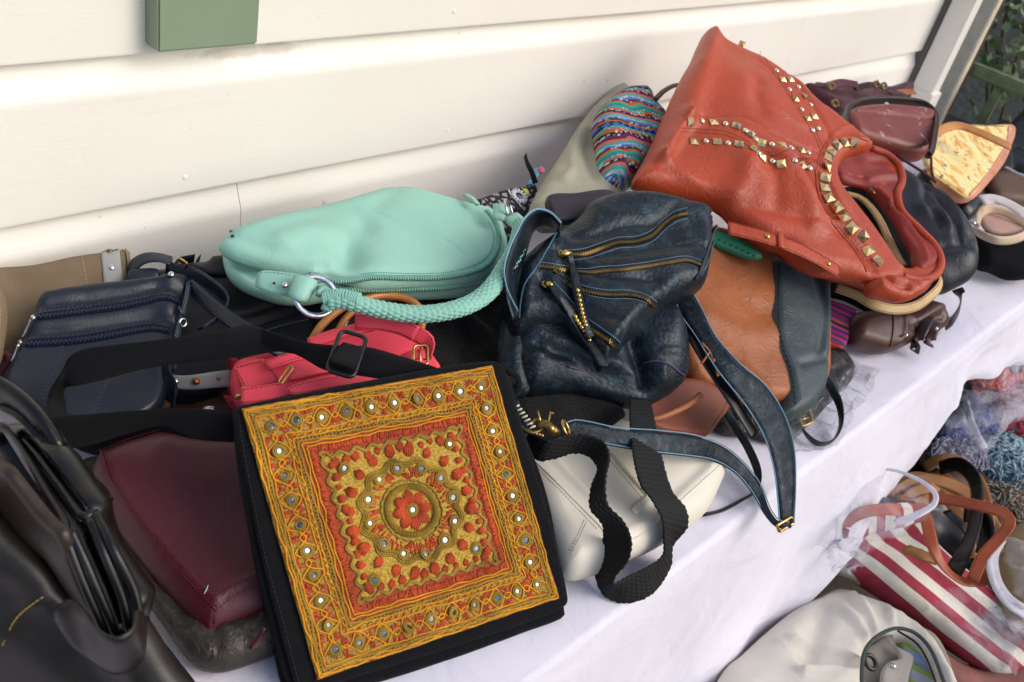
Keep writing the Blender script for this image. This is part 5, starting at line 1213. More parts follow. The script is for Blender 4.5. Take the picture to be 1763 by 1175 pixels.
# ---------- rust red studded hobo ----------
def Z1(x, y): return (1080 + x / 2.35, 30 + y / 2.35)
t = thing('studded_hobo_bag', 'large rust red leather hobo bag covered in pyramid studs on top of the pile', 'handbag', P(1380, 330, 0))
pr = [(1225, 50, .40), (1095, 315, .25), (1560, 500, .17)]
backo = [Z1(*p) for p in [(560, 240), (800, 350), (900, 430), (960, 505), (1010, 540), (1060, 560), (1095, 600), (1112, 660), (1092, 720), (1110, 790), (1180, 860), (1240, 920), (1270, 980), (1262, 1030), (1225, 1080), (1180, 1125), (1110, 1152), (1030, 1130), (900, 1080), (800, 1060), (700, 1020), (640, 1000), (560, 900), (500, 500)]]
hole = [Z1(*p) for p in [(850, 670), (920, 665), (985, 690), (1020, 740), (1070, 810), (1110, 890), (1150, 960), (1148, 1018), (1095, 1010), (1050, 950), (1000, 880), (930, 810), (880, 740)]]
ptB = [(1225, 50, .36), (1095, 315, .21), (1560, 500, .135)]
bk = Slab('back_panel', ptB, backo, .010, .008, RUST, t, Tb=.008, holes=[hole], noise_=(.004, 10), g=.006, ridges=[([Z1(1000, 560), Z1(960, 620), Z1(900, 640)], -.006, .01)])
bi = Slab('lining', ptB, [Z1(*p) for p in [(835, 560), (930, 530), (1040, 560), (1100, 620), (1095, 700), (1060, 770), (1110, 830), (1200, 900), (1245, 980), (1225, 1030), (1175, 1040), (1150, 1015), (1140, 950), (1070, 830), (1010, 740), (960, 690), (860, 660), (830, 620)]], .013, .012, RUSTI, t, Tb=.004, noise_=(.006, 16), g=.006,
          ridges=[([Z1(960, 670), Z1(1010, 660), Z1(1060, 660)], .008, .008), ([Z1(970, 600), Z1(1040, 600), Z1(1080, 650)], -.006, .008), ([Z1(1000, 720), Z1(1090, 820), Z1(1170, 930), Z1(1190, 1010)], .006, .005)])
tube('zip_tab', [bi.at(*Z1(975, 690), .004), bi.at(*Z1(1000, 715), .004)], .003, AGOLD, t, 6)
bi.patch('zip', [Z1(990, 700), Z1(1030, 740), Z1(1065, 770)], .007, .002, plain('rust zip', '7a3022', .6), t, .001)
fo = [Z1(*p) for p in [(330, 38), (355, 42), (400, 80), (460, 112), (540, 148), (600, 185), (660, 225), (715, 270), (750, 320), (790, 360), (850, 410), (900, 455), (960, 505), (985, 530), (960, 545), (900, 560), (860, 590), (842, 640), (850, 690), (880, 740), (930, 800), (980, 860), (1030, 930), (1075, 1000), (1110, 1040), (1080, 1090), (1020, 1100), (940, 1080), (860, 1060), (760, 1040), (680, 1000), (620, 950), (560, 930), (480, 880), (420, 830), (380, 790), (300, 745), (180, 715), (60, 695), (18, 680), (30, 640), (60, 590), (105, 500), (150, 400), (200, 290), (240, 210), (270, 160), (300, 90)]]
v1 = [Z1(*p) for p in [(520, 150), (590, 220), (650, 300), (700, 380), (755, 460), (790, 540)]]
h1 = [Z1(*p) for p in [(215, 455), (300, 460), (400, 470), (470, 500), (520, 535), (600, 555), (700, 578), (770, 590)]]
edge = [Z1(*p) for p in [(975, 500), (900, 475), (830, 490), (785, 545), (765, 620), (775, 720), (810, 800), (860, 870), (920, 940), (970, 1030)]]
fr_ = Slab('front_body', pr, fo, .024, .022, RUST, t, Tb=.02, noise_=(.004, 8), g=.0055,
           ridges=[(h1, -.0035, .0045), (v1, -.0035, .0045), ([Z1(210, 455), Z1(160, 520), Z1(105, 610)], .020, .014), ([Z1(210, 450), Z1(255, 300), Z1(300, 150), Z1(330, 60)], .012, .022), ([Z1(105, 610), Z1(200, 680), Z1(330, 760)], .006, .010),
                   (edge, .003, .003), ([Z1(480, 330), Z1(470, 400), Z1(500, 450)], -.007, .016), ([Z1(560, 640), Z1(640, 720), Z1(700, 850)], .011, .020), ([Z1(640, 640), Z1(720, 760), Z1(790, 850)], -.008, .013), ([Z1(480, 600), Z1(540, 720), Z1(560, 800)], -.008, .016), ([Z1(430, 650), Z1(420, 720), Z1(380, 780)], .007, .018),
                   ([Z1(690, 640), Z1(760, 700), Z1(840, 850), Z1(880, 900)], .008, .012), ([Z1(560, 420), Z1(640, 470), Z1(740, 490)], .004, .014), ([Z1(420, 800), Z1(600, 850), Z1(800, 900), Z1(960, 1050)], -.006, .010), ([Z1(700, 900), Z1(800, 880), Z1(900, 920)], .006, .012)],
           bumps=[(1260, 180, .022, .10), (1290, 300, .026, .09), (1360, 370, .012, .08)])
for q in ([(x, y - 3) for x, y in h1], [(x, y + 3) for x, y in h1], [(x - 3, y) for x, y in v1], [(x + 3, y) for x, y in v1]): fr_.stitch([q], plain('rust thread b', '6e2416', .7), sp=.004, ln=.0025)
fr_.cord('edge_piping', edge, .0013, RUST, .0004, parent=t)
fr_.stitch([[(x + 4, y - 1) for x, y in edge]], plain('rust thread c', '7a2c1a', .7), sp=.004, ln=.0025)
PYR = pyramid_mesh('pyramid_stud', .0078, .0070); DOM = disc_mesh('crystal_stud', .0052, .0038)
CRY = metal('crystal', 'F0EBDA', .12); PAG = metal('pale gold', 'D2BC8C', .22)
def stud(lst, me, mt, nm, ang=0, sc=1.):
    L, N = fr_.many([Z1(*p) for p in lst], .0008)
    for k in range(len(L)):
        qq = np.array([fr_.puv(*Z1(*lst[k]), fr_.T)])
        if not fr_.inside(qq)[0] or fr_.dist(qq)[0] < .008: continue
        q = L[min(k + 1, len(L) - 1)] - L[max(0, k - 1)]; place(nm, me, mt, L[k], N[k], q, t, sc)
stud([(255, 422), (350, 424), (441, 440), (498, 472), (546, 506), (622, 528), (701, 540)], PYR, PAG, 'pyramid_stud', sc=.92)
stud([(302, 420), (397, 431), (478, 460), (520, 493), (583, 518), (660, 532), (731, 551)], DOM, CRY, 'crystal_stud')
stud([(270, 503), (364, 503), (453, 513), (510, 536), (546, 570), (626, 590), (709, 600)], PYR, PAG, 'pyramid_stud', sc=.92)
stud([(318, 501), (408, 510), (528, 555), (588, 583), (664, 597), (739, 609)], DOM, CRY, 'crystal_stud')
stud([(462, 112), (503, 127), (572, 183), (627, 254), (679, 332), (728, 412)], PYR, PAG, 'pyramid_stud', sc=.8)
stud([(603, 219), (655, 294), (705, 374), (750, 457)], DOM, CRY, 'crystal_stud', sc=.9)
stud([(430, 92), (600, 181), (658, 254), (717, 325), (756, 402)], PYR, PAG, 'pyramid_stud', sc=.8)
stud([(689, 288), (740, 357), (774, 449)], DOM, CRY, 'crystal_stud', sc=.9)
stud([(975, 519), (945, 508), (914, 508), (880, 507), (849, 517), (826, 542), (814, 570), (805, 608), (802, 648), (802, 688), (817, 729), (850, 768), (880, 808), (915, 846), (954, 889), (978, 940), (1013, 985)], PYR, PAG, 'pyramid_stud', sc=1.1)
# side strap with two brass rivets
e0, e1 = fr_.at(*Z1(408, 852), .010), fr_.at(*Z1(850, 1025), .010); em = (e0 + e1) / 2 + fr_.n * .012
L = np.array(catmull([e0, e0 * .66 + e1 * .34 + fr_.n * .011, e0 * .33 + e1 * .67 + fr_.n * .011, e1], .006)); N = np.array([fr_.n] * len(L))
T = np.gradient(L, axis=0); T /= np.linalg.norm(T, axis=1)[:, None]; S_ = np.cross(N, T); V, Fc, uv = bandmesh(L - S_ * .0135, L + S_ * .0135, .004, 6); o = mesh('side_strap', V, Fc, RUST, t, uvs=uv)
band_stitch(L - S_ * .0135, L + S_ * .0135, .004, plain('dark edge', '4a1712', .7), o)
i_ = int(len(L) * .42); V, Fc, uv = bandmesh(np.array([L[i_] - T[i_] * .005 + S_[i_] * k for k in (-.016, -.008, 0, .008, .016)]) + fr_.n * .004, np.array([L[i_] + T[i_] * .005 + S_[i_] * k for k in (-.016, -.008, 0, .008, .016)]) + fr_.n * .004, .004, 4); mesh('strap_loop', V, Fc, RUST, t, uvs=uv)
SB = disc_mesh('brass_stud', .0048, .004)
for i_ in (int(len(L) * .30), int(len(L) * .88)): place('brass_stud', SB, GOLD, L[i_] + fr_.n * .002, fr_.n, (1, 0, 0), t)
# handle: rolled top edge of the loop and the folded joint
tube('handle_edge', catmull([bk.at(*Z1(*p), .002) for p in [(985, 530), (1050, 556), (1098, 600), (1112, 660), (1094, 715), (1110, 785), (1180, 858), (1240, 920), (1268, 980), (1258, 1030), (1215, 1060), (1150, 1058), (1110, 1045)]], .006), .0075, RUST, t, 10)
jn = Slab('handle_joint', [(1225, 50, .405), (1095, 315, .255), (1560, 500, .178)], [Z1(*p) for p in [(1010, 1050), (1060, 1030), (1115, 1035), (1180, 1050), (1240, 1045), (1222, 1090), (1180, 1125), (1110, 1150), (1050, 1140), (980, 1120), (970, 1080)]], .020, .018, RUST, t, Tb=.02, noise_=(.004, 20),
          ridges=[([Z1(1030, 1070), Z1(1060, 1100), Z1(1110, 1110)], -.012, .006), ([Z1(990, 1070), Z1(1000, 1110), Z1(1040, 1135)], .010, .006), ([Z1(1120, 1080), Z1(1160, 1100), Z1(1190, 1100)], -.005, .004)])
# thin brown strap going behind, left of the bag
strap('shoulder_cord', [(1128, 172, .30), (1142, 158, .305), (1160, 148, .305), (1180, 145, .30)], .010, .005, leather('umber strap', '3a2a26', .45), t)
t = thing('green_purse', 'narrow green perforated leather purse edge peeking out under the rust red bag', 'purse', P(1270, 430, 0))
s = Slab('body', [(1235, 400, .195), (1300, 435, .185), (1240, 430, .185)], [(1225, 395), (1250, 402), (1290, 425), (1312, 445), (1290, 446), (1250, 432), (1226, 420)], .006, .006, leather('bottle green leather', '1F6E52', .5), t)
J = Join()
for k in range(7): a = s.at(1238 + k * 10, 413 + k * 4.6, .0005); J.box(a, s.u * .0016, s.v * .0016, s.n * .0004)
J.build('perforations', plain('hole b', '0c2a20', .8), t, kind='stuff')
# ================= THINGS AT THE RIGHT OF THE TABLE =================
def ZR(x, y): return (1380 + x / 3.091, 120 + y / 3.091)
t = thing('slouchy_black_bag', 'slouchy charcoal leather bag with plum piping right of the studded red bag', 'handbag', P(1620, 420, 0))
s = Slab('body', [(1530, 270, .20), (1600, 300, .20), (1620, 500, .07)], [ZR(*p) for p in [(400, 440), (470, 450), (520, 480), (600, 520), (700, 590), (780, 660), (850, 760), (900, 860), (935, 960), (932, 1060), (900, 1110), (830, 1150), (760, 1180), (640, 1180), (500, 1100), (400, 800), (360, 600)]], .042, .04, SLATE, t, noise_=(.010, 9), g=.006,
         ridges=[([ZR(560, 560), ZR(680, 700), ZR(780, 860), ZR(820, 980)], -.014, .010), ([ZR(640, 620), ZR(640, 760), ZR(720, 900)], -.010, .009), ([ZR(800, 720), ZR(850, 860), ZR(870, 980)], -.012, .009), ([ZR(700, 620), ZR(800, 760), ZR(860, 900)], .008, .016), ([ZR(740, 1010), ZR(830, 1000), ZR(920, 1000)], -.008, .010), ([ZR(620, 800), ZR(720, 840), ZR(760, 900)], .008, .014)])
s.cord('piping', [ZR(465, 455), ZR(500, 452), ZR(560, 490), ZR(640, 540), ZR(720, 600)], .003, leather('plum leather', '5a3238', .45), .001, parent=t)
s.stitch([[ZR(600, 560), ZR(740, 700), ZR(840, 860), ZR(880, 1000)]], STBK)
t = thing('floral_purse', 'small reddish brown pouch with faded silver floral print on top of the pile', 'purse', P(1530, 230, 0))
FB = M('brown floral leather'); uv = FB.uv(); n1 = FB.tex('Noise', 32, uv, Detail=6., Roughness=.7, Distortion=1.5); n2 = FB.tex('Noise', 9, uv, Detail=1.)
f_ = FB.math('MULTIPLY', FB.ramp(n1.outputs[0], [(.60, 0.), (.66, 1.)]), FB.ramp(n2.outputs[0], [(.50, 0.), (.56, 1.)]))
FB.set(Base_Color=FB.mix(f_, lin('7A3428'), lin('B9A9A6')), Roughness=.42); FB.bump(FB.tex('Noise', 60, Detail=3.).outputs[0], .0008, .4)
s = Slab('body', [(1460, 185, .27), (1600, 190, .27), (1570, 268, .22)], [ZR(*p) for p in [(235, 230), (270, 195), (340, 178), (450, 172), (560, 178), (650, 190), (705, 215), (712, 270), (700, 360), (680, 440), (650, 466), (590, 468), (480, 440), (380, 410), (280, 370), (232, 320)]], .024, .020, FB.m, t, Tb=.03, g=.006, noise_=(.003, 14),
         ridges=[([ZR(250, 265), ZR(450, 285), ZR(700, 300)], -.004, .005)])
fr = [ZR(*p) for p in [(222, 300), (232, 230), (262, 180), (330, 156), (430, 146), (540, 150), (640, 168), (700, 200), (722, 250), (716, 330), (700, 420), (685, 440)]]
o, A, B = rails('frame_band', [(x, y, .285 - .0002 * max(0, y - 170)) for x, y in fr], [(x + (8 if x < 1480 else (-8 if x > 1590 else 0)), y + 11, .262 - .0002 * max(0, y - 170)) for x, y in fr], .010, leather('espresso leather', '2A1310', .4), t, bulge=.002)
place('stud', disc_mesh('stud', .0055, .004), SILVER, s.at(*ZR(452, 186), .001), s.n, (1, 0, 0), t)
tube('cord', [P(*ZR(x, y), z) for x, y, z in [(683, 440, .225), (690, 480, .22), (692, 530, .21), (700, 570, .20), (716, 600, .19)]], .003, leather('umber cord', '3a2320', .5), t, 6, step=.008)
# maroon wrinkled bag at the back
t = thing('maroon_satin_bag', 'crumpled maroon bag with brass fittings along the wall behind the brown pouch', 'handbag', P(1480, 160, 0))
MS = leather('maroon crumpled', '4E1A30', .45, grain=200, gd=.0005, var=.25, wrinkle=.004)
s = Slab('body', [(1400, 145, .17), (1575, 145, .16), (1480, 230, .13)], [ZR(*p) for p in [(20, 60), (100, 66), (220, 62), (330, 64), (420, 72), (520, 68), (608, 62), (606, 110), (560, 150), (500, 210), (300, 280), (180, 260), (60, 160)]], .035, .03, MS, t, noise_=(.014, 12), g=.008)
strap('strap', [(*ZR(70, 80), .20), (*ZR(140, 86), .212), (*ZR(220, 70), .215), (*ZR(300, 82), .212)], .022, .005, MS, t, tw=30)
strap('strap', [(*ZR(280, 100), .205), (*ZR(380, 80), .215), (*ZR(470, 110), .21), (*ZR(560, 140), .19)], .018, .005, leather('plum strap', '35141f', .45), t, tw=20)
for x, y in ((160, 88), (400, 78), (440, 88), (180, 180)): c = P(*ZR(x, y), .226 if y < 100 else .21); buckle('buckle', c, np.array([1., .1, 0]), np.array([0, .8, .6]), .030, .014, .003, AGOLD, t, prong=False)
strap('tan_edge', [(*ZR(480, 130), .19), (*ZR(550, 120), .192), (*ZR(600, 118), .19)], .02, .005, TAN, t, tw=20)
Slab('side_bag', [(1400, 165, .15), (1450, 200, .15), (1420, 240, .12)], [ZR(*p) for p in [(20, 150), (120, 150), (200, 170), (240, 230), (220, 300), (100, 260)]], .02, .015, leather('plum black b', '2a1a20', .4), t)
# yellow floral tote
YF = M('yellow floral print'); uv = YF.uv(); n1 = YF.tex('Noise', 14, uv, Detail=4., Distortion=2.); n2 = YF.tex('Noise', 40, uv, Detail=5., Distortion=1.); n3 = YF.tex('Noise', 20, uv, Detail=3., Distortion=3.)
c_ = YF.ramp(n1.outputs[0], [(.3, lin('E2C878')), (.45, lin('EAD998')), (.55, lin('E3C47A')), (.62, lin('D08A2C')), (.7, lin('E0B85C'))])
sx = YF.n('SeparateXYZ'); YF.l(uv, sx.inputs[0])
c_ = YF.mix(YF.math('MULTIPLY', YF.ramp(n2.outputs[0], [(.60, 0.), (.65, 1.)]), .75), c_, lin('C8D0C0')); c_ = YF.mix(YF.math('MULTIPLY', YF.ramp(n3.outputs[0], [(.63, 0.), (.66, 1.)]), YF.ramp(n2.outputs[0], [(.48, 0.), (.5, 1.)])), c_, lin('3F5A60'))
YF.set(Base_Color=c_, Roughness=.6)
t = thing('yellow_print_bag', 'pale yellow tote with an orange and blue flower print and tan handle', 'bag', P(1660, 300, 0))
yo = [(1588, 272), (1598, 240), (1606, 217), (1640, 213), (1700, 214), (1738, 215), (1742, 222), (1734, 246), (1716, 280), (1690, 315), (1668, 342), (1658, 340), (1630, 318), (1600, 298)]
s = Slab('front_panel', [(1605, 216, .20), (1742, 216, .16), (1665, 342, .12)], yo, .010, .010, YF.m, t, Tb=.004, g=.008, noise_=(.003, 8))
s2 = Slab('side_panel', [(1605, 216, .186), (1742, 216, .146), (1665, 342, .106)], [(1600, 250), (1650, 225), (1738, 212), (1750, 222), (1744, 248), (1726, 284), (1698, 320), (1672, 345), (1655, 343), (1620, 318)], .014, .012, plain('salmon edge', 'C98A6C', .6), t, Tb=.02, g=.008)
s.cord('edge_piping', [(1738, 217), (1732, 246), (1714, 280), (1688, 315), (1664, 341)], .003, plain('salmon piping', 'd0947a', .5), parent=t)
s.cord('edge_piping', [(1660, 340), (1630, 318), (1600, 298)], .003, plain('yellow piping', 'd0a860', .5), parent=t)
strap('handle', [(1598, 238, .22), (1625, 222, .232), (1652, 217, .236), (1690, 230, .236), (1720, 244, .23), (1740, 253, .225)], .022, .006, leather('light tan leather', 'B87B42', .45), t, tw=30, step=.01)
s.stitch([[(1612, 219), (1670, 217), (1732, 218)]], plain('dark stitch', '2b2b30', .7), sp=.012, ln=.008, r=.0008)
t = thing('round_black_bag', 'rounded glossy black bag under the yellow printed tote', 'handbag', P(1640, 370, 0))
s = Slab('body', [(1600, 300, .07), (1690, 330, .06), (1650, 378, .04)], [(1590, 285), (1620, 300), (1660, 330), (1690, 322), (1694, 345), (1686, 368), (1668, 382), (1645, 376), (1620, 350), (1598, 320)], .035, .03, BLACKL, t, g=.008)
s.stitch([[(1640, 352), (1664, 360), (1686, 350)]], STBK)
t = thing('cream_trim_bag', 'black suede bag with broad cream top band near the right edge', 'handbag', P(1730, 440, 0))
s = Slab('body', [(1680, 395, .10), (1770, 400, .10), (1735, 478, .03)], [(1672, 378), (1690, 392), (1730, 402), (1768, 398), (1820, 390), (1830, 440), (1790, 475), (1745, 482), (1715, 470), (1690, 462), (1676, 440)], .03, .02, fabric('black suede', '0B0A0F', .95, 900), t, Tb=.03, g=.008, noise_=(.003, 10))
CRB = leather('blush cream leather', 'CDB49A', .5)
rails('top_band', [(1676, 388, .125), (1690, 398, .13), (1715, 406, .132), (1740, 406, .132), (1763, 398, .13), (1790, 380, .128)], [(1678, 402, .108), (1692, 412, .112), (1716, 421, .114), (1741, 421, .114), (1764, 413, .112), (1790, 398, .11)], .008, CRB, t)
rails('back_band', [(1680, 384, .13), (1686, 360, .14), (1700, 352, .145), (1730, 358, .145), (1760, 372, .14), (1776, 386, .132)], [(1684, 392, .115), (1692, 374, .122), (1706, 368, .126), (1730, 374, .126), (1752, 386, .122), (1764, 396, .116)], .008, CRB, t)
Slab('lining', [(1690, 362, .118), (1760, 375, .118), (1730, 400, .112)], [(1688, 375), (1700, 362), (1735, 368), (1765, 385), (1762, 400), (1730, 404), (1700, 398)], .006, .006, plain('blush lining', 'b9988a', .8), t)
strap('upper_band', [(1690, 345, .16), (1715, 343, .168), (1745, 356, .17), (1775, 378, .17)], .03, .004, plain('pale band', 'd8cdc8', .6), t, tw=15)
tube('stud', [P(1672, 386, .14), P(1676, 384, .142)], .008, SILVER, t, 10)
t = thing('brown_tote', 'brown leather bag behind the cream banded black bag at the right edge', 'handbag', P(1735, 320, 0))
s = Slab('body', [(1700, 300, .10), (1763, 310, .10), (1720, 345, .07)], [(1705, 300), (1730, 292), (1800, 310), (1810, 350), (1750, 352), (1715, 345), (1700, 330)], .02, .02, leather('taupe leather', '5E4636', .5), t, g=.01)
strap('light_trim', [(1732, 288, .145), (1755, 300, .145), (1790, 312, .145)], .012, .004, plain('light trim', '9aa0a8', .4), t)
t = thing('black_tote', 'black bag with a wide strap beneath the yellow tote near the right edge', 'handbag', P(1720, 300, 0))
s = Slab('body', [(1700, 250, .05), (1780, 250, .05), (1720, 330, .04)], [(1690, 290), (1720, 250), (1770, 190), (1900, 220), (1860, 330), (1780, 330), (1740, 300), (1700, 330), (1680, 330)], .03, .03, leather('soft black leather', '111216', .5), t, g=.012, noise_=(.008, 8))
rails('wide_strap', [(1716, 270, .10), (1714, 290, .10), (1706, 305, .095), (1700, 326, .085)], [(1742, 262, .10), (1744, 282, .10), (1736, 304, .095), (1742, 334, .08)], .006, leather('black strap', '16161b', .55), t)
tube('rod', [P(1740, 250, .16), P(1775, 262, .16)], .004, GUN, t, 8)
# open black bag with a beige rim
t = thing('beige_rim_bag', 'black bag with a thin beige rim wedged under the handle of the red hobo', 'handbag', P(1530, 460, 0))
s = Slab('body', [(1450, 330, .115), (1610, 460, .095), (1500, 540, .065)], [(1420, 330), (1460, 320), (1520, 330), (1560, 400), (1600, 460), (1620, 480), (1612, 508), (1580, 532), (1545, 542), (1500, 525), (1460, 505), (1400, 490), (1390, 400)], .022, .02, fabric('black lining cloth', '0d0d10', .8, 800), t, Tb=.03, noise_=(.008, 14), g=.007, ridges=[([(1480, 380), (1520, 430), (1540, 470)], -.012, .016)])
BRM = leather('beige rim leather', 'C8A978', .5)
strap('rim', [(1456, 333, .15), (1480, 340, .152), (1500, 358, .152), (1516, 382, .15), (1530, 412, .148), (1545, 440, .145), (1556, 458, .14)], .014, .004, BRM, t, tw=20, st=STD)
strap('rim', [(1440, 495, .115), (1475, 508, .118), (1505, 525, .118), (1540, 533, .116), (1575, 528, .114), (1600, 512, .112), (1618, 492, .112), (1618, 474, .114), (1606, 460, .116)], .018, .004, BRM, t, tw=50, st=STD)
Slab('inner_pocket', [(1560, 470, .115), (1610, 470, .11), (1590, 520, .095)], [(1550, 500), (1575, 470), (1606, 466), (1614, 485), (1596, 508), (1570, 518)], .006, .006, leather('slate inner', '20242a', .5), t)
# striped woven pouch
SW = M('striped weave'); uv = SW.uv(); sx = SW.n('SeparateXYZ'); SW.l(uv, sx.inputs[0]); nn2 = SW.tex('Noise', 60, uv, Detail=2.)
fr2 = SW.math('FRACT', SW.math('MULTIPLY', SW.math('ADD', SW.math('ADD', sx.outputs[1], SW.math('MULTIPLY', sx.outputs[0], .35)), SW.math('MULTIPLY', nn2.outputs[0], .003)), 16.))
SW.set(Base_Color=SW.ramp(fr2, [(i / 10, lin(c)) for i, c in enumerate(['9B1F6A', '3A2A6E', 'B0457A', '2A1C3A', 'C05C3A', '6E2F8A', 'A31F4E', '26406E', 'B02a7a', '5a2040'])], 'CONSTANT'), Roughness=.9); SW.bump(SW.tex('Wave', 300, uv, Distortion=1.).outputs[1], .0006, .6)
t = thing('striped_woven_pouch', 'small woven pouch with magenta and purple stripes beside the teal tote panel', 'pouch', P(1445, 570, 0))
s = Slab('body', [(1420, 522, .07), (1470, 540, .065), (1435, 600, .03)], [(1412, 515), (1440, 518), (1474, 534), (1466, 560), (1451, 603), (1432, 598), (1414, 590)], .010, .008, SW.m, t, g=.005, noise_=(.003, 20))
s.patch('end_binding', [(1418, 590), (1436, 596), (1450, 601)], .010, .002, plain('brick binding', 'a8442e', .8), t, .0005)
# dark brown small bag
t = thing('dark_brown_bag', 'small dark brown leather bag with a hanging tab under the beige rimmed bag', 'handbag', P(1540, 570, 0))
s = Slab('body', [(1462, 560, .055), (1620, 520, .06), (1530, 605, .02)], [(1456, 575), (1470, 545), (1500, 530), (1560, 530), (1600, 512), (1620, 518), (1630, 538), (1622, 562), (1600, 580), (1570, 590), (1535, 606), (1512, 610), (1490, 604), (1464, 594)], .030, .022, DBROWN, t, Tb=.022, noise_=(.003, 12), g=.005,
         ridges=[([(1536, 535), (1538, 560), (1534, 590), (1528, 606)], .004, .004), ([(1560, 560), (1590, 540), (1610, 530)], .006, .008), ([(1550, 575), (1580, 560), (1600, 555)], -.006, .006)])
s.cord('seam_piping', [(1536, 535), (1538, 560), (1534, 590), (1527, 605)], .0018, leather('espresso piping', '2a1612', .4), .0002, parent=t)
strap('hanging_tab', [(1600, 545, .07, 10), (1590, 565, .062, 10), (1580, 585, .045, 5), (1574, 605, .016, 0)], .020, .004, leather('espresso tab', '2c1714', .38), t)
strap('hanging_tab', [(1612, 556, .06, 10), (1606, 570, .055, 10), (1600, 588, .04, 5), (1598, 594, .03, 0)], .020, .004, DBROWN, t)
for x, y, z in ((1573, 600, .026), (1560, 577, .06), (1612, 566, .066)): place('stud', disc_mesh('stud', .0035, .003), SILVER, P(x, y, z), (-.1, -.5, .8), (1, 0, 0), t)
strap('side_strap', [(1628, 560, .03, 60), (1640, 552, .03, 65), (1652, 530, .035, 70), (1654, 508, .045, 70), (1648, 498, .055, 70)], .022, .003, BLACKL, t)
# black thing in plastic wrapping
t = thing('plastic_wrapped_bag', 'black bag still in crinkled clear plastic beside the two tone tote', 'bag', P(1400, 690, 0))
WR = leather('wrapped black', '0F1114', .2, grain=60, gd=.002, var=.4, wrinkle=.006, coat=.6)
s = Slab('body', [(1245, 700, .014), (1455, 600, .014), (1340, 760, .014)], [(1215, 720), (1250, 690), (1310, 660), (1400, 600), (1425, 592), (1455, 600), (1474, 622), (1470, 648), (1440, 680), (1405, 720), (1375, 745), (1340, 762), (1290, 750), (1245, 745)], .016, .016, WR, t, Tb=.012, noise_=(.012, 26), g=.006)
CLR = M('clear film'); n1 = CLR.tex('Noise', 60, Detail=6., Roughness=.6, Distortion=1.5); CLR.bump(n1.outputs[0], .006, .9)
CLR.set(Base_Color=(.95, .95, .98), Roughness=.12, Transmission_Weight=1., IOR=1.25, Specular_IOR_Level=.6)
tr = CLR.n('BsdfTransparent'); mxs = CLR.n('MixShader'); mxs.inputs[0].default_value = .35; CLR.l(tr.outputs[0], mxs.inputs[1])
CLR.l(CLR.b.outputs[0], mxs.inputs[2]); CLR.l(mxs.outputs[0], CLR.t.nodes['Material Output'].inputs[0])
def film(name, q, zf, mat, parent, n=60, amp=.008, sc=30, thick=.0012):
    """crumpled film between four corner points (world), with bulge zf(u,v)"""
    q = [np.array(a) for a in q]; V = []; uv = []
    nn_ = nz(np.cross(q[1] - q[0], q[3] - q[0])); nn_ = nn_ if nn_[2] > 0 else -nn_
    for k in (0, 1):
        for i in range(n + 1):
            for j in range(n + 1):
                a, b = i / n, j / n; p = q[0] * (1 - a) * (1 - b) + q[1] * a * (1 - b) + q[2] * a * b + q[3] * (1 - a) * b
                e = abs(noise.noise(Vector(p * sc))) * 2 + .5 * abs(noise.noise(Vector(p * sc * 2.7))); ed = min(1, 8 * min(a, 1 - a, b, 1 - b))
                p = p + np.array([noise.noise(Vector((a * 6, b * 6, 1))), noise.noise(Vector((a * 6, b * 6, 7))), 0]) * .014
                V.append(p + nn_ * (zf(a, b) + amp * e * (.3 + .7 * ed) - k * thick)); uv.append((a, b))
    m_ = (n + 1) ** 2; Fc = []
    for i in range(n):
        for j in range(n):
            a = i * (n + 1) + j; f = (a, a + n + 1, a + n + 2, a + 1); Fc.append(f); Fc.append(tuple(x + m_ for x in f[::-1]))
    rg = [i * (n + 1) for i in range(n + 1)] + [n * (n + 1) + j for j in range(1, n + 1)] + [i * (n + 1) + n for i in range(n - 1, -1, -1)] + [j for j in range(n - 1, 0, -1)]
    Fc += [(rg[a], m_ + rg[a], m_ + rg[(a + 1) % len(rg)], rg[(a + 1) % len(rg)]) for a in range(len(rg))]
    return mesh(name, V, Fc, mat, parent, uvs=uv)
film('plastic_film', [P(1330, 790, .003), P(1440, 770, .003), P(1515, 640, .003), P(1440, 610, .006)], lambda a, b: .002, CLR.m, t, n=70, amp=.010, sc=34)
film('plastic_film', [P(1255, 740, .035), P(1360, 765, .03), P(1478, 640, .03), P(1425, 600, .035)], lambda a, b: .004 * math.sin(a * math.pi), CLR.m, t, n=60, amp=.008, sc=40)
# ================= THINGS ON THE GROUND =================
def GZ(z): return z - TZ     # height above the ground -> height above the table
# striped tote
SM = M('red and white stripe'); uv = SM.uv(); sx = SM.n('SeparateXYZ'); SM.l(uv, sx.inputs[0])
tagv = SM.n('Value'); 
t = thing('striped_tote', 'red and white striped canvas tote standing on the ground in clear plastic', 'tote bag', P(1600, 1010, GZ(.0)))
ptl = [(1440, 930, GZ(.40)), (1600, 900, GZ(.42)), (1740, 1130, GZ(.20))]
fo = [(1428, 915), (1445, 898), (1490, 886), (1545, 872), (1582, 872), (1600, 900), (1640, 950), (1700, 1010), (1770, 1075), (1830, 1130), (1820, 1190), (1760, 1170), (1700, 1158), (1650, 1130), (1600, 1085), (1530, 1040), (1470, 1000), (1436, 985), (1432, 950)]
s = Slab('body', ptl, fo, .06, .045, None, t, Tb=.10, rb=.06, noise_=(.010, 7), g=.008, ridges=[([(1450, 935), (1500, 925), (1560, 915)], -.012, .012), ([(1690, 1150), (1700, 1110), (1740, 1080)], .012, .016), ([(1540, 960), (1620, 1040), (1700, 1100)], -.008, .02), ([(1470, 960), (1560, 1040), (1640, 1110)], .006, .02)])
a = s.puv(1450, 960); b = s.puv(1640, 1110); dv = nz(b - a); pv = (-dv[1], dv[0])
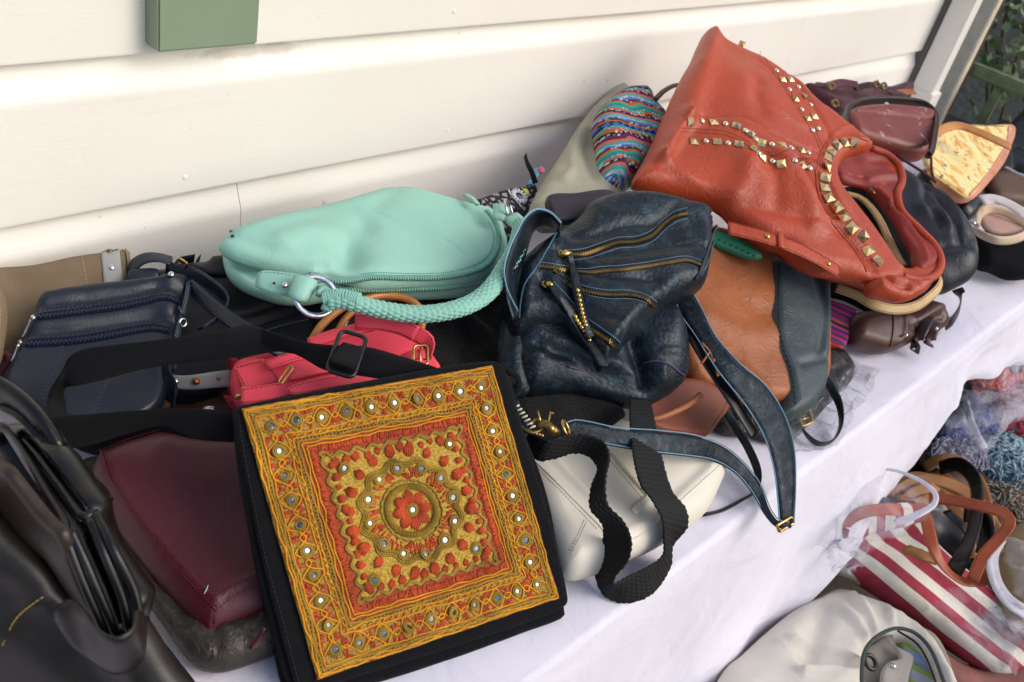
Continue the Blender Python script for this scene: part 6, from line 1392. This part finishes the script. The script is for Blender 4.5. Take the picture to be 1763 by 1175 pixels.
cmb = SM.math('ADD', SM.math('MULTIPLY', sx.outputs[0], float(pv[0])), SM.math('MULTIPLY', sx.outputs[1], float(pv[1])))
fr = SM.math('FRACT', SM.math('MULTIPLY', cmb, 1 / .042)); 
n1 = SM.tex('Noise', 20, Detail=4.)
SM.set(Base_Color=SM.mix(SM.ramp(fr, [(0, 0.), (.5, 0.), (.505, 1.)], 'LINEAR'), SM.ramp(n1.outputs[0], [(.3, lin('8E2438')), (.7, lin('A83448'))]), SM.ramp(n1.outputs[0], [(.3, lin('D8D2C2')), (.7, lin('E2DDD0'))])), Roughness=.85)
SM.bump(SM.tex('Noise', 12, Detail=4., Distortion=1.).outputs[0], .012, .5)
s.obj.data.materials.clear(); s.obj.data.materials.append(SM.m)
c1 = Slab('folded_rim', [(1440, 925, GZ(.46)), (1590, 885, GZ(.48)), (1580, 930, GZ(.44))], [(1430, 915), (1445, 896), (1500, 884), (1560, 868), (1592, 872), (1598, 892), (1560, 905), (1500, 920), (1450, 938)], .014, .012, None, t, g=.007, noise_=(.006, 16))
a = c1.puv(1450, 905); b = c1.puv(1590, 880); dv = nz(b - a); SM2 = SM.m.copy(); c1.obj.data.materials.clear(); c1.obj.data.materials.append(SM2)
nt2 = SM2.node_tree; ms = [n for n in nt2.nodes if n.type == 'MATH' and n.operation == 'MULTIPLY' and n.inputs[0].is_linked and n.inputs[0].links[0].from_node.type == 'SEPXYZ']
for n in ms: n.inputs[1].default_value = float(dv[0]) if n.inputs[0].links[0].from_socket.name == 'X' else float(dv[1])
RL = leather('rust handle leather', 'A24E2C', .42)
strap('handle', [(1448, 925, GZ(.50), 60), (1455, 905, GZ(.53), 60), (1475, 888, GZ(.55), 60), (1510, 878, GZ(.55), 60), (1550, 878, GZ(.53), 50)], .022, .004, RL, t, step=.01)
strap('handle', [(1583, 868, GZ(.52), 20), (1596, 900, GZ(.53), 20), (1606, 940, GZ(.52), 20), (1625, 975, GZ(.50), 10), (1655, 1000, GZ(.48), 0), (1690, 1000, GZ(.48), 0), (1712, 985, GZ(.49), 10)], .022, .004, RL, t, step=.01)
strap('handle', [(1560, 945, GZ(.47), 0), (1585, 955, GZ(.48), 0), (1604, 962, GZ(.47), 0)], .03, .01, leather('tan toggle', '9a6a35', .5), t, step=.01)
t = thing('rust_belt_strap', 'loose rust brown leather strap looping over the floor bags on the right', 'strap', P(1700, 950, GZ(0)))
o, A, B = strap('band', [(1600, 858, GZ(.50), 60), (1640, 862, GZ(.52), 60), (1690, 872, GZ(.54), 60), (1728, 884, GZ(.56), 50), (1738, 900, GZ(.56), 30), (1722, 925, GZ(.54), 20), (1695, 955, GZ(.52), 10), (1680, 985, GZ(.50), 10), (1675, 1000, GZ(.49), 0)], .021, .004, RL, t, step=.01, st=STD)
t = thing('black_strap_bag', 'black leather bag with looping black straps behind the striped tote', 'handbag', P(1640, 930, GZ(0)))
s = Slab('body', [(1560, 900, GZ(.34)), (1700, 900, GZ(.34)), (1640, 1000, GZ(.28))], [(1470, 880), (1520, 850), (1600, 830), (1690, 840), (1720, 900), (1700, 980), (1650, 1010), (1600, 960)], .05, .04, leather('black floor leather', '15131a', .35, coat=.3), t, g=.012, noise_=(.03, 8))
for q, w in (([(1618, 806, .48, 40), (1650, 800, .51, 60), (1676, 822, .52, 70), (1682, 860, .52, 70), (1676, 910, .50, 60), (1655, 960, .47, 40), (1642, 985, .44, 30)], .03), ([(1660, 886, .48, 60), (1690, 890, .50, 60), (1700, 920, .49, 60), (1690, 955, .46, 60)], .03), ([(1630, 880, .46, 10), (1660, 910, .46, 10), (1680, 940, .44, 10)], .02), ([(1488, 840, .50, 20), (1500, 856, .50, 10), (1540, 868, .49, 0), (1580, 872, .47, 0)], .026)):
    strap('strap', [(x, y, GZ(z), tw) for x, y, z, tw in q], w, .005, BLACKL, t, step=.01)
t = thing('tan_strap_bag', 'tan leather bag with a tangle of tan straps beyond the striped tote', 'handbag', P(1620, 850, GZ(0)))
TL = leather('honey tan leather', '9E6A3C', .45)
Slab('body', [(1540, 860, GZ(.30)), (1700, 860, GZ(.30)), (1620, 930, GZ(.26))], [(1500, 850), (1560, 820), (1680, 800), (1740, 860), (1740, 940), (1680, 980), (1600, 960), (1520, 900)], .05, .04, leather('dark tan body', '4A3222', .5), t, g=.014, noise_=(.03, 7))
for q in ([(1590, 806, .44), (1620, 792, .47), (1655, 796, .48), (1685, 830, .47), (1700, 880, .46), (1700, 930, .44), (1690, 980, .42)], [(1530, 860, .44), (1560, 835, .46), (1600, 825, .47), (1650, 840, .47), (1690, 870, .46), (1710, 900, .44)],
          [(1525, 850, .43), (1550, 830, .45), (1580, 822, .45), (1610, 828, .45)], [(1545, 872, .44), (1580, 845, .46), (1620, 840, .46), (1660, 852, .46), (1700, 890, .45)], [(1600, 835, .45), (1640, 870, .46), (1665, 910, .46), (1670, 960, .44)], [(1540, 858, .45), (1570, 868, .45), (1600, 860, .45)], [(1612, 812, .44), (1660, 850, .45), (1712, 905, .44), (1716, 950, .42)]):
    strap('strap', [(x, y, GZ(z), 35) for x, y, z in q], .024, .004, TL, t, step=.012)
# plastic carrier bag round the striped tote
FILM = M('milky film'); n1 = FILM.tex('Noise', 22, Detail=6., Roughness=.6, Distortion=1.2); n0 = FILM.tex('Noise', 7, Detail=3., Distortion=2.)
FILM.bump(n1.outputs[0], .012, .8); FILM.set(Base_Color=lin('D6D6E2'), Roughness=.25, Specular_IOR_Level=.6)
tr = FILM.n('BsdfTransparent'); mxs = FILM.n('MixShader'); FILM.l(FILM.ramp(n0.outputs[0], [(.35, .04), (.66, .26)]), mxs.inputs[0]); FILM.l(tr.outputs[0], mxs.inputs[1]); FILM.l(FILM.b.outputs[0], mxs.inputs[2]); FILM.l(mxs.outputs[0], FILM.t.nodes['Material Output'].inputs[0])
FTH = FILM.m.copy(); FTH.name = 'thin film'
for n_ in FTH.node_tree.nodes:
    if n_.type == 'VALTORGB':
        n_.color_ramp.elements[0].color = (.02, .02, .02, 1); n_.color_ramp.elements[1].color = (.12, .12, .12, 1)
FWH = M('film gathered'); FWH.set(Base_Color=lin('DEDDE8'), Roughness=.35); n2 = FWH.tex('Noise', 60, Detail=4.); FWH.bump(n2.outputs[0], .004, .8)
tr = FWH.n('BsdfTransparent'); mxs = FWH.n('MixShader'); mxs.inputs[0].default_value = .78; FWH.l(tr.outputs[0], mxs.inputs[1]); FWH.l(FWH.b.outputs[0], mxs.inputs[2]); FWH.l(mxs.outputs[0], FWH.t.nodes['Material Output'].inputs[0])
t = thing('clear_carrier_bag', 'clear plastic carrier bag wrapped around the red and white striped tote', 'plastic bag', P(1560, 960, GZ(0)))
film('film', [P(1400, 940, GZ(.50)), P(1500, 800, GZ(.56)), P(1620, 880, GZ(.60)), P(1500, 960, GZ(.58))], lambda a, b: .03 * math.sin(a * 3) * math.sin(b * 3), FILM.m, t, n=50, amp=.02, sc=14)
film('film', [P(1410, 920, GZ(.48)), P(1424, 985, GZ(.44)), P(1465, 985, GZ(.46)), P(1500, 930, GZ(.50))], lambda a, b: .03, FILM.m, t, n=40, amp=.012, sc=14)
film('film', [P(1640, 975, GZ(.50)), P(1570, 1010, GZ(.46)), P(1690, 1130, GZ(.36)), P(1740, 1060, GZ(.40))], lambda a, b: .045, FTH, t, n=50, amp=.02, sc=10)
tube('loop_handle', [P(x, y, GZ(z)) for x, y, z in [(1478, 822, .55), (1520, 818, .58), (1570, 826, .61), (1603, 842, .62), (1612, 858, .62), (1596, 876, .61), (1566, 886, .60)]], [.010, .009, .008, .008, .009, .012, .016], FWH.m, t, 10) if False else rails('loop_handle', [(1482, 812, GZ(.56)), (1530, 806, GZ(.58)), (1580, 822, GZ(.60)), (1612, 846, GZ(.61)), (1612, 870, GZ(.61)), (1580, 892, GZ(.60)), (1545, 905, GZ(.58))],
      [(1486, 818, GZ(.555)), (1530, 811, GZ(.575)), (1577, 828, GZ(.595)), (1605, 849, GZ(.60)), (1604, 867, GZ(.60)), (1572, 884, GZ(.59)), (1538, 896, GZ(.57))], .006, FWH.m, t, step=.01)
t = thing('torn_carrier_bag', 'torn milky plastic bag with a beige sack inside at the right edge', 'plastic bag', P(1740, 1000, GZ(0)))
Slab('sack', [(1740, 900, GZ(.42)), (1800, 950, GZ(.42)), (1740, 1090, GZ(.30))], [(1705, 930), (1740, 900), (1790, 890), (1860, 960), (1860, 1100), (1780, 1110), (1740, 1080), (1700, 1000)], .05, .04, fabric('straw cloth', 'B79E74', .9), t, g=.014, noise_=(.02, 7))
rails('gathered_edge', [(1714, 935, GZ(.52)), (1700, 960, GZ(.52)), (1706, 1000, GZ(.50)), (1730, 1040, GZ(.48)), (1770, 1070, GZ(.46))], [(1730, 930, GZ(.50)), (1716, 962, GZ(.50)), (1722, 1000, GZ(.48)), (1744, 1030, GZ(.46)), (1780, 1050, GZ(.44))], .012, FWH.m, t, step=.01)
film('film', [P(1712, 940, GZ(.53)), P(1715, 1040, GZ(.50)), P(1840, 1100, GZ(.46)), P(1860, 960, GZ(.53))], lambda a, b: .03, FILM.m, t, n=50, amp=.03, sc=11)
film('film', [P(1735, 1050, GZ(.50)), P(1700, 1090, GZ(.42)), P(1760, 1200, GZ(.36)), P(1850, 1110, GZ(.42))], lambda a, b: .03, FILM.m, t, n=40, amp=.03, sc=11)
t = thing('pink_fabric_bag', 'dusty pink cloth bag at the lower right corner under the striped tote', 'bag', P(1700, 1170, GZ(0)))
Slab('body', [(1640, 1140, GZ(.20)), (1763, 1110, GZ(.22)), (1720, 1220, GZ(.12))], [(1600, 1110), (1680, 1150), (1720, 1140), (1790, 1080), (1850, 1120), (1850, 1250), (1650, 1260), (1600, 1200)], .05, .04, fabric('dusty pink', '9C6A62', .9), t, g=.014, noise_=(.02, 8))
# off-white drawstring sack with odds and ends
t = thing('drawstring_sack', 'off white cotton drawstring sack open at the top on the ground', 'sack', P(1440, 1150, GZ(0)))
dso = [(1215, 1290), (1225, 1200), (1248, 1150), (1275, 1125), (1320, 1080), (1370, 1040), (1410, 1018), (1440, 1006), (1475, 1010), (1530, 1030), (1580, 1060), (1610, 1090), (1630, 1130), (1650, 1190), (1660, 1290), (1500, 1370), (1320, 1370)]
dh = [(1484, 1150), (1488, 1125), (1500, 1105), (1520, 1090), (1545, 1082), (1575, 1090), (1600, 1115), (1620, 1160), (1635, 1220), (1610, 1270), (1550, 1270), (1500, 1230), (1485, 1185)]
rad = []
cx_, cy_ = 1555, 1165
for k in range(19):
    a = 2 * math.pi * k / 19 + .05 * math.sin(k * 3); L0, L1 = 1.04, 1.9 + 1.1 * ((k * 37) % 7) / 7
    rad.append(([(cx_ + 72 * L0 * math.cos(a), cy_ + 85 * L0 * math.sin(a)), (cx_ + 72 * L1 * math.cos(a + .05), cy_ + 85 * L1 * math.sin(a + .05))], .018, .0085, 'u'))
s = Slab('sack_cloth', [(1300, 1120, GZ(.34)), (1440, 1020, GZ(.36)), (1500, 1250, GZ(.36))], dso, .032, .06, fabric('bright cotton', 'EEE8DA', .9, 700, .0003, .04, .004), t, Tb=.10, rb=.06, holes=[dh], noise_=(.012, 7), g=.0034,
         ridges=rad + [([(1440, 1015), (1400, 1060), (1330, 1120)], .012, .012), ([(1410, 1050), (1400, 1100), (1380, 1160)], -.010, .018), ([(1460, 1050), (1480, 1090), (1500, 1110)], .008, .012)])
tube('drawstring', catmull([s.at(x, y, .004) if False else P(x, y, GZ(.415)) for x, y in dh], .01, True), .0035, plain('dark drawstring', '3c4440', .8), t, 6, closed=True)
Slab('inside', [(1500, 1100, GZ(.30)), (1620, 1120, GZ(.30)), (1560, 1240, GZ(.30))], [(1470, 1130), (1500, 1090), (1550, 1070), (1610, 1090), (1640, 1160), (1640, 1270), (1500, 1280)], .01, .01, plain('sack lining', '9a927f', .9), t, g=.015)
t = thing('grey_clutch', 'taupe grey clutch with a metal stud inside the open drawstring sack', 'clutch', P(1520, 1140, GZ(.3)))
GC = leather('taupe grey leather', '8C857A', .45)
Slab('body', [(1490, 1130, GZ(.36)), (1560, 1120, GZ(.37)), (1510, 1200, GZ(.34))], [(1484, 1128), (1510, 1105), (1540, 1090), (1545, 1110), (1570, 1128), (1552, 1150), (1550, 1200), (1510, 1230), (1482, 1200)], .012, .01, GC, t, g=.008)
s = Slab('flap', [(1510, 1130, GZ(.385)), (1560, 1120, GZ(.39)), (1530, 1190, GZ(.37))], [(1528, 1090), (1545, 1112), (1572, 1130), (1566, 1160), (1555, 1200), (1520, 1200), (1516, 1160), (1530, 1140), (1548, 1132)], .006, .006, leather('pale taupe', 'A39C90', .45), t, g=.006)
place('stud', disc_mesh('stud', .005, .004), SILVER, s.at(1538, 1147, .001), s.n, (1, 0, 0), t)
ring('eyelet', P(1498, 1140, GZ(.40)), (0, -.4, .9), .012, .004, BLACKL, t, 20)
t = thing('green_striped_purse', 'lime green and pale blue striped purse inside the drawstring sack', 'purse', P(1590, 1150, GZ(.3)))
GS = M('lime stripes'); uv = GS.uv(); sx = GS.n('SeparateXYZ'); GS.l(uv, sx.inputs[0]); GS.set(Base_Color=GS.ramp(GS.math('FRACT', GS.math('MULTIPLY', GS.math('ADD', sx.outputs[0], GS.math('MULTIPLY', sx.outputs[1], .3)), 14.)), [(0, lin('A8AEB8')), (.3, lin('9DB83A')), (.45, lin('8FA0C8')), (.7, lin('7d8a94')), (.85, lin('8fae3e'))], 'CONSTANT'), Roughness=.5)
Slab('body', [(1560, 1100, GZ(.35)), (1620, 1130, GZ(.35)), (1580, 1230, GZ(.33))], [(1548, 1092), (1575, 1088), (1600, 1110), (1622, 1160), (1632, 1220), (1600, 1260), (1560, 1230), (1556, 1150)], .015, .012, GS.m, t, g=.008)
tube('wire_handle', [P(x, y, GZ(.40)) for x, y in [(1545, 1086), (1580, 1110), (1602, 1150), (1618, 1200)]], .002, BLACKL, t, 6, step=.01)
# yarn and clothes in clear plastic, further back
def woolly(name, cols, sc=60):
    m_ = M(name); v = m_.tex('Voronoi', sc, m_.obj(), feature='F1'); n1 = m_.tex('Noise', sc * .4, Detail=5., Distortion=2.)
    m_.set(Base_Color=m_.ramp(n1.outputs[0], [(i / (len(cols) - 1) * .6 + .2, lin(c)) for i, c in enumerate(cols)]), Roughness=.95, Specular_IOR_Level=.15); m_.bump(v.outputs['Distance'], .008, .9); return m_.m
def yarnball(parent, S, n, mat, r=.0022, seed=0, name='yarn_loops', size=.012):
    rs = np.random.RandomState(seed); J = Join(); lo = S.out.min(0); hi = S.out.max(0); k = 0
    while k < n:
        q = rs.uniform(lo, hi)
        if not S.inside(q[None])[0]: continue
        k += 1; a0 = rs.uniform(0, 6.28); R_ = size * rs.uniform(.6, 1.5); Q = np.array([q + R_ * np.array([math.cos(a0 + t_) * (1 + .3 * math.sin(3 * t_)), math.sin(a0 + t_)]) for t_ in np.linspace(0, 5, 9)])
        L, N = S.lift(Q, .002); L = L + N * (rs.uniform(0, .006) + .004 * np.sin(np.linspace(0, 6, 9)))[:, None]; J.tube(list(L), r, 4)
    return J.build(name, mat, parent, kind='stuff')
t = thing('teal_grey_yarn', 'heap of teal and grey blue knitting yarn on the ground at the right', 'yarn', P(1720, 820, GZ(0)))
ty = woolly('teal yarn', ['4F6474', '7F9FAE', 'A8BEC4', '6A8494'])
s = Slab('skein', [(1620, 790, GZ(.30)), (1780, 780, GZ(.34)), (1720, 870, GZ(.28))], [(1600, 775), (1640, 760), (1690, 745), (1740, 740), (1790, 760), (1850, 800), (1850, 860), (1780, 870), (1720, 860), (1660, 830), (1610, 815)], .08, .07, ty, t, g=.012, noise_=(.03, 9)); yarnball(t, s, 420, ty, .0028, 1, size=.016)
t = thing('brown_grey_yarn', 'brown grey fluffy yarn below the teal yarn heap', 'yarn', P(1730, 880, GZ(0)))
by = woolly('brown yarn', ['5A4C3C', '8F8472', 'A79C88', '6E614E'])
s = Slab('skein', [(1690, 850, GZ(.32)), (1800, 860, GZ(.34)), (1740, 920, GZ(.28))], [(1680, 850), (1720, 840), (1790, 845), (1850, 870), (1850, 930), (1780, 930), (1735, 920), (1700, 890)], .06, .05, by, t, g=.012, noise_=(.03, 10)); yarnball(t, s, 320, by, .0024, 2, size=.014)
t = thing('grey_lace_knit', 'grey lacy knitted piece lying left of the teal yarn', 'knitwear', P(1640, 780, GZ(0)))
gy = woolly('grey yarn', ['6C6A78', '9896A6', 'B4B2C0'])
s = Slab('knit', [(1600, 790, GZ(.36)), (1680, 780, GZ(.36)), (1640, 830, GZ(.33))], [(1592, 800), (1600, 775), (1640, 762), (1680, 770), (1690, 800), (1660, 815), (1620, 810)], .03, .03, gy, t, g=.012, noise_=(.02, 12)); yarnball(t, s, 200, gy, .002, 3, size=.012)
t = thing('blue_knitwear', 'folded periwinkle blue knitwear inside clear plastic beside the tablecloth', 'knitwear', P(1650, 730, GZ(0)))
bk_ = woolly('blue knit', ['4A589C', '6878C0', '8A98D8'], 90)
s = Slab('body', [(1620, 730, GZ(.34)), (1700, 720, GZ(.36)), (1660, 790, GZ(.32))], [(1606, 780), (1614, 740), (1636, 705), (1665, 680), (1690, 700), (1705, 740), (1706, 775), (1680, 790), (1640, 790)], .05, .04, bk_, t, g=.012, noise_=(.02, 9)); yarnball(t, s, 120, bk_, .002, 4, size=.012)
t = thing('red_knitwear', 'dark rose red knitted garment in clear plastic at the right edge', 'knitwear', P(1740, 720, GZ(0)))
rk = woolly('red knit', ['9A3444', 'BC5060', 'D08090'], 90)
s = Slab('body', [(1700, 690, GZ(.38)), (1790, 680, GZ(.40)), (1740, 770, GZ(.34))], [(1690, 735), (1700, 700), (1680, 670), (1720, 655), (1780, 650), (1860, 680), (1860, 760), (1790, 790), (1740, 770), (1710, 750)], .07, .06, rk, t, g=.012, noise_=(.025, 8)); yarnball(t, s, 160, rk, .0022, 5, size=.012)
t = thing('pink_yarn', 'ball of bright pink and orange yarn in clear plastic near the tablecloth', 'yarn', P(1690, 640, GZ(0)))
pk = woolly('pink yarn', ['A8346C', 'D8508C', 'E8946A', 'D868A0'], 45)
s = Slab('ball', [(1660, 640, GZ(.42)), (1740, 640, GZ(.42)), (1700, 680, GZ(.40))], [(1655, 655), (1665, 630), (1700, 612), (1745, 610), (1760, 640), (1740, 670), (1700, 682), (1665, 672)], .06, .05, pk, t, g=.012, noise_=(.02, 12)); yarnball(t, s, 180, pk, .004, 6, size=.014)
t = thing('white_striped_cloth', 'white cloth with dark stripes folded at the right edge above the red knitwear', 'cloth', P(1763, 620, GZ(0)))
Slab('body', [(1720, 590, GZ(.44)), (1790, 590, GZ(.44)), (1763, 660, GZ(.42))], [(1700, 600), (1740, 560), (1800, 520), (1860, 560), (1860, 660), (1780, 690), (1750, 670), (1735, 640)], .05, .05, fabric('dusty white', 'B5A9B4', .9), t, g=.014, noise_=(.03, 9))
for k in range(3): strap('stripe_tape', [(1745 + k * 8, 640, GZ(.50)), (1752 + k * 8, 612, GZ(.52)), (1770 + k * 8, 590, GZ(.52))], .018, .004, plain('stripe %d' % k, ['c9c4cc', '3a3440', 'd8d4da'][k], .8), t, step=.01)
t = thing('clear_storage_bag', 'large clear plastic bag full of coloured knitwear and yarn beside the table', 'plastic bag', P(1700, 700, GZ(0)))
film('film', [P(1632, 740, GZ(.42)), P(1650, 600, GZ(.50)), P(1860, 520, GZ(.56)), P(1860, 720, GZ(.50))], lambda a, b: .05 * math.sin(a * 3.1) * math.sin(b * 3.1), FILM.m, t, n=80, amp=.035, sc=8)
film('film', [P(1610, 790, GZ(.42)), P(1640, 690, GZ(.46)), P(1780, 700, GZ(.50)), P(1700, 800, GZ(.46))], lambda a, b: .03, FILM.m, t, n=60, amp=.03, sc=9)
rails('gathered_fold', [(1640, 655, GZ(.50)), (1690, 690, GZ(.52)), (1740, 700, GZ(.53)), (1800, 680, GZ(.54))], [(1646, 668, GZ(.49)), (1690, 712, GZ(.50)), (1745, 722, GZ(.51)), (1800, 705, GZ(.52))], .010, FILM.m, t, step=.012)
rails('gathered_fold', [(1668, 690, GZ(.50)), (1680, 730, GZ(.48)), (1700, 770, GZ(.46))], [(1655, 690, GZ(.49)), (1668, 732, GZ(.47)), (1686, 778, GZ(.45))], .008, FWH.m, t, step=.012)
# dark things in the shadow under the table
t = thing('brown_holdall', 'dark brown holdall pushed halfway under the table behind the plastic bags', 'holdall', (2.25, .45, 0))
Slab('body', [P(1560, 800, GZ(.25)), P(1640, 700, GZ(.30)), P(1700, 780, GZ(.20))], [(1500, 850), (1540, 770), (1600, 690), (1650, 640), (1690, 640), (1660, 720), (1620, 790), (1570, 850)], .06, .05, leather('dark brown holdall leather', '3A241A', .5), t, px=False, g=.014, Tb=.15)
strap('handle', [(1600, 740, GZ(.40)), (1620, 715, GZ(.43)), (1640, 700, GZ(.42))], .03, .006, BLACKL, t, tw=60, step=.01)
t = thing('black_holdall', 'black bag standing under the table between the tablecloth and blue knitwear', 'holdall', (2.5, .5, 0))
Slab('body', [P(1620, 700, GZ(.36)), P(1680, 660, GZ(.38)), P(1690, 720, GZ(.30))], [(1605, 745), (1618, 700), (1635, 670), (1680, 640), (1720, 660), (1690, 720), (1640, 745)], .05, .04, BLACKF, t, px=False, g=.014, Tb=.15)
